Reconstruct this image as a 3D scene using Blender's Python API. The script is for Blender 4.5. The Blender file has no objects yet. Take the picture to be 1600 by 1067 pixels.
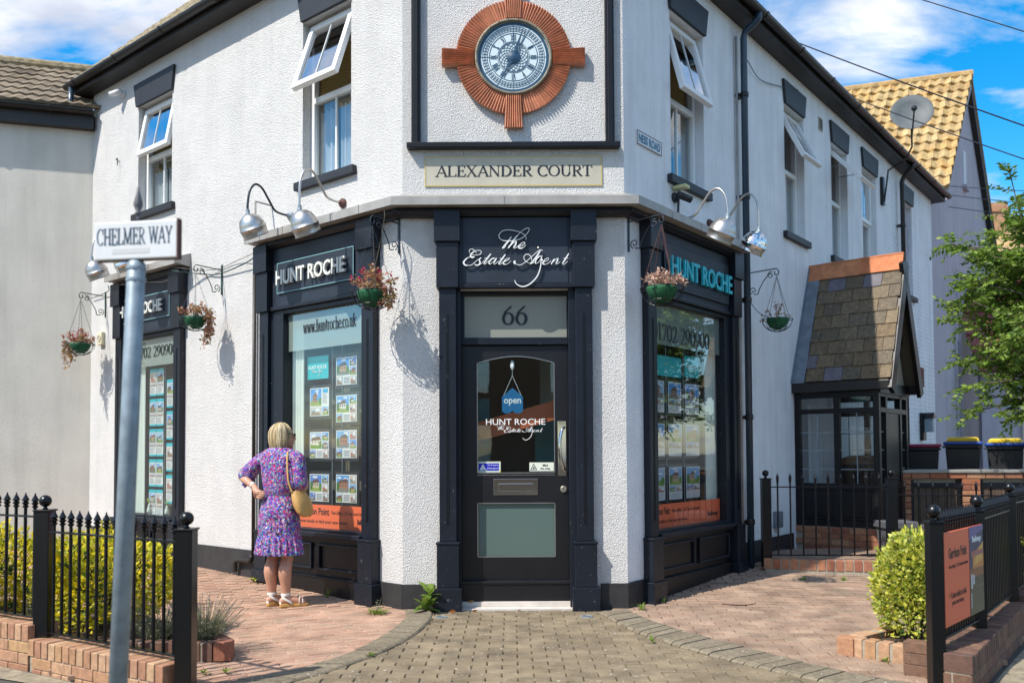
import bpy, bmesh, math, random
from math import sin, cos, tan, pi, radians, sqrt, atan2
from mathutils import Vector, Matrix
random.seed(7)
S = bpy.context.scene
COL = S.collection
# ---------------------------------------------------------------- camera
cd = bpy.data.cameras.new('camera'); cam = bpy.data.objects.new('camera', cd); COL.objects.link(cam)
cd.lens = 1335 / 1600 * 36; cd.sensor_width = 36; cd.sensor_fit = 'HORIZONTAL'
cd.shift_y = 0.0794; cd.clip_end = 600; cd.clip_start = .05
cam.location = (0, 0, 1.38)
pit, rol = radians(1.95), radians(.3)
fw = Vector((0, cos(pit), sin(pit))); up0 = Vector((0, -sin(pit), cos(pit))); r0 = Vector((1, 0, 0))
rr = r0 * cos(rol) - up0 * sin(rol); uu = r0 * sin(rol) + up0 * cos(rol)
cam.matrix_world = Matrix(((rr.x, uu.x, -fw.x, 0), (rr.y, uu.y, -fw.y, 0), (rr.z, uu.z, -fw.z, 1.38), (0, 0, 0, 1)))
cd.dof.use_dof = True; cd.dof.focus_distance = 7.7; cd.dof.aperture_fstop = 1.7
S.camera = cam
# ---------------------------------------------------------------- light
AZ, EL = radians(52), radians(51)
sd = Vector((-sin(AZ) * cos(EL), -cos(AZ) * cos(EL), sin(EL)))
sl = bpy.data.lights.new('sun', 'SUN'); sl.energy = 4.5; sl.angle = radians(.5); sl.color = (1, .95, .87)
so = bpy.data.objects.new('sun', sl); COL.objects.link(so)
so.rotation_euler = (-sd).to_track_quat('-Z', 'Y').to_euler(); so.location = sd * 30
world = bpy.data.worlds.new('World'); S.world = world; world.use_nodes = True
nt = world.node_tree; N = nt.nodes; L = nt.links
for n in list(N): N.remove(n)
out = N.new('ShaderNodeOutputWorld'); bg = N.new('ShaderNodeBackground'); sky = N.new('ShaderNodeTexSky')
sky.sky_type = 'NISHITA'; sky.sun_disc = False; sky.sun_elevation = EL; sky.sun_rotation = atan2(sd.x, sd.y)
sky.air_density = 1.0; sky.dust_density = .6; sky.ozone_density = 2.5
hsv = N.new('ShaderNodeHueSaturation'); hsv.inputs['Saturation'].default_value = 1.5; hsv.inputs['Value'].default_value = 1.45; hsv.inputs['Hue'].default_value = .492
tc = N.new('ShaderNodeTexCoord'); sp = N.new('ShaderNodeSeparateXYZ'); L.new(tc.outputs['Generated'], sp.inputs[0])
def wm(op, a, b=None):
    n = N.new('ShaderNodeMath'); n.operation = op
    for i, v in enumerate((a, b)):
        if v is None: continue
        if hasattr(v, 'links'): L.new(v, n.inputs[i])
        else: n.inputs[i].default_value = v
    return n.outputs[0]
zz = wm('ADD', wm('MAXIMUM', sp.outputs[2], 0), .25)
cb = N.new('ShaderNodeCombineXYZ'); L.new(wm('DIVIDE', sp.outputs[0], zz), cb.inputs[0]); L.new(wm('DIVIDE', sp.outputs[1], zz), cb.inputs[1])
nz = N.new('ShaderNodeTexNoise'); nz.inputs['Scale'].default_value = 2.3; nz.inputs['Detail'].default_value = 9; nz.inputs['Roughness'].default_value = .6; nz.inputs['Distortion'].default_value = .35
mp = N.new('ShaderNodeMapping'); mp.inputs['Location'].default_value = (2.9, .8, 0); mp.inputs['Scale'].default_value = (1, 1.35, 1)
L.new(cb.outputs[0], mp.inputs[0]); L.new(mp.outputs[0], nz.inputs['Vector'])
cr = N.new('ShaderNodeValToRGB'); cr.color_ramp.elements[0].position = .44; cr.color_ramp.elements[0].color = (0, 0, 0, 1)
cr.color_ramp.elements[1].position = .62; cr.color_ramp.elements[1].color = (1, 1, 1, 1); L.new(nz.outputs[0], cr.inputs[0])
n2 = N.new('ShaderNodeTexNoise'); n2.inputs['Scale'].default_value = 5; n2.inputs['Detail'].default_value = 5; L.new(mp.outputs[0], n2.inputs['Vector'])
cc = N.new('ShaderNodeValToRGB'); cc.color_ramp.elements[0].position = .35; cc.color_ramp.elements[0].color = (3.9, 4.3, 5.2, 1)
cc.color_ramp.elements[1].position = .62; cc.color_ramp.elements[1].color = (6.6, 6.7, 7.0, 1); L.new(n2.outputs[0], cc.inputs[0])
mx = N.new('ShaderNodeMix'); mx.data_type = 'RGBA'; L.new(cr.outputs[0], mx.inputs[0])
L.new(sky.outputs[0], hsv.inputs['Color']); L.new(hsv.outputs[0], mx.inputs[6]); L.new(cc.outputs[0], mx.inputs[7])
L.new(mx.outputs[2], bg.inputs[0]); bg.inputs[1].default_value = .128; L.new(bg.outputs[0], out.inputs[0])
S.view_settings.view_transform = 'Standard'; S.view_settings.look = 'None'; S.view_settings.exposure = .42; S.view_settings.gamma = 1
S.cycles.max_bounces = 8; S.cycles.transparent_max_bounces = 16; S.cycles.use_denoising = True
# ---------------------------------------------------------------- helpers
def v3(t): return Vector(t)
Apt = Vector((-.97, 7.58, 0)); Bpt = Vector((1.015, 7.58, 0))
_a, _b = radians(51), radians(39)
FR = {'L': (Apt, Vector((-sin(_a), cos(_a), 0)), Vector((-cos(_a), -sin(_a), 0))),
      'F': (Apt, Vector((1, 0, 0)), Vector((0, -1, 0))),
      'R': (Bpt, Vector((sin(_b), cos(_b), 0)), Vector((cos(_b), -sin(_b), 0)))}
def fr(w):
    o, u, n = FR[w] if isinstance(w, str) else w
    return lambda s, q, z: (o.x + u.x * s + n.x * q, o.y + u.y * s + n.y * q, o.z + z)
FL, FF, FRt = fr('L'), fr('F'), fr('R')
IDF = lambda a, b, c: (a, b, c)
def gz(y): return min(max(0, .055 * (y - 7.6)), .2)
class G:
    def __init__(s): s.v = []; s.f = []; s.m = []; s.t = []; s.c = []
    def add(s, vs, fs, m=0, t=None, c=None):
        b = len(s.v); s.v += [tuple(x) for x in vs]
        for f in fs: s.f.append(tuple(b + i for i in f)); s.m.append(m); s.t.append(random.random() if t is None else t); s.c.append(c or (1, 1, 1))
        return s
    def box(s, F, a0, a1, b0, b1, c0, c1, m=0, t=None, c=None):
        P = [Vector(F(a, b, z)) for z in (c0, c1) for b in (b0, b1) for a in (a0, a1)]
        fs = [(0, 2, 3, 1), (4, 5, 7, 6), (0, 1, 5, 4), (2, 6, 7, 3), (0, 4, 6, 2), (1, 3, 7, 5)]
        if (P[1] - P[0]).cross(P[2] - P[0]).dot(P[4] - P[0]) < 0: fs = [f[::-1] for f in fs]
        if t is None: t = random.random()
        return s.add(P, fs, m, t, c)
    def chbox(s, F, a0, a1, b0, b1, c0, c1, e=.004, m=0, t=None):
        # box with chamfered vertical+top edges
        if t is None: t = random.random()
        P = []
        for (z, k) in ((c0, 0), (c1 - e, 0), (c1, e)):
            P += [Vector(F(a, b, z)) for a, b in ((a0 + k, b0 + k), (a1 - k, b0 + k), (a1 - k, b1 - k), (a0 + k, b1 - k))]
        fs = [(3, 2, 1, 0), (8, 9, 10, 11)]
        for r in (0, 4):
            for i in range(4): fs.append((r + i, r + (i + 1) % 4, r + 4 + (i + 1) % 4, r + 4 + i))
        if (P[1] - P[0]).cross(P[3] - P[0]).dot(P[4] - P[0]) < 0: fs = [f[::-1] for f in fs]
        return s.add(P, fs, m, t)
    def quad(s, P, m=0, t=None, c=None): return s.add(P, [tuple(range(len(P)))], m, t, c)
    def prism(s, F, poly, q0, q1, m=0, t=None, c=None, cap=True):
        # poly in (s,z) CCW, extruded along q
        n = len(poly); P = [Vector(F(a, q0, z)) for a, z in poly] + [Vector(F(a, q1, z)) for a, z in poly]
        fs = [(i, (i + 1) % n, n + (i + 1) % n, n + i) for i in range(n)]
        if cap: fs += [tuple(range(n))[::-1], tuple(range(n, 2 * n))]
        ar = sum(poly[i][0] * poly[(i + 1) % n][1] - poly[(i + 1) % n][0] * poly[i][1] for i in range(n))
        e = (Vector(F(1, 0, 0)) - Vector(F(0, 0, 0))).cross(Vector(F(0, 0, 1)) - Vector(F(0, 0, 0))).dot(Vector(F(0, 1, 0)) - Vector(F(0, 0, 0)))
        if ar * e * (q1 - q0) < 0: fs = [f[::-1] for f in fs]
        if t is None: t = random.random()
        return s.add(P, fs, m, t, c)
    def tube(s, pts, r, k=8, m=0, t=None, c=None, cap=True):
        pts = [Vector(p) for p in pts]; n = len(pts); rs = r if isinstance(r, (list, tuple)) else [r] * n
        d0 = (pts[1] - pts[0]).normalized(); a = d0.orthogonal().normalized(); P = []
        for i in range(n):
            d = (pts[min(i + 1, n - 1)] - pts[max(i - 1, 0)])
            d = d.normalized() if d.length > 1e-9 else d0
            a = a - d * a.dot(d); a = a.normalized() if a.length > 1e-6 else d.orthogonal().normalized(); b = d.cross(a)
            P += [pts[i] + (a * cos(2 * pi * j / k) + b * sin(2 * pi * j / k)) * rs[i] for j in range(k)]
        fs = [(i * k + j, i * k + (j + 1) % k, (i + 1) * k + (j + 1) % k, (i + 1) * k + j) for i in range(n - 1) for j in range(k)]
        if cap: fs += [tuple(range(k))[::-1], tuple(range((n - 1) * k, n * k))]
        if t is None: t = random.random()
        return s.add(P, fs, m, t, c)
    def lathe(s, o, prof, k=16, ax=(0, 0, 1), m=0, t=None, c=None, cap=True):
        ax = Vector(ax).normalized(); a = ax.orthogonal().normalized(); b = ax.cross(a); o = Vector(o); P = []
        for r, z in prof: P += [o + ax * z + (a * cos(2 * pi * j / k) + b * sin(2 * pi * j / k)) * r for j in range(k)]
        n = len(prof)
        fs = [(i * k + j, i * k + (j + 1) % k, (i + 1) * k + (j + 1) % k, (i + 1) * k + j) for i in range(n - 1) for j in range(k)]
        if cap: fs += [tuple(range(k))[::-1], tuple(range((n - 1) * k, n * k))]
        if t is None: t = random.random()
        return s.add(P, fs, m, t, c)
    def ball(s, o, r, k=12, m=0, sc=(1, 1, 1), t=None, c=None):
        P = []; n = k // 2; o = Vector(o)
        for i in range(n + 1):
            th = pi * i / n
            P += [o + Vector((r * sc[0] * sin(th) * cos(2 * pi * j / k), r * sc[1] * sin(th) * sin(2 * pi * j / k), -r * sc[2] * cos(th))) for j in range(k)]
        fs = [(i * k + j, i * k + (j + 1) % k, (i + 1) * k + (j + 1) % k, (i + 1) * k + j) for i in range(n) for j in range(k)]
        return s.add(P, fs, m, t, c)
    def mesh(s, name, mats, smooth=False):
        me = bpy.data.meshes.new(name); me.from_pydata(s.v, [], s.f)
        for x in (mats if isinstance(mats, (list, tuple)) else [mats]): me.materials.append(x)
        if any(s.m): me.polygons.foreach_set('material_index', s.m)
        if smooth: me.polygons.foreach_set('use_smooth', [True] * len(s.f))
        a = me.attributes.new('tint', 'FLOAT', 'FACE'); a.data.foreach_set('value', s.t)
        if any(x != (1, 1, 1) for x in s.c):
            a = me.attributes.new('pcol', 'FLOAT_COLOR', 'FACE'); a.data.foreach_set('color', [q for x in s.c for q in (*x, 1)])
        me.update(); return me
    def build(s, name, mats, parent=None, smooth=False, bev=0, **kw):
        return put(name, s.mesh(name, mats, smooth), parent, bev=bev, **kw)
def rootof(o): 
    while o.parent: o = o.parent
    return o
def put(name, me, parent=None, loc=None, rot=None, bev=0, mat4=None, **kw):
    o = bpy.data.objects.new(name, me); COL.objects.link(o)
    if mat4 is not None: o.matrix_world = mat4
    else:
        if loc: o.location = loc
        if rot: o.rotation_euler = rot
    if parent:
        o.parent = parent; r = rootof(parent)
        # every part is modelled in place; undo the translation of its parents
        inv = Matrix.Identity(4); p = parent; chain = []
        while p: chain.append(p); p = p.parent
        w = Matrix.Identity(4)
        for q in reversed(chain): w = w @ q.matrix_parent_inverse @ q.matrix_basis
        o.matrix_parent_inverse = w.inverted()
    if bev:
        b = o.modifiers.new('bevel', 'BEVEL'); b.width = bev; b.segments = 2; b.limit_method = 'ANGLE'; b.angle_limit = radians(40); b.harden_normals = False
    for k, x in kw.items(): o[k] = x
    return o
def thing(name, label, cat, loc=(0, 0, 0), group=None, rz=0):
    o = bpy.data.objects.new(name, None); COL.objects.link(o); o.empty_display_size = .1
    o.location = loc; o.rotation_euler = (0, 0, rz); o['label'] = label; o['category'] = cat
    if group: o['group'] = group
    return o
def tag(o, label, cat, group=None):
    o['label'] = label; o['category'] = cat
    if group: o['group'] = group
    return o
def struct(o, k='structure'): o['kind'] = k; return o
# ---------------------------------------------------------------- materials
def mat(name, col, rough=.6, metal=0, var=0, vs=6, col2=None, bump=0, bs=60, bd=.01, rnd=0, streak=0, pcol=False, spec=.5, coat=0, bt='NOISE', hue=0, emis=None, stretch=None, dirt_shade=None):
    m = bpy.data.materials.new(name); m.use_nodes = True; nt = m.node_tree; N = nt.nodes; L = nt.links; b = N['Principled BSDF']
    b.inputs['Roughness'].default_value = rough; b.inputs['Metallic'].default_value = metal; b.inputs['Specular IOR Level'].default_value = spec; b.inputs['Coat Weight'].default_value = coat
    geo = N.new('ShaderNodeNewGeometry'); pos = geo.outputs['Position']
    def mult(f, src):
        x = N.new('ShaderNodeMix'); x.data_type = 'RGBA'; x.blend_type = 'MULTIPLY'; x.inputs[0].default_value = 1; L.new(src, x.inputs[6]); L.new(f, x.inputs[7]); return x.outputs[2]
    if pcol:
        a = N.new('ShaderNodeAttribute'); a.attribute_name = 'pcol'; c = a.outputs['Color']
    else:
        r = N.new('ShaderNodeRGB'); r.outputs[0].default_value = (*col, 1); c = r.outputs[0]
    if col2 or rnd:
        oi = N.new('ShaderNodeObjectInfo'); at = N.new('ShaderNodeAttribute'); at.attribute_name = 'tint'
        ad = N.new('ShaderNodeMath'); ad.operation = 'ADD'; L.new(oi.outputs['Random'], ad.inputs[0]); L.new(at.outputs['Fac'], ad.inputs[1])
        fc = N.new('ShaderNodeMath'); fc.operation = 'FRACT'; L.new(ad.outputs[0], fc.inputs[0]); rv = fc.outputs[0]
    if col2:
        rp = N.new('ShaderNodeValToRGB'); cols = [col] + (col2 if isinstance(col2, list) else [col2]); el = rp.color_ramp.elements
        while len(el) < len(cols): el.new(.5)
        for i, q in enumerate(cols): el[i].position = i / (len(cols) - 1); el[i].color = (*q, 1)
        L.new(rv, rp.inputs[0]); c = rp.outputs[0]
    def ramp(src, lo, hi, p0=.3, p1=.7):
        q = N.new('ShaderNodeMapRange'); q.inputs[1].default_value = p0; q.inputs[2].default_value = p1; q.inputs[3].default_value = lo; q.inputs[4].default_value = hi; L.new(src, q.inputs[0]); return q.outputs[0]
    def noise(sc, det=4, st=None, rg=.55):
        n = N.new('ShaderNodeTexNoise'); n.inputs['Scale'].default_value = sc; n.inputs['Detail'].default_value = det; n.inputs['Roughness'].default_value = rg
        if st:
            mp = N.new('ShaderNodeMapping'); mp.inputs['Scale'].default_value = st; L.new(pos, mp.inputs[0]); L.new(mp.outputs[0], n.inputs['Vector'])
        else: L.new(pos, n.inputs['Vector'])
        return n.outputs['Fac']
    if rnd:
        c = mult(ramp(rv, 1 - rnd, 1 + rnd * .6, 0, 1), c)
    if var: c = mult(ramp(noise(vs, 6), 1 - var, 1 + var * .5), c)
    if streak: c = mult(ramp(noise(3, 6, (2.2, 2.2, .18)), 1 - streak, 1.0, .34, .56), c)
    if dirt_shade:
        x = N.new('ShaderNodeMix'); x.data_type = 'RGBA'; L.new(c, x.inputs[6]); x.inputs[7].default_value = (*dirt_shade[0], 1)
        L.new(ramp(noise(dirt_shade[1], 8, None, .7), 0, 1, dirt_shade[2], dirt_shade[2] + dirt_shade[3]), x.inputs[0]); c = x.outputs[2]
    L.new(c, b.inputs['Base Color'])
    if bump:
        bm = N.new('ShaderNodeBump'); bm.inputs['Strength'].default_value = bump; bm.inputs['Distance'].default_value = bd
        if bt == 'ROUGH':
            vo = N.new('ShaderNodeTexVoronoi'); vo.inputs['Scale'].default_value = bs; L.new(pos, vo.inputs['Vector'])
            h = N.new('ShaderNodeMath'); h.operation = 'ADD'; L.new(vo.outputs['Distance'], h.inputs[0]); L.new(noise(bs * .45, 5), h.inputs[1]); L.new(h.outputs[0], bm.inputs['Height'])
        else: L.new(noise(bs, 6, stretch), bm.inputs['Height'])
        L.new(bm.outputs[0], b.inputs['Normal'])
    if emis: b.inputs['Emission Color'].default_value = (*emis[:3], 1); b.inputs['Emission Strength'].default_value = emis[3]
    return m
def glassmat(name, tint=(.9, .95, .93), boost=1.0, base=.02, rough=0.0, grey=None):
    m = bpy.data.materials.new(name); m.use_nodes = True; nt = m.node_tree; N = nt.nodes; L = nt.links
    for n in list(N): N.remove(n)
    o = N.new('ShaderNodeOutputMaterial'); tr = N.new('ShaderNodeBsdfTransparent'); tr.inputs[0].default_value = (*tint, 1)
    gl = N.new('ShaderNodeBsdfGlossy'); gl.inputs['Roughness'].default_value = rough; lw = N.new('ShaderNodeLayerWeight'); lw.inputs[0].default_value = .5; pw = N.new('ShaderNodeMath'); pw.operation = 'POWER'; pw.inputs[1].default_value = 4; L.new(lw.outputs['Facing'], pw.inputs[0]); fn = N.new('ShaderNodeMath'); fn.operation = 'MULTIPLY_ADD'; fn.inputs[1].default_value = .95; fn.inputs[2].default_value = .05; L.new(pw.outputs[0], fn.inputs[0])
    geo = N.new('ShaderNodeNewGeometry'); nz = N.new('ShaderNodeTexNoise'); nz.inputs['Scale'].default_value = 1.3; L.new(geo.outputs['Position'], nz.inputs['Vector'])
    bm = N.new('ShaderNodeBump'); bm.inputs['Strength'].default_value = .12; bm.inputs['Distance'].default_value = .02; L.new(nz.outputs[0], bm.inputs['Height']); L.new(bm.outputs[0], gl.inputs['Normal'])
    ma = N.new('ShaderNodeMath'); ma.operation = 'MULTIPLY_ADD'; ma.use_clamp = True; ma.inputs[1].default_value = boost; ma.inputs[2].default_value = base; L.new(fn.outputs[0], ma.inputs[0])
    mi = N.new('ShaderNodeMixShader'); L.new(ma.outputs[0], mi.inputs[0]); L.new(gl.outputs[0], mi.inputs[2])
    if grey:
        df = N.new('ShaderNodeBsdfDiffuse'); df.inputs[0].default_value = (*grey[:3], 1); m2 = N.new('ShaderNodeMixShader'); m2.inputs[0].default_value = grey[3]
        L.new(tr.outputs[0], m2.inputs[1]); L.new(df.outputs[0], m2.inputs[2]); L.new(m2.outputs[0], mi.inputs[1])
    else: L.new(tr.outputs[0], mi.inputs[1])
    L.new(mi.outputs[0], o.inputs[0]); return m
M = {}
M['stucco'] = mat('roughcast white render', (.73, .715, .69), .85, var=.07, vs=3, bump=1, bs=120, bd=.010, bt='ROUGH', streak=.05, dirt_shade=((.20, .18, .16), 62, .60, .07))  # dark specks paint the shade of the roughcast pits into the colour
M['stucco2'] = mat('painted white render', (.86, .86, .86), .8, var=.07, vs=3, bump=.9, bs=100, bd=.006, bt='ROUGH', streak=.10, dirt_shade=((.42, .42, .42), 30, .66, .12))
M['render3'] = mat('grey beige render', (.60, .57, .50), .85, var=.08, vs=2, bump=.5, bs=40, bd=.005, streak=.10)
M['plinth'] = mat('dark grey masonry paint', (.030, .029, .030), .6, var=.3, vs=8, bump=.3, bs=30, dirt_shade=((.16, .15, .14), 14, .66, .12))
M['navy'] = mat('navy joinery paint', (.0095, .013, .021), .4, var=.25, vs=5, bump=.15, bs=12, bd=.004, dirt_shade=((.13, .135, .13), 26, .635, .05), spec=.35, stretch=(3, 3, .5))
M['navyf'] = mat('navy fascia paint', (.016, .024, .040), .5, var=.35, vs=3, dirt_shade=((.07, .08, .1), 9, .66, .15))
M['black'] = mat('black gloss paint', (.0055, .0055, .007), .4, var=.2, vs=9, dirt_shade=((.09, .09, .09), 30, .7, .06), spec=.35)
M['doorb'] = mat('black door paint', (.006, .006, .008), .42, var=.3, vs=6, dirt_shade=((.16, .155, .14), 35, .69, .05))
M['iron'] = mat('black railing paint', (.003, .003, .004), .3, var=.3, vs=20, spec=.45, bump=.1, bs=40, bd=.003)
M['ironb'] = mat('dark blue ironwork', (.02, .03, .045), .4)
M['irong'] = mat('dark green ironwork', (.012, .05, .038), .45)
M['lead'] = mat('weathered lead flashing', (.36, .34, .31), .5, metal=.2, var=.2, vs=7, bump=.2, bs=9, dirt_shade=((.6, .58, .52), 10, .6, .2))
M['upvc'] = mat('white window frame', (.82, .82, .80), .35, var=.04, vs=6)
M['lintel'] = mat('dark painted lintel', (.016, .018, .023), .55, var=.25, vs=6, bump=.1, bs=30)
M['gutter'] = mat('black plastic gutter', (.014, .012, .011), .4, var=.3, vs=4, dirt_shade=((.09, .08, .06), 8, .6, .2))
M['soffit'] = mat('dark brown soffit board', (.026, .021, .018), .5, var=.3, vs=6)
M['pipe'] = mat('blue grey downpipe', (.028, .055, .085), .28, var=.2, vs=5)
M['glass'] = glassmat('shop window glass', (.93, .97, .95), 1.1, .05)
M['glassr'] = glassmat('shaded shop glass', (.97, .99, .98), 1.1, .08)
M['glassu'] = glassmat('upper window glass', (.75, .8, .8), 1.3, .12)
M['glasss'] = glassmat('tilted sash glass', (.16, .21, .27), 1.5, .5)  # dark blue tint paints the sky's reflection into the pane
M['glassd'] = glassmat('door glass', (.85, .92, .92), 1.1, .07)
M['frost'] = glassmat('frosted vinyl', (.75, .82, .78), 1.0, .04, 0, (.40, .46, .42, .62))
M['frostd'] = glassmat('etched glass', (.4, .55, .5), .8, .03, .25, (.12, .18, .16, .8))
M['frostf'] = glassmat('etched fanlight', (.6, .65, .6), .8, .03, .2, (.30, .31, .26, .9))
M['sage'] = mat('pale sage wall', (.60, .66, .58), .8, var=.05, vs=2)
M['pale'] = mat('pale curtain cloth', (.60, .66, .60), .8)
M['umber'] = mat('dark display backing', (.12, .11, .08), .6, var=.3, vs=2)
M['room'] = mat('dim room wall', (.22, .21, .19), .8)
M['teal'] = mat('teal wall', (.02, .26, .28), .7)
M['orangew'] = mat('orange panel', (.65, .16, .06), .5)
M['print'] = mat('printed card', (1, 1, 1), .35, pcol=True)
M['cloth'] = mat('white net curtain', (.7, .72, .74), .9)
M['blind'] = mat('ochre slat blind', (.36, .25, .08), .6)
M['moss'] = mat('mossy patch', (.12, .12, .04), .95, var=.5, vs=20)
M['copper'] = mat('terracotta painted ribs', (.60, .26, .15), .7, rnd=.12, var=.25, vs=14)
M['patina'] = mat('patinated bezel', (.19, .21, .17), .6, metal=.2, var=.4, vs=18, col2=[(.34, .22, .13)])
M['face'] = mat('pale blue clock face', (.62, .72, .74), .4, var=.05, vs=12)
M['dial'] = mat('dark blue dial ink', (.02, .065, .12), .4)
M['cream'] = mat('cream sign panel', (.50, .46, .36), .5, var=.1, vs=5)
M['gold'] = mat('gold edge trim', (.50, .40, .16), .4)
M['ink'] = mat('black lettering', (.012, .014, .02), .4)
M['white'] = mat('white lettering', (.85, .86, .84), .4)
M['steell'] = mat('pale metal letters', (.68, .68, .62), .4)
M['cyan'] = mat('turquoise lettering', (.02, .50, .60), .4)
M['chrome'] = mat('polished chrome', (.75, .74, .72), .08, metal=1)
M['alu'] = mat('spun aluminium', (.52, .50, .47), .34, metal=.9, var=.12, vs=9)
M['brass'] = mat('aged brass', (.5, .47, .4), .35, metal=.8)
M['galv'] = mat('galvanised steel', (.27, .33, .37), .5, metal=.3, var=.25, vs=14, dirt_shade=((.40, .37, .3), 9, .68, .2))
M['patch'] = mat('faded sign patch', (.56, .56, .55), .5)
M['signw'] = mat('white sign enamel', (.68, .68, .67), .4, var=.06, vs=5)
M['rust'] = mat('rusty sign back', (.12, .05, .04), .7, var=.3)
M['liner'] = mat('green basket liner', (.025, .12, .055), .75, var=.35, vs=14, spec=.2, bump=.4, bs=30)
M['brick'] = mat('red brick', (.34, .115, .055), .85, col2=[(.42, .19, .10), (.28, .10, .06), (.46, .24, .13)], var=.25, vs=30, bump=.5, bs=90, bd=.004)
M['brickb'] = mat('buff brick', (.42, .23, .13), .85, col2=[(.50, .31, .18), (.36, .17, .10), (.46, .28, .13), (.40, .20, .12)], var=.3, vs=25, bump=.5, bs=90, bd=.004)
M['brickd'] = mat('brown brick', (.15, .068, .045), .85, col2=[(.19, .105, .065), (.12, .06, .045), (.17, .09, .055)], var=.3, vs=25, bump=.5, bs=90, bd=.004, dirt_shade=((.06, .055, .045), 12, .55, .2))
M['mortar'] = mat('mortar', (.36, .31, .24), .95, var=.2, vs=20, bump=.4, bs=60)
M['paver'] = mat('grey buff paving block', (.225, .17, .10), .9, col2=[(.26, .20, .125), (.185, .14, .085)], rnd=.14, var=.42, vs=4, bump=.5, bs=130, bd=.004, dirt_shade=((.50, .46, .38), 34, .60, .1))
M['paverp'] = mat('pink paving brick', (.46, .275, .185), .9, col2=[(.50, .32, .22), (.38, .215, .145), (.45, .28, .195)], rnd=.14, var=.36, vs=4, bump=.4, bs=110, bd=.004, dirt_shade=((.27, .20, .14), 7, .53, .16))
M['paverr'] = mat('rose brown paving block', (.34, .225, .155), .9, col2=[(.38, .265, .185), (.285, .18, .125)], rnd=.14, var=.4, vs=4, bump=.4, bs=110, bd=.004, dirt_shade=((.27, .22, .17), 5, .55, .25))
M['kerb'] = mat('grey kerb sett', (.21, .17, .11), .9, col2=[(.25, .205, .14), (.165, .13, .085)], var=.35, vs=35, bump=.8, bs=70, bd=.007, dirt_shade=((.48, .46, .4), 45, .63, .08))
M['joint'] = mat('sand joint', (.17, .145, .11), .95, var=.3, vs=30)
M['tarmac'] = mat('tarmac', (.085, .08, .07), .95, var=.3, vs=3, bump=.6, bs=160, bd=.006, dirt_shade=((.30, .27, .2), 22, .68, .08))
M['dust'] = mat('dusty verge', (.30, .25, .17), .95, var=.4, vs=12, bump=.8, bs=60, bd=.01, dirt_shade=((.5, .46, .36), 50, .6, .1))
M['soil'] = mat('garden soil', (.09, .06, .04), .95, var=.4, vs=12, bump=1, bs=40, bd=.02)
M['stone'] = mat('pale threshold stone', (.62, .56, .50), .6, var=.15, vs=10)
M['tile'] = mat('weathered concrete tile', (.20, .15, .095), .9, col2=[(.27, .21, .14), (.14, .10, .065)], var=.5, vs=9, bump=.5, bs=30, dirt_shade=((.42, .39, .32), 12, .58, .12))
M['tilem'] = mat('mossy tile', (.26, .20, .10), .95, col2=[(.36, .30, .20), (.18, .13, .06)], var=.5, vs=12, bump=.8, bs=40, dirt_shade=((.48, .45, .38), 18, .57, .1))
M['tiley'] = mat('lichen yellow tile', (.44, .31, .13), .9, col2=[(.48, .35, .17), (.39, .26, .11)], var=.4, vs=7, dirt_shade=((.52, .25, .04), 2.6, .48, .3))
M['tiler'] = mat('red roof tile', (.20, .05, .045), .8, col2=[(.25, .075, .06)], var=.2)
M['ridge'] = mat('orange ridge tile', (.52, .16, .06), .75, col2=[(.58, .22, .09), (.45, .15, .07)], var=.3, vs=10, dirt_shade=((.75, .40, .04), 8, .62, .1))
M['slate'] = mat('brown grey slate', (.155, .11, .06), .75, col2=[(.19, .14, .08), (.115, .09, .06), (.165, .11, .055)], var=.4, vs=22, bump=.5, bs=40, bd=.005, dirt_shade=((.34, .27, .12), 22, .62, .1))
M['slatep'] = mat('purple grey slate', (.14, .125, .14), .7, var=.25, vs=14, bump=.3, bs=40)
M['zinc'] = mat('blue grey lead strip', (.20, .235, .27), .45, metal=.3, var=.3, vs=9)
M['mauve'] = mat('mauve grey render', (.46, .43, .47), .85, var=.1, vs=1.2, streak=.12)
M['offw'] = mat('cream render', (.62, .55, .45), .8, var=.05)
M['wood'] = mat('weathered gate board', (.10, .065, .045), .8, rnd=.3, var=.4, vs=12, stretch=(6, 6, .6))
M['plasticb'] = mat('black bin plastic', (.022, .022, .024), .45)
M['lidp'] = mat('magenta lid', (.34, .025, .085), .4)
M['lidb'] = mat('blue rim plastic', (.015, .065, .33), .4)
M['lidy'] = mat('yellow lid', (.80, .55, .02), .4)
M['pot'] = mat('grey plastic planter', (.11, .11, .12), .6, var=.2)
M['bark'] = mat('bark', (.12, .10, .07), .9, var=.4, vs=20, bump=.6, bs=40)
def leafmat(name, cols, tr=.3):
    m = mat(name, cols[0], .5, col2=cols[1:], spec=.4); nt = m.node_tree; N = nt.nodes; L = nt.links; b = N['Principled BSDF']
    src = b.inputs['Base Color'].links[0].from_socket; t = N.new('ShaderNodeBsdfTranslucent'); L.new(src, t.inputs[0]); x = N.new('ShaderNodeMixShader'); x.inputs[0].default_value = tr
    L.new(b.outputs[0], x.inputs[1]); L.new(t.outputs[0], x.inputs[2]); L.new(x.outputs[0], N['Material Output'].inputs[0]); return m
M['leafy'] = leafmat('variegated leaf', [(.86, .66, .015), (.92, .74, .03), (.42, .48, .03), (.90, .76, .10), (.16, .28, .02), (.88, .66, .02)], .42)
M['leafg'] = leafmat('yellow green leaf', [(.56, .56, .05), (.76, .72, .12), (.24, .36, .03), (.82, .78, .22), (.10, .20, .02)], .4)
M['leaft'] = leafmat('tree leaflet', [(.13, .25, .03), (.24, .36, .05), (.08, .16, .02), (.34, .44, .09)], .4)
M['redf'] = leafmat('red flower', [(.45, .02, .06), (.58, .05, .10), (.35, .01, .10)])
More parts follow.
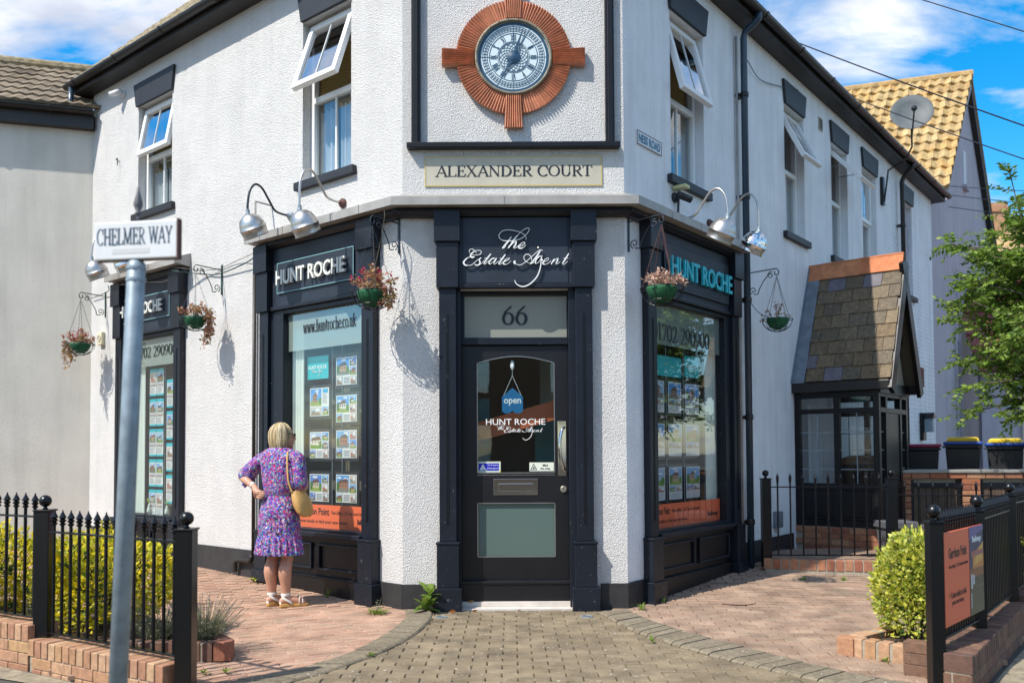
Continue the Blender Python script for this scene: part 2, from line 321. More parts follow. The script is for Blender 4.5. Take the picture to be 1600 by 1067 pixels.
M['leafd'] = leafmat('dark leaf', [(.035, .08, .02), (.07, .13, .03), (.02, .05, .012)])
M['weed'] = leafmat('weed leaf', [(.16, .27, .03), (.26, .36, .06), (.10, .18, .02)])
M['lav'] = leafmat('lavender stem', [(.20, .22, .12), (.30, .30, .19), (.14, .16, .08), (.26, .23, .17)])
M['lavf'] = leafmat('lavender head', [(.13, .10, .11), (.20, .15, .17), (.25, .21, .16)])
M['dry'] = leafmat('dried plant', [(.40, .17, .10), (.50, .26, .15), (.32, .09, .07), (.45, .33, .14), (.24, .22, .07)])
M['dryp'] = leafmat('pale dried plant', [(.55, .33, .24), (.62, .44, .34), (.45, .24, .17)])
M['rustl'] = leafmat('fallen leaf', [(.35, .10, .02), (.5, .25, .05)])
M['skin'] = mat('sun tanned skin', (.52, .27, .18), .5, var=.08, vs=18)
M['hair'] = mat('ash blonde hair', (.50, .36, .17), .5, col2=[(.66, .52, .30), (.22, .15, .07), (.70, .60, .40)])
M['tan'] = mat('tan leather', (.56, .32, .10), .45, var=.15, vs=14, bump=.2, bs=30)
M['sandal'] = mat('white leather strap', (.74, .71, .66), .45)
M['sole'] = mat('honey cork sole', (.50, .28, .08), .6)
# dress: blotchy print of many colours
def dressmat():
    m = mat('printed dress fabric', (1, 1, 1), .7); nt = m.node_tree; N = nt.nodes; L = nt.links; b = N['Principled BSDF']
    geo = N.new('ShaderNodeNewGeometry'); no = N.new('ShaderNodeTexNoise'); no.inputs['Scale'].default_value = 40; L.new(geo.outputs['Position'], no.inputs['Vector'])
    mx = N.new('ShaderNodeMix'); mx.data_type = 'RGBA'; mx.inputs[0].default_value = .045; mp = N.new('ShaderNodeMapping'); mp.inputs['Scale'].default_value = (1, 1, 1.5)
    L.new(geo.outputs['Position'], mx.inputs[6]); L.new(no.outputs['Color'], mx.inputs[7]); L.new(mx.outputs[2], mp.inputs[0])
    vo = N.new('ShaderNodeTexVoronoi'); vo.inputs['Scale'].default_value = 75; L.new(mp.outputs[0], vo.inputs['Vector'])
    se = N.new('ShaderNodeSeparateColor'); L.new(vo.outputs['Color'], se.inputs[0]); big = N.new('ShaderNodeTexNoise'); big.inputs['Scale'].default_value = 9; L.new(geo.outputs['Position'], big.inputs['Vector'])
    ad = N.new('ShaderNodeMath'); ad.operation = 'MULTIPLY_ADD'; ad.inputs[1].default_value = .75; L.new(se.outputs[0], ad.inputs[0]); q = N.new('ShaderNodeMapRange'); q.inputs[1].default_value = .35; q.inputs[2].default_value = .65; q.inputs[3].default_value = 0; q.inputs[4].default_value = .45
    L.new(big.outputs[0], q.inputs[0]); L.new(q.outputs[0], ad.inputs[2]); fr_ = N.new('ShaderNodeMath'); fr_.operation = 'FRACT'; L.new(ad.outputs[0], fr_.inputs[0])
    rp = N.new('ShaderNodeValToRGB'); rp.color_ramp.interpolation = 'CONSTANT'
    cols = [(.012, .012, .06), (.03, .07, .50), (.14, .02, .34), (.48, .01, .13), (.03, .22, .38), (.55, .46, .46), (.20, .02, .34), (.02, .01, .05), (.55, .03, .17), (.06, .28, .20), (.05, .06, .55), (.10, .02, .24)]
    el = rp.color_ramp.elements
    while len(el) < len(cols): el.new(.5)
    for i, c in enumerate(cols): el[i].position = i / len(cols); el[i].color = (*c, 1)
    L.new(fr_.outputs[0], rp.inputs[0]); L.new(rp.outputs[0], b.inputs['Base Color'])
    f2 = N.new('ShaderNodeTexNoise'); f2.inputs['Scale'].default_value = 1; f2.inputs['Detail'].default_value = 2; m3 = N.new('ShaderNodeMapping'); m3.inputs['Scale'].default_value = (22, 22, 7); L.new(geo.outputs['Position'], m3.inputs[0]); L.new(m3.outputs[0], f2.inputs['Vector'])
    bm = N.new('ShaderNodeBump'); bm.inputs['Distance'].default_value = .03; bm.inputs['Strength'].default_value = .9; L.new(f2.outputs[0], bm.inputs['Height']); L.new(bm.outputs[0], b.inputs['Normal']); return m
M['dress'] = dressmat()
# ---------------------------------------------------------------- lettering
DG = bpy.context.evaluated_depsgraph_get
def text_g(txt, F, s0, s1, z0, z1, q0=0, q1=.004, left=False, bold=0, italic=0):
    """sans lettering fitted to a box on a frame; left: text runs towards smaller s"""
    cu = bpy.data.curves.new('t', 'FONT'); cu.body = txt; cu.offset = bold; cu.shear = italic; cu.resolution_u = 3
    o = bpy.data.objects.new('t', cu); COL.objects.link(o); dg = DG(); me = bpy.data.meshes.new_from_object(o.evaluated_get(dg))
    vs = [v.co.copy() for v in me.vertices]; fs = [tuple(p.vertices) for p in me.polygons]
    ed = {}
    for f in fs:
        for i in range(len(f)):
            a, b = f[i], f[(i + 1) % len(f)]; k = (min(a, b), max(a, b)); ed.setdefault(k, []).append((a, b))
    bpy.data.objects.remove(o); bpy.data.meshes.remove(me); bpy.data.curves.remove(cu)
    x0, x1 = min(v.x for v in vs), max(v.x for v in vs); y0, y1 = min(v.y for v in vs), max(v.y for v in vs)
    def T(v, q):
        a = (v.x - x0) / (x1 - x0); b = (v.y - y0) / (y1 - y0); s = s1 + (s0 - s1) * a if left else s0 + (s1 - s0) * a
        return F(s, q, z0 + (z1 - z0) * b)
    n = len(vs); g = G(); P = [T(v, q1) for v in vs] + [T(v, q0) for v in vs]
    fl = list(fs) + [(a, n + a, n + b, b) for k in ed.values() if len(k) == 1 for a, b in k]
    if not left and (Vector(F(1, 0, 0)) - Vector(F(0, 0, 0))).cross(Vector(F(0, 0, 1)) - Vector(F(0, 0, 0))).dot(Vector(F(0, 1, 0)) - Vector(F(0, 0, 0))) < 0: fl = [f[::-1] for f in fl]
    g.add(P, fl); return g
def addg(a, b, m=None):
    k = len(a.v); a.v += b.v; a.f += [tuple(k + i for i in f) for f in b.f]; a.m += (b.m if m is None else [m] * len(b.f)); a.t += b.t; a.c += b.c; return a
def smoothpts(pts, n=5):
    out = []
    for i in range(len(pts) - 1):
        p0 = pts[max(i - 1, 0)]; p1 = pts[i]; p2 = pts[i + 1]; p3 = pts[min(i + 2, len(pts) - 1)]
        for k in range(n):
            t = k / n
            out.append(tuple(.5 * (2 * b + (c - a) * t + (2 * a - 5 * b + 4 * c - d) * t * t + (3 * b - a - 3 * c + d) * t ** 3) for a, b, c, d in zip(p0, p1, p2, p3)))
    out.append(tuple(pts[-1])); return out
def ribbon(g, T, pts, w, q0, q1, closed=False, m=0, c=None):
    """2D centre line with width list, as a raised strip; T(x,y,q)"""
    n = len(pts); ws = w if isinstance(w, list) else [w] * n; Lp = []; Rp = []
    for i in range(n):
        a = pts[max(i - 1, 0)]; b = pts[min(i + 1, n - 1)]; dx, dy = b[0] - a[0], b[1] - a[1]; l = sqrt(dx * dx + dy * dy) or 1; nx, ny = -dy / l, dx / l
        Lp.append((pts[i][0] + nx * ws[i] / 2, pts[i][1] + ny * ws[i] / 2)); Rp.append((pts[i][0] - nx * ws[i] / 2, pts[i][1] - ny * ws[i] / 2))
    P = []
    for i in range(n): P += [T(*Lp[i], q1), T(*Rp[i], q1), T(*Lp[i], q0), T(*Rp[i], q0)]
    fs = []
    for i in range(n - 1):
        a, b = 4 * i, 4 * i + 4; fs += [(a, a + 1, b + 1, b), (a + 2, a, b, b + 2), (a + 1, a + 3, b + 3, b + 1)]
    fs += [(0, 2, 3, 1), (4 * n - 4, 4 * n - 3, 4 * n - 1, 4 * n - 2)]
    ex = (Vector(T(1, 0, 0)) - Vector(T(0, 0, 0))).cross(Vector(T(0, 1, 0)) - Vector(T(0, 0, 0))).dot(Vector(T(0, 0, 1)) - Vector(T(0, 0, 0)))
    if ex > 0: fs = [f[::-1] for f in fs]
    g.add(P, [f[::-1] for f in fs], m, 0, c)
def arcp(cx, cy, rx, ry, a0, a1, n=10): return [(cx + rx * cos(radians(a0 + (a1 - a0) * i / n)), cy + ry * sin(radians(a0 + (a1 - a0) * i / n))) for i in range(n + 1)]
K, TN = .125, .045
SER = {}
def _st(*segs): return list(segs)
def sw(pts):  # stress: thick where stroke runs vertical
    out = []
    for i in range(len(pts)):
        a = pts[max(i - 1, 0)]; b = pts[min(i + 1, len(pts) - 1)]; dx, dy = abs(b[0] - a[0]), abs(b[1] - a[1]); l = sqrt(dx * dx + dy * dy) or 1
        out.append(TN + (K - TN) * (dy / l) ** 1.3)
    return out
def A_(p): return (p, 'S')
def ser(x, y, w=.15): return ([(x - w, y), (x + w, y)], TN)
SER['A'] = (.74, [([(.06, 0), (.38, 1)], TN), ([(.38, 1), (.68, 0)], K), ([(.18, .34), (.56, .34)], TN), ser(.06, .02, .11), ser(.67, .02, .13)])
SER['L'] = (.62, [([(.16, 0), (.16, 1)], K), ([(.03, .02), (.56, .02)], TN), ser(.16, .98, .13), ([(.56, .01), (.6, .25)], .06)])
SER['E'] = (.64, [([(.16, 0), (.16, 1)], K), ([(.03, .02), (.56, .02)], TN), ([(.03, .98), (.54, .98)], TN), ([(.16, .52), (.44, .52)], TN), ([(.56, .01), (.6, .24)], .06), ([(.54, .99), (.55, .8)], .06), ([(.44, .4), (.44, .64)], .05)])
SER['X'] = (.76, [([(.12, 1), (.64, 0)], K), ([(.62, 1), (.12, 0)], TN), ser(.12, .98, .11), ser(.63, .98, .1), ser(.12, .02, .1), ser(.64, .02, .12)])
SER['N'] = (.8, [([(.14, 0), (.14, 1)], TN), ([(.12, 1), (.66, .02)], K), ([(.66, 0), (.66, 1)], TN), ser(.14, .02, .1), ser(.1, .98, .08), ser(.66, .98, .1)])
SER['D'] = (.78, [([(.16, 0), (.16, 1)], K), A_(arcp(.3, .5, .38, .48, 90, -90, 14)), ([(.03, .02), (.3, .02)], TN), ([(.03, .98), (.3, .98)], TN)])
SER['R'] = (.7, [([(.16, 0), (.16, 1)], K), A_(arcp(.3, .74, .24, .24, 90, -90, 10)), ([(.03, .98), (.3, .98)], TN), ([(.16, .5), (.3, .5)], TN), ([(.32, .5), (.62, 0)], K), ser(.16, .02, .13), ser(.66, .02, .06)])
SER['C'] = (.72, [A_(arcp(.4, .5, .33, .49, 38, 318, 20)), ([(.66, .62), (.66, .97)], .05)])
SER['O'] = (.8, [A_(arcp(.4, .5, .33, .49, 0, 360, 26))])
SER['U'] = (.78, [([(.16, 1), (.16, .32)], K), A_(arcp(.39, .32, .23, .31, 180, 360, 12)), ([(.62, .3), (.62, 1)], TN), ser(.16, .98, .13), ser(.62, .98, .11)])
SER['T'] = (.66, [([(.33, 0), (.33, 1)], K), ([(.03, .98), (.63, .98)], TN), ser(.33, .02, .14), ([(.04, .99), (.04, .78)], .05), ([(.62, .99), (.62, .78)], .05)])
SER['H'] = (.8, [([(.16, 0), (.16, 1)], K), ([(.64, 0), (.64, 1)], K), ([(.16, .5), (.64, .5)], TN)] + [ser(x, y, .13) for x in (.16, .64) for y in (.02, .98)])
SER['M'] = (.95, [([(.14, 0), (.14, 1)], TN), ([(.14, 1), (.46, .02)], K), ([(.46, .02), (.78, 1)], TN), ([(.8, 0), (.8, 1)], K), ser(.14, .02, .1), ser(.8, .02, .13), ser(.1, .98, .09), ser(.83, .98, .09)])
SER['W'] = (1.0, [([(.1, 1), (.32, 0)], K), ([(.32, 0), (.52, .95)], TN), ([(.5, 1), (.72, 0)], K), ([(.72, 0), (.92, 1)], TN), ser(.1, .98, .1), ser(.5, .98, .1), ser(.92, .98, .08)])
SER['Y'] = (.72, [([(.36, 0), (.36, .45)], K), ([(.1, 1), (.36, .42)], K), ([(.62, 1), (.37, .45)], TN), ser(.1, .98, .1), ser(.62, .98, .09), ser(.36, .02, .13)])
SER[' '] = (.34, [])
SER['.'] = (.2, [([(.1, -.01), (.1, .13)], .13)])
SER['w'] = (.72, [([(.06, .66), (.22, 0)], K), ([(.22, 0), (.36, .62)], TN), ([(.34, .66), (.5, 0)], K), ([(.5, 0), (.66, .66)], TN), ser(.06, .65, .07), ser(.34, .65, .07), ser(.66, .65, .06)])
SER['h'] = (.55, [([(.14, 0), (.14, 1)], K), A_(arcp(.29, .44, .15, .2, 150, 0, 8)), ([(.44, .44), (.44, 0)], K), ser(.14, .02, .1), ser(.44, .02, .1), ser(.1, .98, .06)])
SER['u'] = (.55, [([(.12, .66), (.12, .2)], K), A_(arcp(.27, .2, .15, .19, 180, 330, 8)), ([(.42, .66), (.42, 0)], K), ser(.08, .65, .06), ser(.38, .65, .06), ser(.47, .02, .06)])
SER['n'] = (.55, [([(.14, 0), (.14, .66)], K), A_(arcp(.29, .44, .15, .2, 150, 0, 8)), ([(.44, .44), (.44, 0)], K), ser(.14, .02, .1), ser(.44, .02, .1), ser(.1, .65, .06)])
SER['t'] = (.34, [([(.16, .85), (.16, .12)], K), ([(.16, .1), (.3, .03)], TN), ([(.03, .64), (.3, .64)], TN)])
SER['r'] = (.4, [([(.14, 0), (.14, .66)], K), ([(.14, .45), (.24, .62), (.34, .6)], .07), ser(.14, .02, .1), ser(.1, .65, .06)])
SER['o'] = (.52, [A_(arcp(.26, .33, .2, .33, 0, 360, 18))])
SER['c'] = (.46, [A_(arcp(.26, .33, .2, .33, 45, 315, 14))])
SER['e'] = (.48, [A_(arcp(.26, .33, .2, .33, 8, 320, 16)), ([(.08, .37), (.44, .37)], TN)])
SER['k'] = (.56, [([(.14, 0), (.14, 1)], K), ([(.4, .65), (.15, .3)], TN), ([(.22, .38), (.46, 0)], K), ser(.14, .02, .1), ser(.46, .02, .08), ser(.4, .65, .08)])
SER['0'] = (.56, [A_(arcp(.28, .5, .21, .49, 0, 360, 22))])
SER['1'] = (.42, [([(.22, 0), (.22, 1)], K), ser(.22, .02, .12), ([(.22, .98), (.06, .88)], TN)])
SER['2'] = (.56, [A_(arcp(.27, .74, .19, .24, 165, -20, 10)), ([(.45, .68), (.3, .3), (.07, .04)], .08), ([(.05, .04), (.5, .04)], .09), ([(.5, .04), (.52, .18)], .04)])
SER['7'] = (.52, [([(.05, .95), (.48, .95)], .1), ([(.48, .95), (.2, 0)], .09), ([(.05, .95), (.05, .78)], .04)])
SER['9'] = (.56, [A_(arcp(.27, .68, .2, .31, 0, 360, 18)), ([(.475, .68), (.42, .3), (.12, .01)], .08)])
SER['6'] = (.56, [A_(arcp(.28, .32, .2, .31, 0, 360, 18)), ([(.09, .34), (.14, .66), (.42, .98)], .08)])
def serif_g(txt, F, s0, s1, z0, z1, q0=0, q1=.003, left=False, wk=1):
    """serif lettering; z0 baseline, z1 cap height"""
    W = sum(SER[c][0] for c in txt); sc = (s1 - s0) / W; h = z1 - z0; x = 0; g = G(); k = 0
    for ch in txt:
        w, sts = SER[ch]
        for pts, wd in sts:
            k += 1; dq = (k % 6) * .00035
            ww = sw(pts) if wd == 'S' else wd
            ww = [x_ * wk for x_ in ww] if isinstance(ww, list) else ww * (wk if ww > .06 else 1)
            asp = h / sc if sc else 1
            def T(a, b, q, x=x):
                s = s1 - (x + a) * sc if left else s0 + (x + a) * sc
                return F(s, q, z0 + b * h)
            ribbon(g, T, pts, ww, q0, q1 + dq)
        x += w
    return g
SCRIPT_THE = [([(1135, 275), (1130, 220), (1090, 175), (1020, 140), (907, 112), (830, 106), (750, 120), (700, 160), (682, 205), (700, 250), (750, 280), (830, 290), (900, 288), (960, 280), (1040, 255), (1110, 210), (1165, 150), (1190, 100), (1175, 78), (1130, 85), (1060, 130), (990, 200)], 9, 14),
    ([(1000, 190), (930, 270), (890, 340), (830, 412)], 20, 36), ([(890, 218), (840, 290), (780, 360), (735, 412)], 20, 34), ([(735, 412), (760, 405), (800, 370)], 10, 14),
    ([(850, 400), (900, 340), (960, 300), (975, 308)], 10, 14), ([(972, 303), (958, 350), (920, 405)], 20, 32), ([(920, 405), (940, 412), (980, 390), (1010, 360)], 9, 13),
    ([(1010, 390), (1060, 370), (1110, 335), (1110, 315), (1080, 315), (1030, 350)], 8, 12), ([(1050, 335), (1012, 380), (1012, 405), (1050, 412), (1080, 402)], 16, 28), ([(1070, 405), (1100, 390), (1130, 355)], 8, 10)]
SCRIPT_EA = [([(305, 492), (285, 455), (235, 420), (195, 432), (185, 460), (200, 485)], 8, 11), ([(230, 512), (290, 522), (350, 515), (385, 490), (378, 455), (330, 442), (270, 458)], 8, 12), ([(275, 456), (225, 495), (208, 530), (230, 562), (275, 552)], 18, 32),
    ([(275, 550), (215, 547), (150, 570)], 10, 14), ([(160, 563), (105, 615), (92, 650), (118, 685), (160, 692)], 18, 36), ([(150, 692), (190, 692), (240, 672), (300, 620), (385, 562)], 9, 12),
    ([(385, 562), (352, 600), (366, 640), (350, 678), (310, 690), (275, 672)], 16, 30), ([(350, 682), (395, 655), (440, 600)], 8, 10),
    ([(548, 500), (490, 570), (425, 665)], 20, 30), ([(420, 665), (450, 668), (520, 610)], 9, 11), ([(430, 574), (520, 574)], 9, 10),
    ([(615, 577), (570, 580), (522, 630), (515, 662), (545, 670)], 16, 28), ([(540, 668), (590, 630), (640, 572)], 9, 11), ([(640, 570), (592, 655)], 20, 28), ([(590, 655), (608, 674), (675, 625)], 9, 11),
    ([(790, 510), (730, 590), (672, 670)], 20, 30), ([(670, 672), (700, 675), (760, 625)], 9, 11), ([(690, 580), (768, 580)], 9, 10),
    ([(760, 642), (820, 612), (855, 585), (845, 572), (805, 588)], 8, 11), ([(812, 585), (760, 635), (755, 668), (795, 680)], 16, 28), ([(785, 680), (830, 665), (882, 618)], 8, 10),
    ([(952, 618), (936, 645), (955, 672)], 26, 46), ([(950, 665), (1010, 690), (1070, 675), (1150, 620), (1250, 530), (1340, 455), (1380, 440), (1412, 458)], 10, 13),
    ([(1165, 655), (1110, 610), (1095, 560), (1120, 520), (1165, 513), (1205, 540), (1225, 590), (1215, 620)], 9, 14), ([(1165, 655), (1240, 660)], 8, 9), ([(1372, 450), (1300, 560), (1202, 678)], 24, 34), ([(1200, 678), (1250, 655), (1290, 640)], 8, 10),
    ([(1388, 547), (1345, 552), (1298, 605), (1285, 650), (1302, 668)], 16, 28), ([(1300, 668), (1345, 640), (1392, 560)], 8, 11), ([(1402, 528), (1382, 620), (1375, 700), (1350, 800), (1300, 900), (1200, 1000), (1100, 1045), (1020, 1035), (960, 990), (940, 940)], 12, 26),
    ([(1415, 655), (1490, 612), (1510, 588), (1485, 578), (1445, 600)], 8, 11), ([(1455, 595), (1412, 645), (1418, 674), (1450, 682)], 16, 28), ([(1440, 682), (1490, 670), (1550, 618)], 8, 10),
    ([(1605, 588), (1572, 640), (1548, 682)], 18, 26), ([(1560, 662), (1620, 602), (1665, 580)], 9, 12), ([(1665, 578), (1655, 620), (1628, 665)], 18, 28), ([(1625, 668), (1642, 680), (1700, 638)], 8, 10),
    ([(1845, 500), (1790, 590), (1735, 672)], 20, 30), ([(1735, 672), (1760, 682), (1828, 628)], 9, 11), ([(1750, 583), (1842, 583)], 9, 10)]
def script_g(strokes, F, sfun, zfun, q0, q1, wk=1.0, left=False):
    g = G(); k = 0
    for pts, a, b in strokes:
        k += 1; p = smoothpts(pts, 4); n = len(p)
        w = [(a + (b - a) * sin(pi * i / (n - 1)) ** .8) * wk * (.55 if i in (0, n - 1) else 1) for i in range(n)]
        ribbon(g, lambda x, y, q: F(sfun(x), q, zfun(y)), p, w, q0, q1 + (k % 7) * .0004)
    return g
# ================================================================ GROUND
def inpoly(x, y, P):
    c = False; j = len(P) - 1
    for i in range(len(P)):
        if (P[i][1] > y) != (P[j][1] > y) and x < (P[j][0] - P[i][0]) * (y - P[i][1]) / (P[j][1] - P[i][1]) + P[i][0]: c = not c
        j = i
    return c
g = G(); g.quad([(-300, -300, -.045), (300, -300, -.045), (300, 300, -.045), (-300, 300, -.045)]); struct(g.build('ground', M['tarmac']))
KLi = [(-.95, 7.53), (-.90, 7.2), (-.92, 6.85), (-.99, 6.43), (-1.11, 5.98), (-1.29, 5.63), (-1.58, 5.32), (-2.0, 5.03), (-2.5, 4.8)]
KLo = [(-.70, 7.47), (-.68, 7.15), (-.705, 6.78), (-.78, 6.34), (-.91, 5.94), (-1.07, 5.60), (-1.30, 5.25), (-1.65, 4.9), (-2.2, 4.6)]
KRo = [(.74, 7.35), (.80, 7.05), (.91, 6.62), (1.14, 6.13), (1.37, 5.74), (1.6, 5.42), (1.85, 5.12), (2.2, 4.8), (2.7, 4.5)]
KRi = [(1.0, 7.52), (1.04, 7.25), (1.16, 6.88), (1.42, 6.38), (1.68, 5.95), (1.88, 5.62), (2.1, 5.32), (2.45, 5.0), (2.9, 4.72)]
def sheet(name, poly, z, m):
    g = G(); xs = [p[0] for p in poly]; 
    bm = bmesh.new(); vs = [bm.verts.new((x, y, 0)) for x, y in poly]; f = bm.faces.new(vs); bmesh.ops.triangulate(bm, faces=[f])
    # slice at gradient starts so that the sheet follows the slope
    for yy in (7.6, 9, 11.24):
        bmesh.ops.bisect_plane(bm, geom=bm.verts[:] + bm.edges[:] + bm.faces[:], plane_co=(0, yy, 0), plane_no=(0, 1, 0))
    for v in bm.verts: v.co.z = z + gz(v.co.y)
    bmesh.ops.recalc_face_normals(bm, faces=bm.faces)
    me = bpy.data.meshes.new(name); bm.to_mesh(me); bm.free()
    if me.polygons and me.polygons[0].normal.z < 0: me.flip_normals()
    me.materials.append(m); return put(name, me, kind='structure')
def pave(name, region, ang, origin, m, lx, ly, gap, zt, label_parent, h=.03, rows=None, jit=.004, stretch=.5, keep=300, ymax=30, gx=None):
    gx = gap if gx is None else gx
    """stretcher-bond blocks over a region; nearest ones are objects"""
    par = label_parent; ca, sa = cos(ang), sin(ang); out = []
    xs = [p[0] for p in region]; ys = [p[1] for p in region]; R = max(max(xs) - min(xs), max(ys) - min(ys)) * 1.5
    nr = int(R / ly); nc = int(R / lx)
    for j in range(-nr, nr):
        for i in range(-nc, nc):
            u = (i + (stretch if j % 2 else 0)) * lx; v = j * ly; x = origin[0] + u * ca - v * sa; y = origin[1] + u * sa + v * ca
            if y < ymax and any(inpoly(x + du * ca - dv * sa, y + du * sa + dv * ca, region) for du, dv in ((0, 0), (lx * .45, 0), (-lx * .45, 0))): out.append((x, y))
    def vis(x, y): return y > 3.5 and abs(x / y) < .61 and y > 5.0
    out.sort(key=lambda p: (not vis(*p), p[1] if vis(*p) else -p[1] * 0 + abs(p[0]) + abs(p[1])))
    meshes = []
    for k in range(6):
        g = G(); g.chbox(IDF, -lx / 2 + gx / 2, lx / 2 - gx / 2, -ly / 2 + gap / 2, ly / 2 - gap / 2, -h, 0, .0045, t=k / 6); meshes.append(g.mesh('paver', m))
    g = G(); rest = 0
    for k, (x, y) in enumerate(out):
        z = zt + gz(y) + random.uniform(-jit, jit) * .6; a = ang + random.uniform(-.012, .012); tx = random.uniform(-.008, .008); ty = random.uniform(-.008, .008) 
        if k < keep: put('paver', random.choice(meshes), par, loc=(x, y, z), rot=(tx, ty, a))
        else:
            rest += 1; c_, s_ = cos(a), sin(a)
            g.chbox(lambda p, q, r: (x + p * c_ - q * s_, y + p * s_ + q * c_, z + r + p * ty), -lx / 2 + gx / 2, lx / 2 - gx / 2, -ly / 2 + gap / 2, ly / 2 - gap / 2, -h, 0, .0045)
    if rest: g.build('paver', m, par, kind='stuff')
    return len(out)
center = [(x, y) for x, y in KLo] + [(-2.2, 2.5), (2.7, 2.5)] + KRo[::-1]
cen_b = sheet('forecourt_paving', [(-.8, 7.6)] + KLo + [(-2.2, 2.5), (2.7, 2.5)] + KRo[::-1] + [(.9, 7.6)], -.034, M['joint'])
pave('p', [(-.68, 7.5)] + KLo[1:] + [(-2.2, 3.6), (2.7, 3.6)] + KRo[1:][::-1] + [(.74, 7.5)], 0, (.03, 7.36), M['paver'], .2, .1, .008, -.002, cen_b)
leftr = KLi[::-1] + [FL(0, 0, 0)[:2], FL(6.2, 0, 0)[:2], (-7.2, 9.8), (-5.2, 7.2), (-4.1, 6.75), (-2.9, 6.15), (-2.3, 6.3), (-1.95, 5.85), (-1.95, 5.70), (-2.85, 5.76), (-2.9, 5.66), (-2.0, 5.12), (-1.86, 5.0), (-2.1, 4.95)]
leftr = [(p[0], p[1]) for p in leftr]
lf_b = sheet('pink_brick_pavement', leftr, -.03, M['joint'])
pave('p', leftr, radians(26), (-1.2, 6.5), M['paverp'], .225, .072, .009, .002, lf_b, gx=.003)
rightr = [FRt(0, 0, 0)[:2]] + [(x, y) for x, y in KRi[:-1]] + [(2.49, 5.04), (3.02, 5.62), (3.84, 6.64), (5.2, 8.3), (6.0, 9.0), (4.1, 9.15), (2.72, 9.75)]
rt_b = sheet('rose_block_pavement', rightr, -.03, M['joint'])
pave('p', rightr, radians(-4), (1.6, 6.6), M['paverr'], .2, .1, .009, .002, rt_b)
# kerb setts
def kerb(inner, outer, name):
    n = 60; I = smoothpts(inner, 8); O = smoothpts(outer, 8); par = struct(put(name, None)) if 0 else None
    base = G(); 
    for i in range(len(I) - 1):
        base.quad([(*I[i], -.02), (*O[i], -.02), (*O[i + 1], -.02), (*I[i + 1], -.02)])
    b = struct(base.build(name, M['joint']))
    # resample by arc length
    mids = [((a[0] + b_[0]) / 2, (a[1] + b_[1]) / 2) for a, b_ in zip(I, O)]; L_ = [0]
    for i in range(1, len(mids)): L_.append(L_[-1] + math.dist(mids[i], mids[i - 1]))
    def at(P, d):
        for i in range(1, len(L_)):
            if L_[i] >= d:
                t = (d - L_[i - 1]) / (L_[i] - L_[i - 1]); return (P[i - 1][0] + (P[i][0] - P[i - 1][0]) * t, P[i - 1][1] + (P[i][1] - P[i - 1][1]) * t)
        return P[-1]
    d = .004
    while d < L_[-1] - .12:
        w = .104 + random.uniform(-.006, .006); d2 = d + w - .008; a, b1 = at(I, d), at(O, d); c, e = at(O, d2), at(I, d2); dz = random.uniform(-.003, .004)
        def P(p, q, t, z): return (p[0] + (q[0] - p[0]) * t, p[1] + (q[1] - p[1]) * t, z + dz)
        g = G(); ht = .018
        prof = [(0, .009), (.03, .012), (.12, .014), (.85, ht), (.95, ht - .004), (1.0, .004), (1.0, -.04)]
        V = [P(a, b1, t, z) for t, z in prof] + [P(e, c, t, z) for t, z in prof]; k = len(prof)
        fs = [(i, i + 1, k + i + 1, k + i) for i in range(k - 1)] + [tuple(range(k))[::-1], tuple(range(k, 2 * k))]
        cr_ = (Vector(V[1]) - Vector(V[0])).cross(Vector(V[k]) - Vector(V[0]))
        if cr_.z < 0: fs = [f[::-1] for f in fs]
        g.add(V, fs); g.build('kerb_sett', M['kerb'], b)
        d += w
kerb(KLi, KLo, 'left_kerb'); kerb(KRi, KRo, 'right_kerb')
# ================================================================ BUILDING
B = thing('corner_shop_building', 'white roughcast corner building with navy shopfronts, angled doorway and clock panel', 'building', (0, 7.58, 0))
def wallsheet(F, s0, s1, z0, z1, holes, depth, m, name, par, n0=0):
    """holes: (s0,s1,z0,z1)"""
    xs = sorted(set([s0, s1] + [h[i] for h in holes for i in (0, 1)])); zs = sorted(set([z0, z1] + [h[i] for h in holes for i in (2, 3)])); g = G()
    nrm = Vector(F(0, 1, 0)) - Vector(F(0, 0, 0))
    def q(P):
        g.quad(P, t=0)
    for i in range(len(xs) - 1):
        for j in range(len(zs) - 1):
            a, b, c, d = xs[i], xs[i + 1], zs[j], zs[j + 1]
            if any(h[0] - 1e-6 <= a and b <= h[1] + 1e-6 and h[2] - 1e-6 <= c and d <= h[3] + 1e-6 for h in holes): continue
            for nn, rev in ((n0, 0), (n0 - depth, 1)):
                P = [F(a, nn, c), F(b, nn, c), F(b, nn, d), F(a, nn, d)]
                e = (Vector(P[1]) - Vector(P[0])).cross(Vector(P[2]) - Vector(P[1])).dot(nrm)
                if (e < 0) != bool(rev): P = P[::-1]
                q(P)
    for h in holes:
        a, b, c, d = h; n1, n2 = n0, n0 - depth
        for P, to in (([F(a, n1, c), F(a, n2, c), F(a, n2, d), F(a, n1, d)], 1), ([F(b, n1, c), F(b, n2, c), F(b, n2, d), F(b, n1, d)], -1)):
            u = Vector(F(1, 0, 0)) - Vector(F(0, 0, 0)); e = (Vector(P[1]) - Vector(P[0])).cross(Vector(P[2]) - Vector(P[1])).dot(u)
            q(P if e * to > 0 else P[::-1])
        for zq, to in ((c, 1), (d, -1)):
            P = [F(a, n1, zq), F(b, n1, zq), F(b, n2, zq), F(a, n2, zq)]; e = (Vector(P[1]) - Vector(P[0])).cross(Vector(P[2]) - Vector(P[1])).z
            q(P if e * to > 0 else P[::-1])
    return g.build(name, m, par)
WL = [(.70, 1.44, 4.09, 5.72), (3.94, 4.74, 4.36, 5.72)]
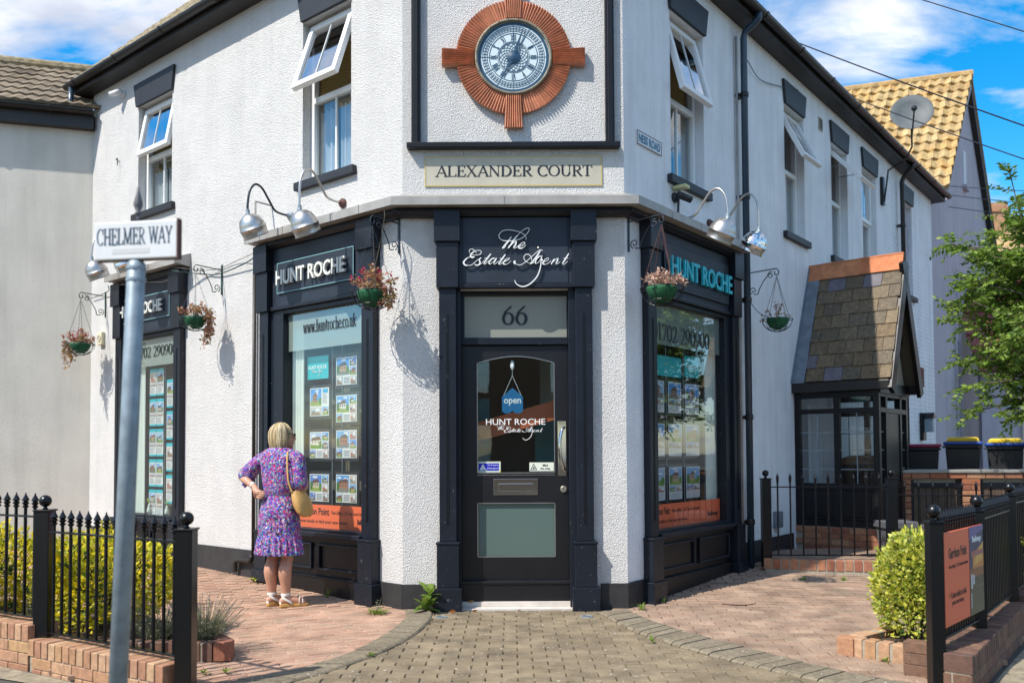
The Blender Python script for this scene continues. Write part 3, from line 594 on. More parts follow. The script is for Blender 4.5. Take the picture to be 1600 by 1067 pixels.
WR = [(.88, 1.6, 4.07, 5.72), (3.82, 4.5, 4.1, 5.72), (5.55, 6.25, 4.1, 5.72), (6.95, 7.67, 4.1, 5.72)]
wallsheet(FL, 0, 5.95, -.1, 6.25, WL + [(.5, 1.78, .6, 2.83), (3.8, 4.98, .6, 2.83)], .25, M['stucco'], 'wall', B)
wallsheet(FRt, 0, 8.3, -.1, 6.25, WR + [(.5, 2.0, .6, 2.83)], .25, M['stucco2'], 'wall', B)
M['wbrick'] = M['stucco2'].copy(); M['wbrick'].name = 'white painted brickwork'
def paintbrick(m, u, sc=1):
    nt = m.node_tree; N = nt.nodes; L = nt.links; b = N['Principled BSDF']
    geo = N.new('ShaderNodeNewGeometry'); dt = N.new('ShaderNodeVectorMath'); dt.operation = 'DOT_PRODUCT'; L.new(geo.outputs['Position'], dt.inputs[0]); dt.inputs[1].default_value = u
    se = N.new('ShaderNodeSeparateXYZ'); L.new(geo.outputs['Position'], se.inputs[0]); cb = N.new('ShaderNodeCombineXYZ'); L.new(dt.outputs['Value'], cb.inputs[0]); L.new(se.outputs[2], cb.inputs[1])
    br = N.new('ShaderNodeTexBrick'); br.inputs['Scale'].default_value = 1; br.inputs['Brick Width'].default_value = .225; br.inputs['Row Height'].default_value = .075; br.inputs['Mortar Size'].default_value = .012; br.inputs['Mortar Smooth'].default_value = .4
    L.new(cb.outputs[0], br.inputs['Vector']); bm = N.new('ShaderNodeBump'); bm.inputs['Distance'].default_value = .008; bm.inputs['Strength'].default_value = 1; bm.invert = True; L.new(br.outputs['Fac'], bm.inputs['Height']); L.new(bm.outputs[0], b.inputs['Normal'])
paintbrick(M['wbrick'], FR['R'][1])
wallsheet(FRt, 8.3, 11.3, -.1, 6.25, [(9.14, 9.86, 4.1, 5.72)], .25, M['wbrick'], 'wall', B, n0=-.01)
wallsheet(FF, 0, 1.985, -.1, 7.4, [(.5, 1.5, 0, 2.83)], .25, M['stucco'], 'wall', B)
g = G(); g.box(FRt, 11.05, 11.3, -3.5, -.262, -.1, 6.25); g.build('wall', M['wbrick'], B)   # return at the far end
# plinth band
def plinth(F, a, b, z1, th=.014):
    g = G(); g.box(F, a, b, -.25, th, -.1, z1); g.build('plinth', M['plinth'], B, bev=.004)
plinth(FF, -.005, .28, .22); plinth(FF, 1.745, 1.99, .22); plinth(FL, -.0, .28, .22, .0141); plinth(FL, 2.1, 3.58, .365); plinth(FL, 5.2, 5.94, .44); plinth(FRt, .0, .26, .225, .0141); plinth(FRt, 2.31, 3.9, .365)
plinth(FRt, 5.35, 11.3, .42)
# interior shell
def shell(F, s0, s1, q0, q1, z0, z1, m, name, par):
    g = G(); P = lambda a, b, c: F(a, b, c)
    g.quad([P(s0, q1, z0), P(s1, q1, z0), P(s1, q1, z1), P(s0, q1, z1)], 0, 0)
    g.quad([P(s0, q0, z0), P(s0, q1, z0), P(s0, q1, z1), P(s0, q0, z1)], 0, 0); g.quad([P(s1, q0, z0), P(s1, q1, z0), P(s1, q1, z1), P(s1, q0, z1)], 0, 0)
    g.quad([P(s0, q0, z0), P(s1, q0, z0), P(s1, q1, z0), P(s0, q1, z0)], 0, 0); g.quad([P(s0, q0, z1), P(s1, q0, z1), P(s1, q1, z1), P(s0, q1, z1)], 0, 0)
    return g.build(name, m, par)
# ------------------------------------------------ roof, gutters
RP = radians(46.5)
def roofplane(F, s0, s1, D, q0=.20, z0=6.36):
    g = G(); ny = int(D / .3); t = tan(RP)
    for j in range(ny):
        a = q0 - j * .24; b = a - .27; za = z0 + (q0 - a) * t + (.03 if j % 1 == 0 else 0); zb = z0 + (q0 - b) * t
        n = int((s1 - s0) / .075)
        for i in range(n):
            sa = s0 + i * .075; hgt = .018 * (1 if i % 4 < 2 else 0); hgt2 = .018 * (1 if (i + 1) % 4 < 2 else 0)
            P = [F(sa, a, za + hgt), F(sa + .075, a, za + hgt2), F(sa + .075, b, zb + hgt2 * .6), F(sa, b, zb + hgt * .6)]
            g.quad(P, 0, random.random()); 
            if j < 2 or F is FL: g.quad([F(sa, a, za - .03), F(sa + .075, a, za - .03), P[1], P[0]], 0, .3)
    return g
g = roofplane(FL, .1, 6.15, 3.2); g.build('roof', M['tilem'], B, kind='stuff')
g = roofplane(FRt, .1, 11.6, 3.2); g.build('roof', M['tilem'], B, kind='stuff')
g = G(); g.box(FL, -.2, 6.12, -.2, .17, 6.185, 6.2); g.box(FL, -.05, 6.12, .17, .195, 6.1851, 6.34); g.build('soffit', M['soffit'], B)
g = G(); g.box(FRt, -.2, 11.55, -.2, .17, 6.185, 6.2); g.box(FRt, -.05, 11.55, .17, .195, 6.1851, 6.34); g.build('soffit', M['soffit'], B)
def gutter(F, s0, s1, q, z, par, r=.056, step=1.1):
    g = G(); prof = [(q + r * cos(a), z + r * sin(a)) for a in [radians(180 + 15 * i) for i in range(13)]]; prof2 = [(q + (r - .005) * cos(a), z + (r - .005) * sin(a)) for a in [radians(360 - 15 * i) for i in range(13)]]
    pr = prof + prof2; k = len(pr); V = [F(s0, a, b) for a, b in pr] + [F(s1, a, b) for a, b in pr]
    g.add(V, [(i, (i + 1) % k, k + (i + 1) % k, k + i) for i in range(k)] + [tuple(range(13)), tuple(range(k, k + 13))], t=.1)
    o = g.build('gutter', M['gutter'], par)
    s = s0 + .5
    while s < s1:
        g = G(); pr = [(q + (r + .007) * cos(a), z + (r + .007) * sin(a)) for a in [radians(175 + 19 * i) for i in range(11)]]
        for i in range(10):
            a, b = pr[i], pr[i + 1]; g.quad([F(s, *a), F(s, *b), F(s + .045, *b), F(s + .045, *a)], t=.1)
            a2 = (q + (a[0] - q) * .86, z + (a[1] - z) * .86); b2 = (q + (b[0] - q) * .86, z + (b[1] - z) * .86)
            g.quad([F(s, *a2), F(s, *b2), F(s, *b), F(s, *a)], t=.1); g.quad([F(s + .045, *a2), F(s + .045, *b2), F(s + .045, *b), F(s + .045, *a)], t=.1)
        g.build('gutter_bracket', M['gutter'], o); s += step
    return o
gutter(FL, -.1, 6.2, .253, 6.29, B); gutter(FRt, -.1, 11.6, .253, 6.29, B)
# ------------------------------------------------ upper windows
def window(F, s0, s1, z0, z1, ang, lz, blind=None, curtain=False, low=.5, lint=None, sill=True, n=-.1, mid=None, hingeleft=False, deep=1.2, room='room'):
    zm = mid if mid else z0 + (z1 - z0) * .53; fw_ = .055
    g = G(); g.box(F, s0, s0 + fw_, n - .06, n, z0, z1); g.box(F, s1 - fw_, s1, n - .06, n, z0, z1); g.box(F, s0 + fw_, s1 - fw_, n - .06, n, z0, z0 + fw_); g.box(F, s0 + fw_, s1 - fw_, n - .06, n, z1 - fw_, z1); g.box(F, s0 + fw_, s1 - fw_, n - .06, n, zm - .03, zm + .03)
    g.box(F, (s0 + s1) / 2 - .3 * (s1 - s0), (s0 + s1) / 2 + .3 * (s1 - s0), n, n + .012, z1 - .04, z1 - .02)
    w = g.build('window', M['upvc'], B, bev=.004)
    g = G(); c = (s0 + s1) / 2; g.box(F, c - .009, c + .009, n - .045, n - .02, z0 + fw_, zm - .03); g.build('glazing_bar', M['upvc'], w)
    g = G(); g.quad([F(s0 + fw_, n - .035, z0 + fw_), F(s1 - fw_, n - .035, z0 + fw_), F(s1 - fw_, n - .035, zm - .03), F(s0 + fw_, n - .035, zm - .03)]); g.build('pane', M['glassu'], w)
    # top-hung sash
    h = z1 - .05 - (zm - .0); ca, sa = cos(ang), sin(ang); hz = z1 - .05
    SF = lambda s, q, d: F(s, n + .012 + q * ca + d * sa, hz - d * ca + q * sa)
    a0, a1 = s0 + .04, s1 - .04; e = .06; g = G()
    for bx in ((a0, a0 + e, 0, h), (a1 - e, a1, 0, h), (a0 + e, a1 - e, 0, e), (a0 + e, a1 - e, h - e, h)):
        g.box(SF, bx[0], bx[1], -.03, .025, bx[2], bx[3])
    sh = g.build('sash', M['upvc'], w, bev=.004)
    g = G(); g.quad([SF(a0 + e, 0, e), SF(a1 - e, 0, e), SF(a1 - e, 0, h - e), SF(a0 + e, 0, h - e)]); g.build('pane', M['glasss'], w)
    g = G(); g.box(SF, c - .005, c + .005, .002, .008, e, h - e); g.build('glazing_bar', M['upvc'], w)
    if ang > .1:
        for ss in (a0 + .03, a1 - .03):
            g = G(); g.tube([F(ss, n, hz - .28), SF(ss, -.03, .36)], .006, 5); g.build('stay_arm', M['galv'], w)
    if lz:
        l0, l1 = lint; m_ = .06; g = G(); g.prism(F, [(l0 + m_, lz), (l1 - m_, lz), (l1, lz + .29), (l0, lz + .29)], -.0, .035); g.build('lintel', M['lintel'], w, bev=.005)
    if sill: g = G(); g.box(F, s0 - .08, s1 + .08, -.09, .055, z0 - .085, z0 - .002); g.build('sill', M['lintel'], w, bev=.006)
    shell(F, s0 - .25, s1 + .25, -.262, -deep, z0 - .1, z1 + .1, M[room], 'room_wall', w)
    if blind:
        g = G(); z = z1 - .06
        while z > blind: g.box(lambda a, b, c: F(a, -.2 + b, c + b * .6), s0 + .04, s1 - .04, -.022, .022, z - .002, z, t=.5); z -= .032
        g.build('blind', M['blind'], w, kind='stuff')
    if curtain:
        for (u0, u1) in ((s0 + .02, s0 + (s1 - s0) * .52), (s0 + (s1 - s0) * .60, s1 + .2)):
            g = G(); n_ = 28
            for i in range(n_):
                x0 = u0 + (u1 - u0) * i / n_; x1 = u0 + (u1 - u0) * (i + 1) / n_; q0 = -.215 + .02 * sin(i * 1.4); q1 = -.215 + .02 * sin((i + 1) * 1.4)
                g.quad([F(x0, q0, z0 + .01), F(x1, q1, z0 + .01), F(x1, q1, zm), F(x0, q0, zm)])
            g.build('curtain', M['cloth'], w, smooth=True)
    return w
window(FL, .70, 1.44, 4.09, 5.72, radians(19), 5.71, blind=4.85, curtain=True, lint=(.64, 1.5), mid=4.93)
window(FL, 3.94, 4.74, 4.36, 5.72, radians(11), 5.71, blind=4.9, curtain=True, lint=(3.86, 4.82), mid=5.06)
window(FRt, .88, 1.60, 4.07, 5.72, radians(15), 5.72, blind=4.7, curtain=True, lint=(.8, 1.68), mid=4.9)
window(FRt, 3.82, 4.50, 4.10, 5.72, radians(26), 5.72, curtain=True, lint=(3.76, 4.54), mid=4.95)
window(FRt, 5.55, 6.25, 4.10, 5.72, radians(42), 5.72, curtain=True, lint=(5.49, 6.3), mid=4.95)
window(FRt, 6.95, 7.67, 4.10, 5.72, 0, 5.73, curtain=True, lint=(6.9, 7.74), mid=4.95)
window(FRt, 9.14, 9.86, 4.10, 5.72, 0, 5.73, curtain=True, lint=(9.1, 9.9), mid=4.95, n=-.14)
# ------------------------------------------------ clock panel frame on the front
g = G(); g.box(FF, .085, .165, 0, .05, 4.135, 7.3); g.box(FF, .1, .145, .05, .065, 4.135, 7.3); g.build('panel_post', M['black'], B, bev=.004)
g = G(); g.box(FF, 1.82, 1.90, 0, .05, 4.135, 7.3); g.box(FF, 1.84, 1.885, .05, .065, 4.135, 7.3); g.build('panel_post', M['black'], B, bev=.004)
g = G(); g.box(FF, .045, 1.945, 0, .085, 4.085, 4.133); g.build('panel_shelf', M['black'], B, bev=.006)
# ------------------------------------------------ canopy
TA, TB = tan(radians(19.5)), tan(radians(25.5))
def canopy(sections, name):
    pr = [(0, 3.69), (.19, 3.615), (.209, 3.61), (.209, 3.535), (.195, 3.535), (.19, 3.55), (0, 3.53)]; k = len(pr); V = []; fs = []
    for f in sections: V += [f(a, b) for a, b in pr]
    for j in range(len(sections) - 1):
        for i in range(k): fs.append((j * k + i, j * k + (i + 1) % k, (j + 1) * k + (i + 1) % k, (j + 1) * k + i))
    fs += [tuple(range(k))[::-1], tuple(range((len(sections) - 1) * k, len(sections) * k))]
    g = G(); g.add(V, fs, t=.5); c = g.build(name, M['lead'], B); bm = bmesh.new(); bm.from_mesh(c.data); bmesh.ops.recalc_face_normals(bm, faces=bm.faces); bm.to_mesh(c.data); bm.free(); return c
can = canopy([lambda a, b: FL(2.14, a, b), lambda a, b: FF(-a * TA, a, b), lambda a, b: FF(1.985 + a * TB, a, b), lambda a, b: FRt(2.32, a, b)], 'canopy')
for F_, ss in ((FL, (.35, .72, 1.1, 1.48, 1.86)), (FF, (.9,)), (FRt, (.5, 1.1, 1.7))):
    g = G()
    for s in ss: g.box(F_, s, s + .012, .2085, .2135, 3.533, 3.613)
    g.build('lead_seam', M['lead'], can)
canopy([lambda a, b: FL(5.17, a, b), lambda a, b: FL(3.5, a, b)], 'canopy')
# beam under the canopy
def under(sections):
    pr = [(0, 3.527), (.11, 3.527), (.11, 3.50), (.07, 3.47), (0, 3.47)]; k = len(pr); V = []; fs = []
    for f in sections: V += [f(a, b) for a, b in pr]
    for j in range(len(sections) - 1):
        for i in range(k): fs.append((j * k + i, j * k + (i + 1) % k, (j + 1) * k + (i + 1) % k, (j + 1) * k + i))
    fs += [tuple(range(k))[::-1], tuple(range((len(sections) - 1) * k, len(sections) * k))]
    g = G(); g.add(V, fs, t=.5); c = g.build('cornice', M['navy'], B); bm = bmesh.new(); bm.from_mesh(c.data); bmesh.ops.recalc_face_normals(bm, faces=bm.faces); bm.to_mesh(c.data); bm.free()
under([lambda a, b: FL(2.08, a, b), lambda a, b: FF(-a * TA, a, b), lambda a, b: FF(1.985 + a * TB, a, b), lambda a, b: FRt(2.28, a, b)])
under([lambda a, b: FL(5.15, a, b), lambda a, b: FL(3.53, a, b)])
# ------------------------------------------------ pilaster
def pilaster(F, c, w, zg, par, m='navy'):
    h = w / 2; g = G()
    for (x, q, z0, z1) in ((h + .045, .125, zg, .20), (h + .022, .105, .2, .575), (h + .03, .112, .575, .597), (h, .07, .597, 2.83), (h + .022, .10, 2.83, 3.235), (h + .04, .125, 3.235, 3.515)):
        g.box(F, c - x, c + x, 0, q, z0, z1)
    o = g.build('pilaster', M[m], par, bev=.005)
    g = G(); g.box(F, c - .012, c - .004, .07, .0735, .75, 2.6); g.box(F, c + .004, c + .012, .07, .0735, .75, 2.6); g.build('groove_bead', M['black'], par)
    return o
def shopfront(F, s0, s1, glass, zg0, zg1, sill_z=.63, gl0=None, gl1=None, plate=True):
    c0, c1 = s0 + .12, s1 - .12; a, b = gl0, gl1
    g = G(); # frame round the glass
    g.box(F, c0 + .07, a, -.08, .03, .6, 2.83); g.box(F, b, c1 - .07, -.08, .03, .6, 2.83); g.box(F, a, b, -.08, .028, 2.79, 2.83); g.box(F, a, b, -.08, .026, .6, .645)
    sf = g.build('shopfront', M['navy'], B, bev=.004)
    for c, zg in ((c0, zg0), (c1, zg1)): pilaster(F, c, .15, zg, sf)
    g = G(); g.box(F, c0 + .1, c1 - .1, 0, .035, 2.875, 3.47); g.build('fascia', M['navyf'], sf, bev=.003)
    g = G(); g.box(F, c0 + .1, c1 - .1, 0, .062, 2.832, 2.873); g.build('fascia_moulding', M['navy'], sf, bev=.008)
    g = G(); g.box(F, c0 + .09, c1 - .09, 0, .095, .575, .62); g.box(F, c0 + .09, c1 - .09, 0, .06, .55, .575); g.build('sill', M['navy'], sf, bev=.008)
    g = G(); g.box(F, c0 + .08, c1 - .08, -.2, .012, min(zg0, zg1), .55); g.build('stall_riser', M['black'], sf)
    g = G(); g.box(F, c0 + .09, c1 - .09, .012, .05, min(zg0, zg1), .185); g.box(F, c0 + .09, c1 - .09, .012, .058, .185, .2); g.build('bottom_rail', M['black'], sf, bev=.005)
    m_ = (c0 + c1) / 2; e = .022
    for (p, q) in ((c0 + .15, m_ - .05), (m_ + .05, c1 - .15)):
        g = G(); g.box(F, p, q, .012, .04, .49, .49 + e); g.box(F, p, q, .012, .04, .26, .26 + e); g.box(F, p, p + e, .012, .0395, .26 + e, .49); g.box(F, q - e, q, .012, .0395, .26 + e, .49); g.build('riser_panel', M['navy'], sf, bev=.006)
    g = G(); g.quad([F(a, -.03, .645), F(b, -.03, .645), F(b, -.03, 2.79), F(a, -.03, 2.79)]); g.build('pane', M[glass], sf)
    return sf
sfN = shopfront(FL, .27, 2.11, 'glass', -.02, .08, gl0=.52, gl1=1.71)
sfF = shopfront(FL, 3.56, 5.19, 'glass', .08, .14, gl0=3.80, gl1=4.97)
sfR = shopfront(FRt, .25, 2.29, 'glassr', -.02, .04, gl0=.5, gl1=1.97)
shell(FL, .42, 2.5, -.262, -1.3, .6, 2.95, M['sage'], 'display_wall', sfN); shell(FL, 3.75, 5.85, -.262, -1.3, .6, 2.95, M['sage'], 'display_wall', sfF); shell(FRt, .45, 3.0, -.262, -1.3, .6, 2.95, M['sage'], 'display_wall', sfR)
# vinyl bands
for F, a, b, z, sf in ((FL, .521, 1.709, 2.41, sfN), (FL, 3.801, 4.969, 2.45, sfF), (FRt, .501, 1.969, 2.40, sfR)):
    g = G(); g.quad([F(a, -.034, z), F(b, -.034, z), F(b, -.034, 2.789), F(a, -.034, 2.789)]); g.build('vinyl_band', M['frost'], sf)
# display backing boards, pale column, hanging rails
for F, a, b, z0, z1, sf, m in ((FL, .45, 1.36, .6, 2.42, sfN, 'umber'), (FL, 3.75, 4.5, .6, 2.35, sfF, 'umber'), (FRt, .47, 1.72, .6, 2.35, sfR, 'umber')):
    g = G(); g.box(F, a, b, -.32, -.30, z0, z1); g.build('display_board', M[m], sf)
for F_, u0, u1, q_, z1_, sf in ((FL, 1.535, 1.74, -.10, 2.79, sfN), (FL, 4.70, 5.0, -.10, 2.79, sfF), (FRt, 1.74, 2.02, -.10, 2.79, sfR)):
    g = G(); n_ = 30
    for i in range(n_):
        x0 = u0 + (u1 - u0) * i / n_; x1 = u0 + (u1 - u0) * (i + 1) / n_; q0 = q_ + .007 * sin(i * .8) + .003 * sin(i * 2.1); q1 = q_ + .007 * sin(i * .8 + .8) + .003 * sin(i * 2.1 + 2.1); g.quad([F_(x0, q0, .65), F_(x1, q1, .65), F_(x1, q1, z1_), F_(x0, q0, z1_)])
    g.build('display_curtain', M['pale'], sf, smooth=True)
for F, ss, sf in ((FL, (.63, .99, 1.14), sfN), (FRt, (.98, 1.34), sfR), (FL, (4.3,), sfF)):
    for s in ss: g = G(); g.tube([F(s, -.14, .65), F(s, -.14, 2.8)], .004, 5); g.build('display_cable', M['galv'], sf)
# ------------------------------------------------ doorway
door = G()
for (a, b, z0, z1) in ((.52, .655, .235, 2.335), (1.355, 1.475, .235, 2.335), (.655, 1.355, .235, .44), (.655, 1.355, .925, 1.19)): door.box(FF, a, b, -.15, -.11, z0, z1)
arch = [(.655, 2.335), (.655, 2.19)] + [(.655 + .7 * i / 12, 2.19 + .055 * sin(pi * i / 12) + .0 * i) for i in range(1, 12)] + [(1.355, 2.19), (1.355, 2.335)]
# head with shallow arch, cut in strips
for i in range(12):
    x0, x1 = .655 + .7 * i / 12, .655 + .7 * (i + 1) / 12; h0, h1 = 2.185 + .06 * sin(pi * i / 12), 2.185 + .06 * sin(pi * (i + 1) / 12)
    door.prism(FF, [(x0, h0), (x1, h1), (x1, 2.335), (x0, 2.335)], -.15, -.11, cap=True)
D = door.build('door', M['doorb'], B)
g = G(); P = [(.655 + .7 * i / 12, 2.185 + .06 * sin(pi * i / 12)) for i in range(13)]
g.quad([FF(.655, -.135, 1.19), FF(1.355, -.135, 1.19)] + [FF(x, -.135, z) for x, z in P[::-1]]); g.build('upper_pane', M['glassd'], D)
g = G(); g.quad([FF(.655, -.132, .44), FF(1.355, -.132, .44), FF(1.355, -.132, .925), FF(.655, -.132, .925)]); g.build('lower_pane', M['frostd'], D)
g = G(); e = .007
for (a, b, z0, z1) in ((.655, .655 + e, 1.19, 2.185), (1.355 - e, 1.355, 1.19, 2.185), (.655, 1.355, 1.19, 1.19 + e), (.655, 1.355, 1.172, 1.176), (.655, .655 + e, .44, .925), (1.355 - e, 1.355, .44, .925), (.655, 1.355, .44, .44 + e), (.655, 1.355, .925 - e, .925)): g.box(FF, a, b, -.11, -.1085, z0, z1)
for i in range(12): g.prism(FF, [(P[i][0], P[i][1]), (P[i + 1][0], P[i + 1][1]), (P[i + 1][0], P[i + 1][1] - e), (P[i][0], P[i][1] - e)], -.11, -.1085)
g.build('pane_bead', M['alu'], D)
g = G(); g.box(FF, .80, 1.2, -.11, -.104, .995, 1.14); g.build('letterbox', M['chrome'], D, bev=.002)
g = G(); g.box(FF, .845, 1.155, -.104, -.097, 1.028, 1.098); g.build('letterbox_flap', M['chrome'], D, bev=.003)
g = G(); g.box(FF, 1.382, 1.456, -.11, -.105, 1.165, 1.655); g.build('handle_plate', M['chrome'], D, bev=.002)
g = G(); g.tube(smoothpts([FF(1.44, -.105, 1.60), FF(1.42, -.06, 1.58), FF(1.40, -.045, 1.50), FF(1.395, -.04, 1.41), FF(1.41, -.045, 1.30), FF(1.43, -.06, 1.24), FF(1.44, -.105, 1.22)]), .013, 8); g.build('pull_handle', M['chrome'], D, smooth=True)
g = G(); g.lathe(FF(1.43, -.11, 1.045), [(.03, 0), (.03, .01), (.024, .016), (0, .016)], 18, (0, -1, 0)); g.build('lock', M['brass'], D)
g = G(); g.box(FF, 1.427, 1.433, -.094, -.092, 1.033, 1.057); g.build('keyhole', M['ink'], D)
g = G(); # frame
g.box(FF, .478, .518, -.2, .004, .0, 2.83); g.box(FF, 1.478, 1.537, -.2, .004, .0, 2.83); g.box(FF, .518, 1.478, -.18, -.08, 2.345, 2.41); g.box(FF, .518, 1.478, -.18, -.08, 2.79, 2.83)
g.box(FF, .518, .545, -.18, -.082, 2.41, 2.79); g.box(FF, 1.468, 1.478, -.18, -.082, 2.41, 2.79)
dfm = g.build('door_frame', M['navy'], B, bev=.003)
g = G(); g.quad([FF(.545, -.12, 2.41), FF(1.468, -.12, 2.41), FF(1.468, -.12, 2.79), FF(.545, -.12, 2.79)]); g.build('fanlight', M['frostf'], dfm)
g = G(); g.box(FF, .5, 1.5, -.25, -.05, .205, .235); g.box(FF, .505, 1.495, -.24, -.06, .06, .204); g.build('door_step', M['doorb'], B, bev=.006)
g = G(); g.box(FF, .505, 1.495, -.2, .055, -.05, .012); g.box(FF, .507, 1.493, -.2, -.045, .012, .055); g.build('threshold', M['stone'], B, bev=.004)
for c in (.405, 1.61): pilaster(FF, c, .15, -.02, B)
g = G(); g.box(FF, .50, 1.515, -.2, .035, 2.875, 3.47); g.build('fascia', M['navyf'], B, bev=.003)
g = G(); g.box(FF, .50, 1.515, -.2, .055, 2.832, 2.873); g.build('fascia_moulding', M['navy'], B, bev=.006)
# room behind the door
g = G(); shell(FF, .3, 1.7, -.26, -2.6, .06, 2.9, M['teal'], 'hall_wall', B)
g = G(); g.box(lambda a, b, c: FF(a, b, c + (a - .3) * .28), .32, 1.68, -.40, -.38, 1.38, 1.56); g.build('hall_beam', M['orangew'], B)
g = G(); g.box(FF, .4, .75, -1.1, -.7, .1, 1.9); g.box(FF, 1.2, 1.6, -1.5, -.9, .1, 1.7); g.build('hall_cupboard', M['teal'], B)
# ------------------------------------------------ downpipes
def pipe(F, s, q, z0, z1, r, top=True, m='pipe', clips=()):
    g = G(); pts = [F(s, q, z0), F(s, q, z1)]
    if top: pts += [F(s, q + .02, z1 + .06), F(s + .03, .2, 6.14), F(s + .03, .253, 6.18), F(s + .03, .253, 6.25)]
    g.tube(pts, r, 12); o = g.build('downpipe', M[m], B, smooth=True)
    for z in clips:
        g = G(); g.lathe(F(s, q, z), [(r + .006, -.03), (r + .01, -.02), (r + .01, .02), (r + .006, .03)], 12); g.box(F, s - .06, s + .06, 0, q * .6, z - .015, z + .015); g.build('pipe_clip', M['gutter'], o)
pipe(FRt, 2.44, .085, .06, 6.0, .038, clips=(5.35, 4.2, 3.05, 1.75, .6))
pipe(FRt, 8.9, .085, .3, 5.95, .038, clips=(5.2, 4.0), m='gutter')
pipe(FRt, 2.36, .03, .5, 6.0, .012, False, 'lead')
pipe(FL, 2.2, .035, .3, 3.48, .019, False, 'soffit'); 
g = G(); g.tube(smoothpts([FL(2.2, .05, .32), FL(2.22, .06, .26), FL(2.3, .06, .26), FL(2.46, .06, .25), FL(2.49, .06, .2), FL(2.49, .06, .13)], 3), .026, 8); g.build('waste_pipe', M['gutter'], B, smooth=True)
g = G(); g.tube([FL(6.05, .253, 6.26), FL(6.05, .26, 6.0), FL(6.05, .26, 5.9)], .036, 10); g.build('downpipe', M['pipe'], B, smooth=True)
# ================================================================ SIGNS ON THE WALLS
def panel_sign(name, F, s0, s1, z0, z1, q0, q1, m, label, cat, edge=None, e=.01, group=None):
    g = G(); g.box(F, s0, s1, q0, q1, z0, z1); r = thing(name, label, cat, F((s0 + s1) / 2, q0, z0), group)
    g.build('panel', M[m], r, bev=.002)
    if edge:
        g = G(); q = q1 + .002
        for (a, b, c, d) in ((s0, s1, z0, z0 + e), (s0, s1, z1 - e, z1), (s0, s0 + e, z0 + e, z1 - e), (s1 - e, s1, z0 + e, z1 - e)): g.box(F, a, b, q1 - .001, q, c, d)
        g.build('border', M[edge], r)
    return r
r = panel_sign('name_panel', FF, .2, 1.79, 3.755, 4.03, 0, .008, 'cream', 'long cream panel reading ALEXANDER COURT in black capitals below the clock', 'sign', 'gold', .012)
serif_g('ALEXANDER COURT', FF, .30, 1.70, 3.845, 3.942, .0085, .0105).build('lettering', M['ink'], r)
r = panel_sign('shop_sign', FF, .54, 1.475, 2.878, 3.465, .036, .042, 'navyf', 'navy board over the door with white script words the Estate Agent', 'sign')
script_g(SCRIPT_THE + SCRIPT_EA, FF, lambda x: .54 + (715 + x / 10.667 - 722) * .00567, lambda y: 3.46 - (350 + y / 10.667 - 340) * .00573, .060, .068, .72).build('lettering', M['white'], r)
g = G()
for x, y in ((1335, 405), (1402, 612)): g.ball(FF(.54 + (715 + x / 10.667 - 722) * .00567, .068, 3.46 - (350 + y / 10.667 - 340) * .00573), .006, 8)
for x, y in ((830, 350), (200, 560), (600, 620), (1300, 620), (1600, 640), (1800, 600), (1100, 100), (1350, 800)): g.tube([FF(.54 + (715 + x / 10.667 - 722) * .00567, .04, 3.46 - (350 + y / 10.667 - 340) * .00573), FF(.54 + (715 + x / 10.667 - 722) * .00567, .062, 3.46 - (350 + y / 10.667 - 340) * .00573)], .003, 5)
g.build('stand_off', M['brass'], r)
NM = 'HUNT ROCHE'
def hr_sign(F, s0, s1, z0, z1, l0, l1, t0, t1, m, left, label, edge):
    r = panel_sign('shop_sign', F, s0, s1, z0, z1, .036, .055, 'navyf', label, 'sign', edge, .006)
    text_g(NM, F, l0, l1, t0, t1, .075, .098, left, bold=.018).build('lettering', M[m], r)
    g = G()
    for i in range(8):
        s = l0 + (l1 - l0) * (i + .6) / 8.3; g.box(F, s - .004, s + .004, .056, .076, (t0 + t1) / 2 - .004, (t0 + t1) / 2 + .004)
    g.build('stand_off', M['galv'], r); return r
M['cyl'] = mat('pale blue edge strip', (.25, .48, .52), .4)
hr_sign(FL, .60, 1.78, 3.0, 3.31, .68, 1.745, 3.075, 3.225, 'steell', True, 'navy HUNT ROCHE sign with pale metal letters over the window the woman looks into', 'cyl')
hr_sign(FL, 3.87, 5.04, 3.0, 3.30, 3.99, 5.0, 3.07, 3.215, 'steell', True, 'HUNT ROCHE sign with pale letters on the farthest left shopfront, half behind the pole', 'cyl')
hr_sign(FRt, .62, 2.04, 2.94, 3.37, .70, 2.03, 3.05, 3.245, 'cyan', False, 'HUNT ROCHE sign with turquoise letters on the shaded right shopfront', 'black')
serif_g('66', FF, .88, 1.12, 2.53, 2.70, -.116, -.113).build('door_number', M['ink'], tag(thing('number_sign', 'black number 66 on the pale glass over the door', 'number', FF(1, -.118, 2.55)), 'black number 66 on the pale glass over the door', 'number'))
def winlet(txt, F, a, b, z0, z1, left, label, cat='window lettering'):
    r = thing('window_lettering', label, cat, F((a + b) / 2, -.028, z0)); 
    tot = sum(SER[c][0] for c in txt); x = 0
    for wd_ in txt.split(' '):
        w_ = sum(SER[c][0] for c in wd_); u0, u1 = x / tot * (b - a), (x + w_) / tot * (b - a); x += w_ + SER[' '][0]
        (serif_g(wd_, F, b - u1, b - u0, z0, z1, -.028, -.0265, True, .72) if left else serif_g(wd_, F, a + u0, a + u1, z0, z1, -.028, -.0265, False, .72)).build('lettering', M['ink'], r)
    return r
winlet('www.huntroche.co.uk', FL, .66, 1.46, 2.575, 2.70, True, 'black web address www.huntroche.co.uk on the frosted band of the near left window')
winlet('01702 290900', FL, 3.86, 4.86, 2.56, 2.69, True, 'black phone number on the frosted band of the far left window behind the pole')
winlet('01702 290900', FRt, .53, 1.72, 2.44, 2.60, False, 'black phone number 01702 290900 on the shaded right shop window')
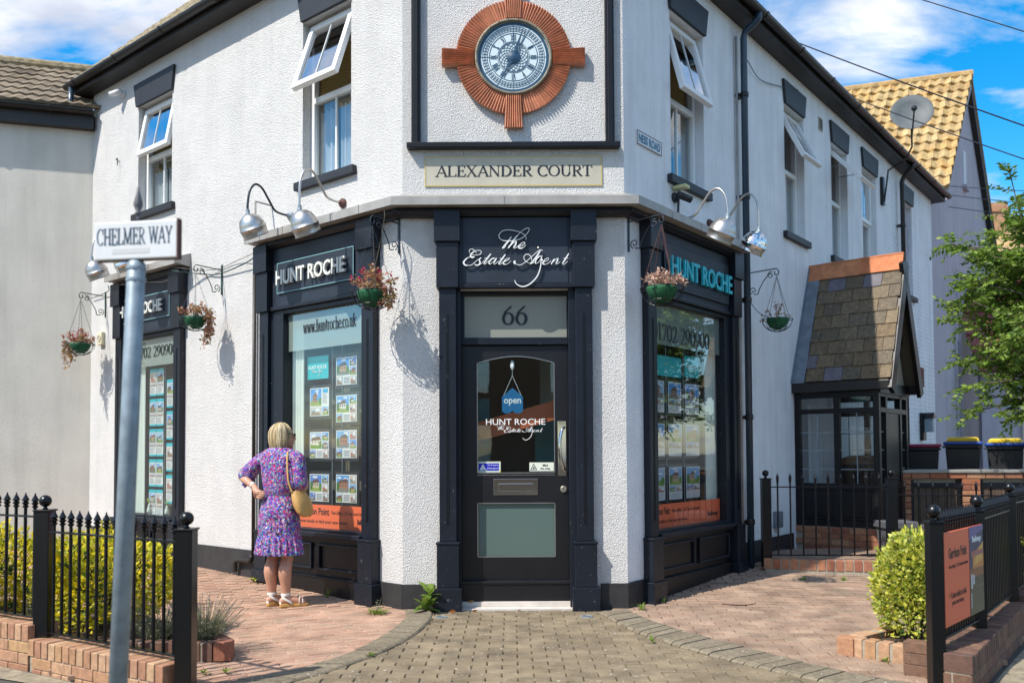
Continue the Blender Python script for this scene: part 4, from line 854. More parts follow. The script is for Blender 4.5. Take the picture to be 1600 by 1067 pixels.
# door lettering, open sign, stickers
r = thing('door_lettering', 'white HUNT ROCHE The Estate Agent lettering on the door glass', 'window lettering', FF(1, -.13, 1.66))
text_g(NM, FF, .735, 1.27, 1.625, 1.68, -.1335, -.132, False, bold=.004).build('lettering', M['white'], r)
sx = lambda x: .83 + x * .0002; 
script_g(SCRIPT_EA, FF, lambda x: .90 + (x - 90) * .000196, lambda y: 1.595 - (y - 500) * .000196, -.1335, -.132, 1.0).build('lettering', M['white'], r)
script_g(SCRIPT_THE, FF, lambda x: .835 + (x - 680) * .00014, lambda y: 1.60 - (y - 300) * .00016, -.1335, -.132, 1.0).build('lettering', M['white'], r)
r = thing('open_sign', 'blue house-shaped open sign hanging by a cord inside the door glass', 'sign', FF(.98, -.14, 1.7)); M['openb'] = mat('blue open card', (.01, .16, .36), .4)
g = G(); c = .975; g.prism(FF, [(c - .095, 1.75), (c - .095, 1.88), (c, 1.96), (c + .095, 1.88), (c + .095, 1.75), (c + .07, 1.73), (c + .03, 1.73), (c, 1.752), (c - .03, 1.73), (c - .07, 1.73)], -.152, -.148); g.build('card', M['openb'], r)
text_g('open', FF, c - .078, c + .078, 1.80, 1.862, -.148, -.1465, bold=.02).build('lettering', M['white'], r)
g = G(); g.tube([FF(c - .08, -.15, 1.89), FF(c, -.15, 2.07), FF(c, -.14, 2.13)], .0022, 4); g.tube([FF(c + .08, -.15, 1.89), FF(c, -.15, 2.07)], .0022, 4); g.build('cord', M['white'], r)
g = G(); g.ball(FF(c, -.142, 2.165), .02, 10, sc=(1, .4, 2.2)); g.build('suction_hook', M['white'], r, smooth=True)
def colcard(F, s0, s1, z0, z1, q, rects, name, label, cat, par=None, th=.002, left=False, mats='print'):
    """flat print: rects in unit coordinates (x0,x1,y0,y1,colour) or polygons"""
    g = G(); k = 0
    def T(x, y): return ((s1 - x * (s1 - s0)) if left else s0 + x * (s1 - s0), z0 + y * (z1 - z0))
    a, b = T(0, 0), T(1, 1); g.box(F, min(a[0], b[0]), max(a[0], b[0]), q - th, q, a[1], b[1], c=rects[0])
    for rc in rects[1:]:
        k += 1; qq = q + .0005 + .00012 * k
        if len(rc) == 5: x0, x1, y0, y1, c_ = rc; pts = [(x0, y0), (x1, y0), (x1, y1), (x0, y1)]
        else: pts, c_ = rc
        V = [F(T(x, y)[0], qq, T(x, y)[1]) for x, y in pts]; g.quad(V, 0, 0, c_)
    if label: o = g.build(name, M[mats]); tag(o, label, cat)
    else: o = g.build(name, M[mats], par)
    return o
r = thing('sticker', 'blue and white property ombudsman sticker at the lower left of the door glass', 'sticker', FF(.75, -.13, 1.21))
colcard(FF, .655, .865, 1.198, 1.295, -.131, [(.62, .68, .55), (.06, .93, .16, .84, (.01, .015, .45)), ([(.1, .22), (.42, .22), (.36, .34), (.27, .74), (.22, .74)], (.6, .7, .75)), ([(.92, .0), (1, 0), (1, .15)], (.8, .55, .02))], 'card', None, None, r)
text_g('The Property', FF, .745, .845, 1.253, 1.272, -.1295, -.129).build('lettering', M['white'], r); text_g('Ombudsman', FF, .745, .845, 1.228, 1.244, -.1295, -.129).build('lettering', M['white'], r)
r = thing('sticker', 'white mind the step warning sticker at the lower right of the door glass', 'sticker', FF(1.24, -.13, 1.21))
colcard(FF, 1.125, 1.345, 1.207, 1.285, -.131, [(.75, .78, .66), ([(.03, .12), (.32, .12), (.175, .88)], (.03, .03, .03)), ([(.08, .18), (.27, .18), (.175, .72)], (.7, .72, .62)), ([(.13, .22), (.2, .22), (.22, .45), (.17, .5)], (.05, .05, .05))], 'card', None, None, r)
text_g('Mind', FF, 1.245, 1.29, 1.25, 1.27, -.1295, -.129, bold=.01).build('lettering', M['ink'], r); text_g('the step', FF, 1.222, 1.312, 1.218, 1.24, -.1295, -.129, bold=.01).build('lettering', M['ink'], r)
# NESS ROAD plate
r = panel_sign('street_plate', FRt, .22, .67, 4.20, 4.33, .0, .012, 'signw', 'small old white NESS ROAD plate with blue letters on the right wall', 'street sign', 'rust', .006)
M['blueink'] = mat('faded blue letters', (.03, .16, .26), .5); text_g('NESS ROAD', FRt, .245, .645, 4.225, 4.305, .012, .014, bold=.03).build('lettering', M['blueink'], r)
# ================================================================ CLOCK
cx, cz = 1.0, 4.91
CK = thing('wall_clock', 'round pale blue clock face in a ribbed terracotta ring with four short arms', 'clock', FF(cx, 0, cz - .6))
g = G(); NR = 112; r0_, r1_ = .335, .515
def armr(a):  # outer radius at angle
    return r1_
for i in range(NR):
    a0, a1 = 2 * pi * i / NR, 2 * pi * (i + 1) / NR; am = (a0 + a1) / 2
    def P(a, r, q): return FF(cx + r * cos(a), q, cz + r * sin(a))
    V = [P(a0, r0_, .036), P(am, r0_, .050), P(a1, r0_, .036), P(a0, r1_, .036), P(am, r1_, .062), P(a1, r1_, .036), P(a0, r1_, .018), P(a1, r1_, .018)]
    g.add(V, [(0, 3, 4, 1), (1, 4, 5, 2), (3, 6, 7, 5, 4)], t=random.random() * .9)
g.build('ribbed_ring', M['copper'], CK)
for k in range(4):
    a = pi / 2 * k; ca, sa = cos(a), sin(a); g = G(); n = 8
    def AF(x, q, y): return FF(cx + x * ca - y * sa, q, cz + x * sa + y * ca)   # x radial, y across
    for i in range(n):
        y0, y1 = -1 + 2 * i / n, -1 + 2 * (i + 1) / n; ym = (y0 + y1) / 2
        def P(x, y, q): w = .068 + .016 * (x - .35) / .29; return AF(x, q, y * w)
        V = [P(.35, y0, .050), P(.35, ym, .070), P(.35, y1, .050), P(.64, y0, .050), P(.64, ym, .070), P(.64, y1, .050), P(.64, y0, .018), P(.64, y1, .018)]
        g.add(V, [(0, 3, 4, 1), (1, 4, 5, 2), (3, 6, 7, 5, 4)], t=random.random() * .9)
    P = lambda x, y, q: AF(x, q, y * (.068 + .016 * (x - .35) / .29))
    for y in (-1, 1): g.quad([P(.35, y, .018), P(.64, y, .018), P(.64, y, .052), P(.35, y, .052)], t=.3)
    g.build('arm', M['copper'], CK)
g = G(); g.lathe(FF(cx, .035, cz), [(.322, 0), (.322, .030), (.328, .034), (.340, .034), (.346, .026), (.346, 0)], 64, (0, -1, 0), cap=False); bz = g.build('bezel', M['patina'], CK, smooth=True)
g = G()
for i in range(24): a = 2 * pi * (i + .5) / 24; g.ball(FF(cx + .334 * cos(a), .069, cz + .337 * sin(a)), .005, 6)
g.build('bezel_rivets', M['patina'], CK)
g = G(); g.lathe(FF(cx, 0, cz), [(.334, .018), (.334, .042), (.001, .042)], 64, (0, -1, 0)); fc = g.build('clock_face', M['face'], CK)
g = G(); q0, q1 = .0415, .0445
def CT(x, y, q): return FF(cx + x, q, cz + y)
def cring(r, w, k=0): ribbon(g, CT, [(r * cos(2 * pi * i / 72), r * sin(2 * pi * i / 72)) for i in range(73)], w, q0, q1 + k)
cring(.305, .024); cring(.277, .004); cring(.262, .004); cring(.235, .004); cring(.216, .006); cring(.142, .004); cring(.130, .006); cring(.250, .003)
for i in range(60):
    a = 2 * pi * i / 60; 
    if i % 5 == 0: ribbon(g, CT, [(.142 * cos(a), .142 * sin(a)), (.30 * cos(a), .30 * sin(a))], .004, q0, q1 + .0003)
    ribbon(g, CT, [(.235 * cos(a), .235 * sin(a)), (.277 * cos(a), .277 * sin(a))], .0035, q0, q1 + .0005)
for i in range(16):
    for sgn in (-1, 1):
        a = 2 * pi * i / 16; pts = [((.055 + .075 * t / 6) * cos(a + sgn * .95 * t / 6), (.055 + .075 * t / 6) * sin(a + sgn * .95 * t / 6)) for t in range(7)]; ribbon(g, CT, pts, .0028, q0, q1 + .0004 + .0002 * sgn)
ROM = ['XII', 'I', 'II', 'III', 'IIII', 'V', 'VI', 'VII', 'VIII', 'IX', 'X', 'XI']
for h_, t_ in enumerate(ROM):
    a = pi / 2 - h_ * pi / 6; wd = {'I': .013, 'V': .026, 'X': .026}; tot = sum(wd[c] for c in t_); x = -tot / 2; ca, sa = cos(a - pi / 2), sin(a - pi / 2)
    def NT(px, py, q, ca=ca, sa=sa): return CT(px * ca - py * sa, px * sa + py * ca, q)
    for c in t_:
        w = wd[c]; m0, y0, y1 = x + w / 2, .152, .205
        if c == 'I': ribbon(g, NT, [(m0, y0), (m0, y1)], .006, q0, q1 + .0007)
        if c == 'V': ribbon(g, NT, [(m0, y0), (m0 - .009, y1)], .006, q0, q1 + .0007); ribbon(g, NT, [(m0, y0), (m0 + .009, y1)], .003, q0, q1 + .0009)
        if c == 'X': ribbon(g, NT, [(m0 + .009, y0), (m0 - .009, y1)], .006, q0, q1 + .0007); ribbon(g, NT, [(m0 - .009, y0), (m0 + .009, y1)], .003, q0, q1 + .0009)
        x += w
g.build('dial_markings', M['dial'], fc)
def hand(a, l, w, q, tail=.03):
    g = G(); a = pi / 2 - a; P = lambda x, y: (cx + x * cos(a) - y * sin(a), cz + x * sin(a) + y * cos(a))
    g.prism(FF, [P(-tail, -w * .5), P(l * .35, -w), P(l, -w * .12), P(l, w * .12), P(l * .35, w), P(-tail, w * .5)], q, q + .004); g.build('hand', M['dial'], CK)
hand(radians(19.4), .265, .014, .056); hand(radians(210), .165, .015, .051)
g = G(); g.lathe(FF(cx, 0, cz), [(.062, .042), (.062, .05), (.02, .062), (.001, .064)], 32, (0, -1, 0)); g.build('hub', M['dial'], CK)
# ================================================================ GOOSENECK LAMPS
def wall_lamp(F, s, z, reach, drop, label, group='gooseneck lamps over the shop signs', arm='alu', shade='alu', ds=0):
    r = thing('wall_lamp', label, 'lamp', F(s, 0, z), group)
    g = G(); g.lathe(F(s, 0, z), [(.045, 0), (.045, .02), (.022, .045), (.014, .06)], 14, Vector(F(0, 1, 0)) - Vector(F(0, 0, 0))); g.build('wall_plate', M['rust'] if arm == 'alu' else M['galv'], r)
    R_ = reach; zt = z - drop
    pts = smoothpts([F(s, .05, z), F(s, .05 + R_ * .16, z), F(s, .05 + R_ * .33, z + .02), F(s, .05 + R_ * .5, z + .12), F(s, .05 + R_ * .66, z + .21), F(s, .05 + R_ * .82, z + .225), F(s, .05 + R_ * .95, z + .15), F(s, .05 + R_ * 1.0, z + .02), F(s, .05 + R_, zt)], 5)
    g = G(); g.tube(pts, .0115, 8); g.build('arm', M[arm], r, smooth=True)
    e = Vector(F(s, .05 + R_, zt)); nn = Vector(F(0, 1, 0)) - Vector(F(0, 0, 0)); ax = (Vector((0, 0, -1)) - nn * .55).normalized()
    g = G(); g.lathe(e + Vector((0, 0, .0)), [(.018, .03), (.02, .0), (.024, -.02), (.014, -.035), (.022, -.05)], 12, (0, 0, 1)); g.build('collar', M['galv'], r)
    c = e + Vector((0, 0, -.03))
    g = G(); g.lathe(c, [(0.0144, -0.0144), (0.0600, 0.0000), (0.1020, 0.0360), (0.1248, 0.0900), (0.1284, 0.1200), (0.1344, 0.1224), (0.1356, 0.1296), (0.1296, 0.1356), (0.1260, 0.1620), (0.1224, 0.1980), (0.1296, 0.2100), (0.1248, 0.2112), (0.1152, 0.1980), (0.1200, 0.1200), (0.0960, 0.0420), (0.0480, 0.0096)], 28, ax, cap=False)
    sh = g.build('lamp_shade', M[shade], r, smooth=True)
    g = G(); g.ball(c + ax * .09, .035, 10); g.build('bulb', M['white'], r, smooth=True)
    return r
wall_lamp(FL, .81, 3.76, .46, .16, 'spun aluminium gooseneck lamp nearest the corner over the near left shopfront')
wall_lamp(FL, 1.62, 3.78, .46, .07, 'gooseneck lamp with dark blue arm over the far end of the near left shopfront', arm='ironb')
wall_lamp(FL, 4.15, 3.80, .46, .07, 'shiny gooseneck lamp just beside the signpost, over the farthest left shopfront', shade='chrome')
wall_lamp(FL, 4.85, 3.80, .46, .07, 'matt gooseneck lamp left of the signpost, farthest along the left wall')
wall_lamp(FRt, .95, 3.64, .50, .06, 'gooseneck lamp nearest the corner on the shaded right wall below the security camera')
wall_lamp(FRt, 1.68, 3.76, .50, .16, 'mirror bright gooseneck lamp beside the blue downpipe on the right wall', shade='chrome')
# ================================================================ BRACKETS AND HANGING BASKETS
def bracket(F, s, z, reach, label, m='ironb'):
    r = thing('basket_bracket', label, 'bracket', F(s, 0, z - .2), 'scrolled iron basket brackets')
    g = G(); g.box(F, s - .012, s + .012, .001, .012, z - .27, z + .06); g.build('wall_bar', M[m], r, bev=.002)
    g = G(); g.tube([F(s, .01, z), F(s, reach - .02, z + .01)] + [F(s, reach - .02 + .025 * sin(a) , z - .015 - .0 + .03 * (cos(a)) - .02) for a in [radians(x) for x in (60, 110, 160, 210, 260, 300)]], .0065, 6); g.build('arm', M[m], r)
    def sc(c0, c1, r0, turns, a0, sg):
        return [F(s, c0 + r0 * (1 - t / 16 * .75) * cos(a0 + sg * turns * t / 16), c1 + r0 * (1 - t / 16 * .75) * sin(a0 + sg * turns * t / 16)) for t in range(17)]
    g = G(); low = sc(.06, z - .2, .045, 7.5, radians(-150) + .3, 1)
    g.tube(smoothpts([F(s, reach - .09, z - .03), F(s, reach * .55, z - .10), F(s, reach * .38, z - .2), F(s, .12, z - .25), F(s, .07, z - .245)], 4), .0055, 6)
    g.tube(sc(.065, z - .205, .042, 8, radians(250), -1), .005, 6); g.tube(sc(reach - .09, z - .055, .04, 8, radians(60), 1), .005, 6); g.build('scroll', M[m], r, smooth=True)
    return r
def leafblob(g, c, n, spread, size, m=0, up=.6, elong=2.0):
    for _ in range(n):
        p = Vector(c) + Vector((random.gauss(0, spread[0]), random.gauss(0, spread[1]), random.gauss(0, spread[2]))); leaf(g, p, size * random.uniform(.6, 1.3), up, elong, m)
def leaf(g, p, L_, up=.5, elong=2.0, m=0, d=None, fold=.25, t=None):
    if d is None: d = Vector((random.gauss(0, 1), random.gauss(0, 1), random.gauss(up, .8))).normalized()
    sd_ = d.cross(Vector((random.gauss(0, 1), random.gauss(0, 1), random.gauss(0, 1)))).normalized(); w = L_ / elong / 2; nn = d.cross(sd_)
    a = p; b = p + d * L_ * .45 + sd_ * w + nn * w * fold; c = p + d * L_; e = p + d * L_ * .45 - sd_ * w + nn * w * fold; k = p + d * L_ * .5
    t = random.random() if t is None else t
    g.add([a, b, c, e, k], [(0, 1, 4), (1, 2, 4), (4, 2, 3), (0, 4, 3)], m, t)
def basket(F, s, zh, reach, zr, R_, label, kind, strip=0):
    c0 = Vector(F(s, reach, 0)); cxx, cyy = c0.x, c0.y
    r = thing('hanging_basket', label, 'hanging basket', (cxx, cyy, zh), 'hanging baskets along the shop walls')
    P = lambda x, y, z: Vector((cxx + x, cyy + y, z)); K_ = 'irong' if kind in ('far', 'mid', 'small') else 'iron'
    for a in (.3, 1.9, 3.4, 5.0):
        g = G(); q0 = P(0, 0, zh - .03); q1 = P(R_ * cos(a), R_ * sin(a), zr); n = 22
        for i in range(n):
            u = q0.lerp(q1, i / n); v = q0.lerp(q1, (i + .8) / n); off = (q1 - q0).cross(Vector((cos(i * 1.5708 + a), sin(i * 1.5708 + a), 0))).normalized() * .004
            g.tube([u + off, v + off], .0018, 4); g.tube([u - off, v - off], .0018, 4)
        g.build('chain', M['ironb'] if kind != 'dry' else M['rust'], r)
    g = G()
    g.tube([P(R_ * cos(2 * pi * i / 28), R_ * sin(2 * pi * i / 28), zr) for i in range(29)], .0042, 6, cap=False)
    for k in range(6):
        a = pi * k / 6
        g.tube([P(R_ * cos(b) * cos(a), R_ * cos(b) * sin(a), zr - R_ * .82 * sin(b)) for b in [pi * j / 14 for j in range(15)]], .0032, 5)
    b = .8; g.tube([P(R_ * cos(b) * cos(2 * pi * i / 24), R_ * cos(b) * sin(2 * pi * i / 24), zr - R_ * .82 * sin(b)) for i in range(25)], .003, 5, cap=False)
    g.build('wire_frame', M[K_], r)
    g = G(); rl = R_ * .72; g.lathe(P(0, 0, zr + .01), [(rl * cos(b), -rl * 1.02 * sin(b)) for b in [pi / 2 * j / 8 for j in range(9)]][::-1] + [(rl * .9, -.002), (0.01, -.03)], 22, (0, 0, 1), cap=False); g.build('liner', M['liner'], r, smooth=True)
    g = G(); cols = {'dry': 'dryp'}.get(kind, 'dry')
    amt = {'near': 360, 'far': 380, 'mid': 320, 'dry': 380, 'small': 110}[kind]; hh = {'near': .13, 'far': .11, 'mid': .1, 'dry': .08, 'small': .1}[kind]
    st = G()
    for i in range(26 if kind != 'small' else 12):
        a = random.uniform(0, 2 * pi); rad = random.uniform(.05, 1.15) * R_; top = P(rad * cos(a), rad * sin(a), zr + hh * random.uniform(.2, 1.7) * (1.25 - rad / R_ * .6)); base = P(rad * .3 * cos(a), rad * .3 * sin(a), zr - .02)
        mid_ = base.lerp(top, .5) + Vector((0, 0, .04)); st.tube([base, mid_, top], .0022, 4)
        for _ in range(amt // 26 + 1): leaf(g, mid_.lerp(top, random.uniform(.2, 1.05)) + Vector((random.gauss(0, .012), random.gauss(0, .012), random.gauss(0, .012))), random.uniform(.022, .044), .4, 1.5)
    if kind in ('mid', 'far', 'near'):   # trailing stems
        vx = Vector((.9, -.1, 0)) if kind != 'far' else Vector((-1, -.1, 0))
        for i in range(7 if kind != 'near' else 4):
            a = random.uniform(-.7, .7); d = Vector((vx.x * cos(a) - vx.y * sin(a), vx.x * sin(a) + vx.y * cos(a), 0)); ln = random.uniform(.1, .34 if kind != 'near' else .14)
            pts = [P(0, 0, zr) + d * R_ * .6, P(0, 0, zr + .02) + d * R_ * 1.05, P(0, 0, zr - ln * .5) + d * R_ * random.uniform(.9, 1.25), P(0, 0, zr - ln) + d * R_ * random.uniform(.6, 1.15)]
            pp = smoothpts([tuple(p) for p in pts], 4); st.tube(pp, .0018, 4)
            for p in pp[4:]:
                for _ in range(5): leaf(g, Vector(p) + Vector((random.gauss(0, .012), random.gauss(0, .012), random.gauss(0, .01))), random.uniform(.022, .042), 0, 1.4)
    if kind in ('near', 'far'):
        fl = G()
        for i in range(16):
            a = random.uniform(0, 6.28); rad = random.uniform(.2, 1.1) * R_; c_ = P(rad * cos(a), rad * sin(a), zr + random.uniform(.05, .19))
            for _ in range(9): leaf(fl, c_ + Vector((random.gauss(0, .008),) * 2 + (random.gauss(0, .008),)), .022, .3, 1.3)
        fl.build('flowers', M['redf'], r, kind='stuff')
    if kind == 'dry':
        for i in range(26): a = random.uniform(0, 2 * pi); b_ = P(.08 * cos(a), .08 * sin(a), zr); e_ = P(.15 * cos(a), .15 * sin(a), zr + random.uniform(.03, .17)); st.tube([b_, b_.lerp(e_, .6) + Vector((0, 0, .03)), e_], .002, 4)
    st.build('stems', M['dryp'] if kind in ('dry', 'near') else M['bark'], r, kind='stuff'); g.build('foliage', M[cols], r, kind='stuff')
BR = [(FL, .04, 3.43, .34, 'iron bracket at the left corner holding the red flowered basket', 'ironb', 2.765, .185, 'near', 'basket of red flowers and pale stems at the left corner beside the doorway'),
      (FL, 2.86, 3.40, .34, 'green iron bracket between the two left shopfronts', 'irong', 2.83, .165, 'mid', 'basket with trailing yellow leaves between the two left shopfronts'),
      (FL, 5.55, 3.43, .34, 'green iron bracket at the far left end of the shop wall', 'irong', 2.775, .17, 'far', 'basket of dark red and yellow plants at the far left end of the wall'),
      (FRt, .06, 3.44, .36, 'grey iron bracket at the right corner holding the withered basket', 'ironb', 2.80, .19, 'dry', 'basket of withered pink flowers at the right corner in front of the turquoise sign'),
      (FRt, 2.65, 3.39, .36, 'iron bracket beyond the blue downpipe, near the porch', 'irong', 2.83, .165, 'small', 'small basket with a brown plant beyond the blue downpipe')]
for F, s, z, rc, lb, m, zr, R_, kd, lb2 in BR:
    bracket(F, s, z, rc, lb, m); basket(F, s, z - .05, rc - .02, zr, R_, lb2, kd)
# ================================================================ WINDOW CARDS
def rgb(h, s, v):
    import colorsys; return colorsys.hsv_to_rgb(h, s, v)
def photo(x0, x1, y0, y1, out, kind=None):
    kind = kind or random.choice(['house', 'house', 'room', 'house']); W = x1 - x0; H_ = y1 - y0; P = lambda a, b: (x0 + a * W, y0 + b * H_)
    if kind == 'house':
        out.append((x0, x1, y0, y1, random.choice([(.08, .28, .62), (.16, .36, .62), (.3, .42, .6), (.1, .2, .5)])))
        for _ in range(2): a = random.uniform(0, .6); b = random.uniform(.65, .9); out.append(([P(a, b), P(a + .35, b - .04), P(a + .38, b + .08), P(a + .1, b + .1)], (.6, .65, .72)))
        out.append((x0, x1, y0, y0 + .3 * H_, random.choice([(.12, .25, .03), (.2, .2, .18), (.25, .32, .06), (.16, .15, .14)])))
        a = random.uniform(.05, .3); b = random.uniform(.6, .95); wc = random.choice([(.35, .15, .08), (.5, .42, .3), (.28, .12, .1), (.45, .3, .18), (.6, .57, .5)]); h = random.uniform(.5, .62)
        out.append(([P(a, .25), P(b, .2), P(b, h), P(a, h - .05)], wc)); out.append(([P(a - .05, h - .06), P(b + .05, h), P(b - .12, h + .22), P(a + .15, h + .14)], random.choice([(.12, .06, .05), (.08, .08, .09), (.2, .08, .05)])))
        for k in range(3): u = a + (b - a) * (.12 + .3 * k); out.append(([P(u, .36), P(u + .08, .36), P(u + .08, .48), P(u, .48)], (.05, .07, .1)))
        if random.random() < .6: out.append(([P(0, .1), P(.22, .15), P(.2, .55), P(.08, .62), P(0, .5)], (.05, .14, .02)))
        if random.random() < .5: out.append(([P(1, .1), P(.8, .12), P(.78, .4), P(.9, .5), P(1, .45)], (.08, .2, .03)))
    else:
        out.append((x0, x1, y0, y1, random.choice([(.5, .47, .44), (.42, .4, .42), (.55, .45, .4)])))
        out.append(([P(0, 0), P(1, 0), P(.8, .35), P(.2, .35)], random.choice([(.25, .16, .1), (.3, .28, .27), (.35, .2, .16)])))
        out.append(([P(.1, .3), P(.45, .32), P(.45, .55), P(.1, .55)], random.choice([(.1, .12, .16), (.45, .1, .08), (.12, .2, .3)]))); out.append(([P(.55, .45), P(.85, .45), P(.85, .85), P(.55, .85)], (.65, .7, .75)))
def listing(style):
    o = [(.66, .67, .66)]
    if style == 'teal':    # portrait card, teal bands
        o += [(0, 1, .88, 1, (.02, .42, .50)), (0, 1, 0, .07, (.02, .42, .50))]; photo(.08, .92, .5, .85, o); photo(.08, .35, .36, .48, o, 'room'); photo(.38, .65, .36, .48, o, 'room'); photo(.68, .92, .36, .48, o, 'room')
        for k in range(5): o.append((.1, random.uniform(.6, .9), .30 - .045 * k, .315 - .045 * k, (.4, .4, .42)))
    elif style == 'wide':
        v = random.random() < .5; photo(.03, .62, .36, .97, o, 'house'); photo(.66, .97, .68, .97, o); photo(.66, .97, .36, .65, o); photo(.03, .3, .04, .32, o); photo(.7, .97, .04, .32, o, 'room')
        for k in range(5): o.append((.36, .66, .27 - .05 * k, .29 - .05 * k, (.42, .42, .45)))
    elif style == 'side':
        photo(.03, .6, .36, .97, o, 'house'); o.append((.68, .94, .82, .96, (.02, .35, .6))); photo(.66, .97, .04, .32, o, 'house'); photo(.03, .6, .04, .32, o, 'room')
        for k in range(7): o.append((.66, random.uniform(.85, .96), .76 - .05 * k, .775 - .05 * k, (.42, .42, .45)))
    elif style == 'tall':
        photo(.04, .96, .45, .97, o, 'house'); photo(.04, .48, .25, .43, o); photo(.52, .96, .25, .43, o, 'room')
        for k in range(4): o.append((.06, random.uniform(.7, .94), .2 - .045 * k, .215 - .045 * k, (.42, .42, .45)))
    return o
M['acrylic'] = mat('black acrylic pocket', (.02, .02, .025), .25)
def card(F, s0, s1, z0, z1, left, style, label, group, frame=True):
    r = thing('property_card', label, 'property card', F((s0 + s1) / 2, -.14, z0), group)
    if frame: g = G(); g.box(F, s0 - .025, s1 + .025, -.15, -.145, z0 - .03, z1 + .03); g.build('pocket', M['acrylic'], r)
    colcard(F, s0, s1, z0, z1, -.138, listing(style), 'print', None, None, r, left=left)
    return r
rows = ['topmost', 'second from the top', 'third from the top', 'fourth from the top', 'fifth from the top']
for j, (z0, z1) in enumerate(((1.75, 2.03), (1.33, 1.59), (.90, 1.17))): card(FL, 1.19, 1.49, z0, z1, True, ['side', 'wide', 'wide'][j], rows[j] + ' property card in the left column of the window beside the woman', 'property cards in the near left window')
for j, (z0, z1) in enumerate(((2.04, 2.31), (1.68, 1.94), (1.33, 1.60), (.90, 1.17))): card(FL, .775, 1.08, z0, z1, True, 'wide', rows[j] + ' property card in the right column of the window beside the woman', 'property cards in the near left window')
for j in range(5):
    z1 = 2.43 - j * .372
    for k, (a, b) in enumerate(((4.505, 4.665), (4.335, 4.495))): card(FL, a, b, z1 - .335, z1, True, 'teal', rows[j] + (' teal edged card at the outer left of the far left window', ' teal edged card in the middle column of the far left window')[k], 'property cards in the far left window', False)
for j in range(4):
    z1 = 2.28 - j * .385; card(FL, 4.10, 4.26, z1 - .34, z1, True, 'teal', rows[j] + ' teal edged card in the right column of the far left window', 'property cards in the far left window', False)
for j, (z0, z1) in enumerate(((1.76, 2.07), (1.33, 1.65), (.90, 1.22))):
    for k, (a, b) in enumerate(((.62, .94), (1.02, 1.29), (1.38, 1.68))): card(FRt, a, b, z0, z1, False, 'tall', ('top', 'middle', 'bottom')[j] + ' row card in the ' + ('nearest', 'centre', 'farthest')[k] + ' column of the shaded right window', 'property cards in the right window')
def tealcard(F, s0, s1, z0, z1, left, label, txt=True):
    r = thing('logo_card', label, 'card', F((s0 + s1) / 2, -.14, z0)); colcard(F, s0, s1, z0, z1, -.138, [(.01, .42, .45)], 'panel', None, None, r, left=left)
    w = s1 - s0
    if txt:
        text_g(NM, F, s0 + w * .08, s1 - w * .08, z0 + (z1 - z0) * .44, z0 + (z1 - z0) * .6, -.137, -.136, left, bold=.006).build('lettering', M['white'], r)
        script_g(SCRIPT_EA, F, (lambda x: s1 - w * .25 - (x - 90) * w * .00029) if left else (lambda x: s0 + w * .25 + (x - 90) * w * .00029), lambda y: z0 + (z1 - z0) * .38 - (y - 500) * w * .0003, -.137, -.136, 1, left).build('lettering', M['white'], r)
    return r
tealcard(FL, 1.20, 1.54, 2.12, 2.35, True, 'turquoise HUNT ROCHE card at the top left of the near left window'); tealcard(FL, .525, .70, 2.12, 2.36, True, 'turquoise card cut by the right edge of the near left window', False)
tealcard(FRt, 1.37, 1.69, 2.14, 2.36, False, 'turquoise HUNT ROCHE card near the middle of the right window'); tealcard(FRt, .60, 1.3, 2.12, 2.32, False, 'long turquoise card behind the reflections in the right window', False)
# orange posters at the foot of the windows
M['poster'] = mat('orange poster', (.82, .16, .06), .5)
def poster(F, s0, s1, left, label, x0):
    g = G(); g.box(F, s0, s1, -.055, -.052, .648, .875); r = thing('poster', label, 'poster', F((s0 + s1) / 2, -.05, .65)); g.build('sheet', M['poster'], r)
    W = s1 - s0; T = (lambda a, b: (s1 - b * W, s1 - a * W)) if left else (lambda a, b: (s0 + a * W, s0 + b * W))
    for tx, a, b, z0, z1, bo in (('Garrison Point', x0[0], x0[1], .775, .845, .02), ('Now selling 1, 2 & 3-bedroom homes', x0[2], x0[3], .775, .825, 0), ('Come inside to find your new home.', x0[4], x0[5], .685, .73, .008), ('Bellway', x0[6], x0[7], .69, .755, .03)):
        p, q = T(a, b); text_g(tx, F, p, q, z0, z1, -.0515, -.0505, left, bold=bo).build('lettering', M['ink'], r)
poster(FL, .525, 1.70, True, 'orange Garrison Point poster along the foot of the near left window', (.13, .53, .56, .97, .12, .76, .88, .99))
poster(FRt, .505, 1.965, False, 'orange Garrison Point poster along the foot of the shaded right window', (.02, .25, .28, .68, .02, .5, .80, .97))
# little vases on the far left sill
for s, nm in ((4.62, 'outer'), (4.2, 'middle'), (3.98, 'inner')):
    g = G(); g.lathe(FL(s, -.12, .648), [(.02, 0), (.03, .02), (.025, .06), (.012, .09), (.016, .11)], 12); r = thing('glass_ornament', 'small pale glass ornament on the far left window sill, the ' + nm + ' one', 'ornament', FL(s, -.12, .648)); g.build('jar', M['pale'], r, smooth=True)
    g = G(); leafblob(g, FL(s, -.12, .79), 14, (.015, .015, .02), .03); g.build('sprig', M['leafg'], r)
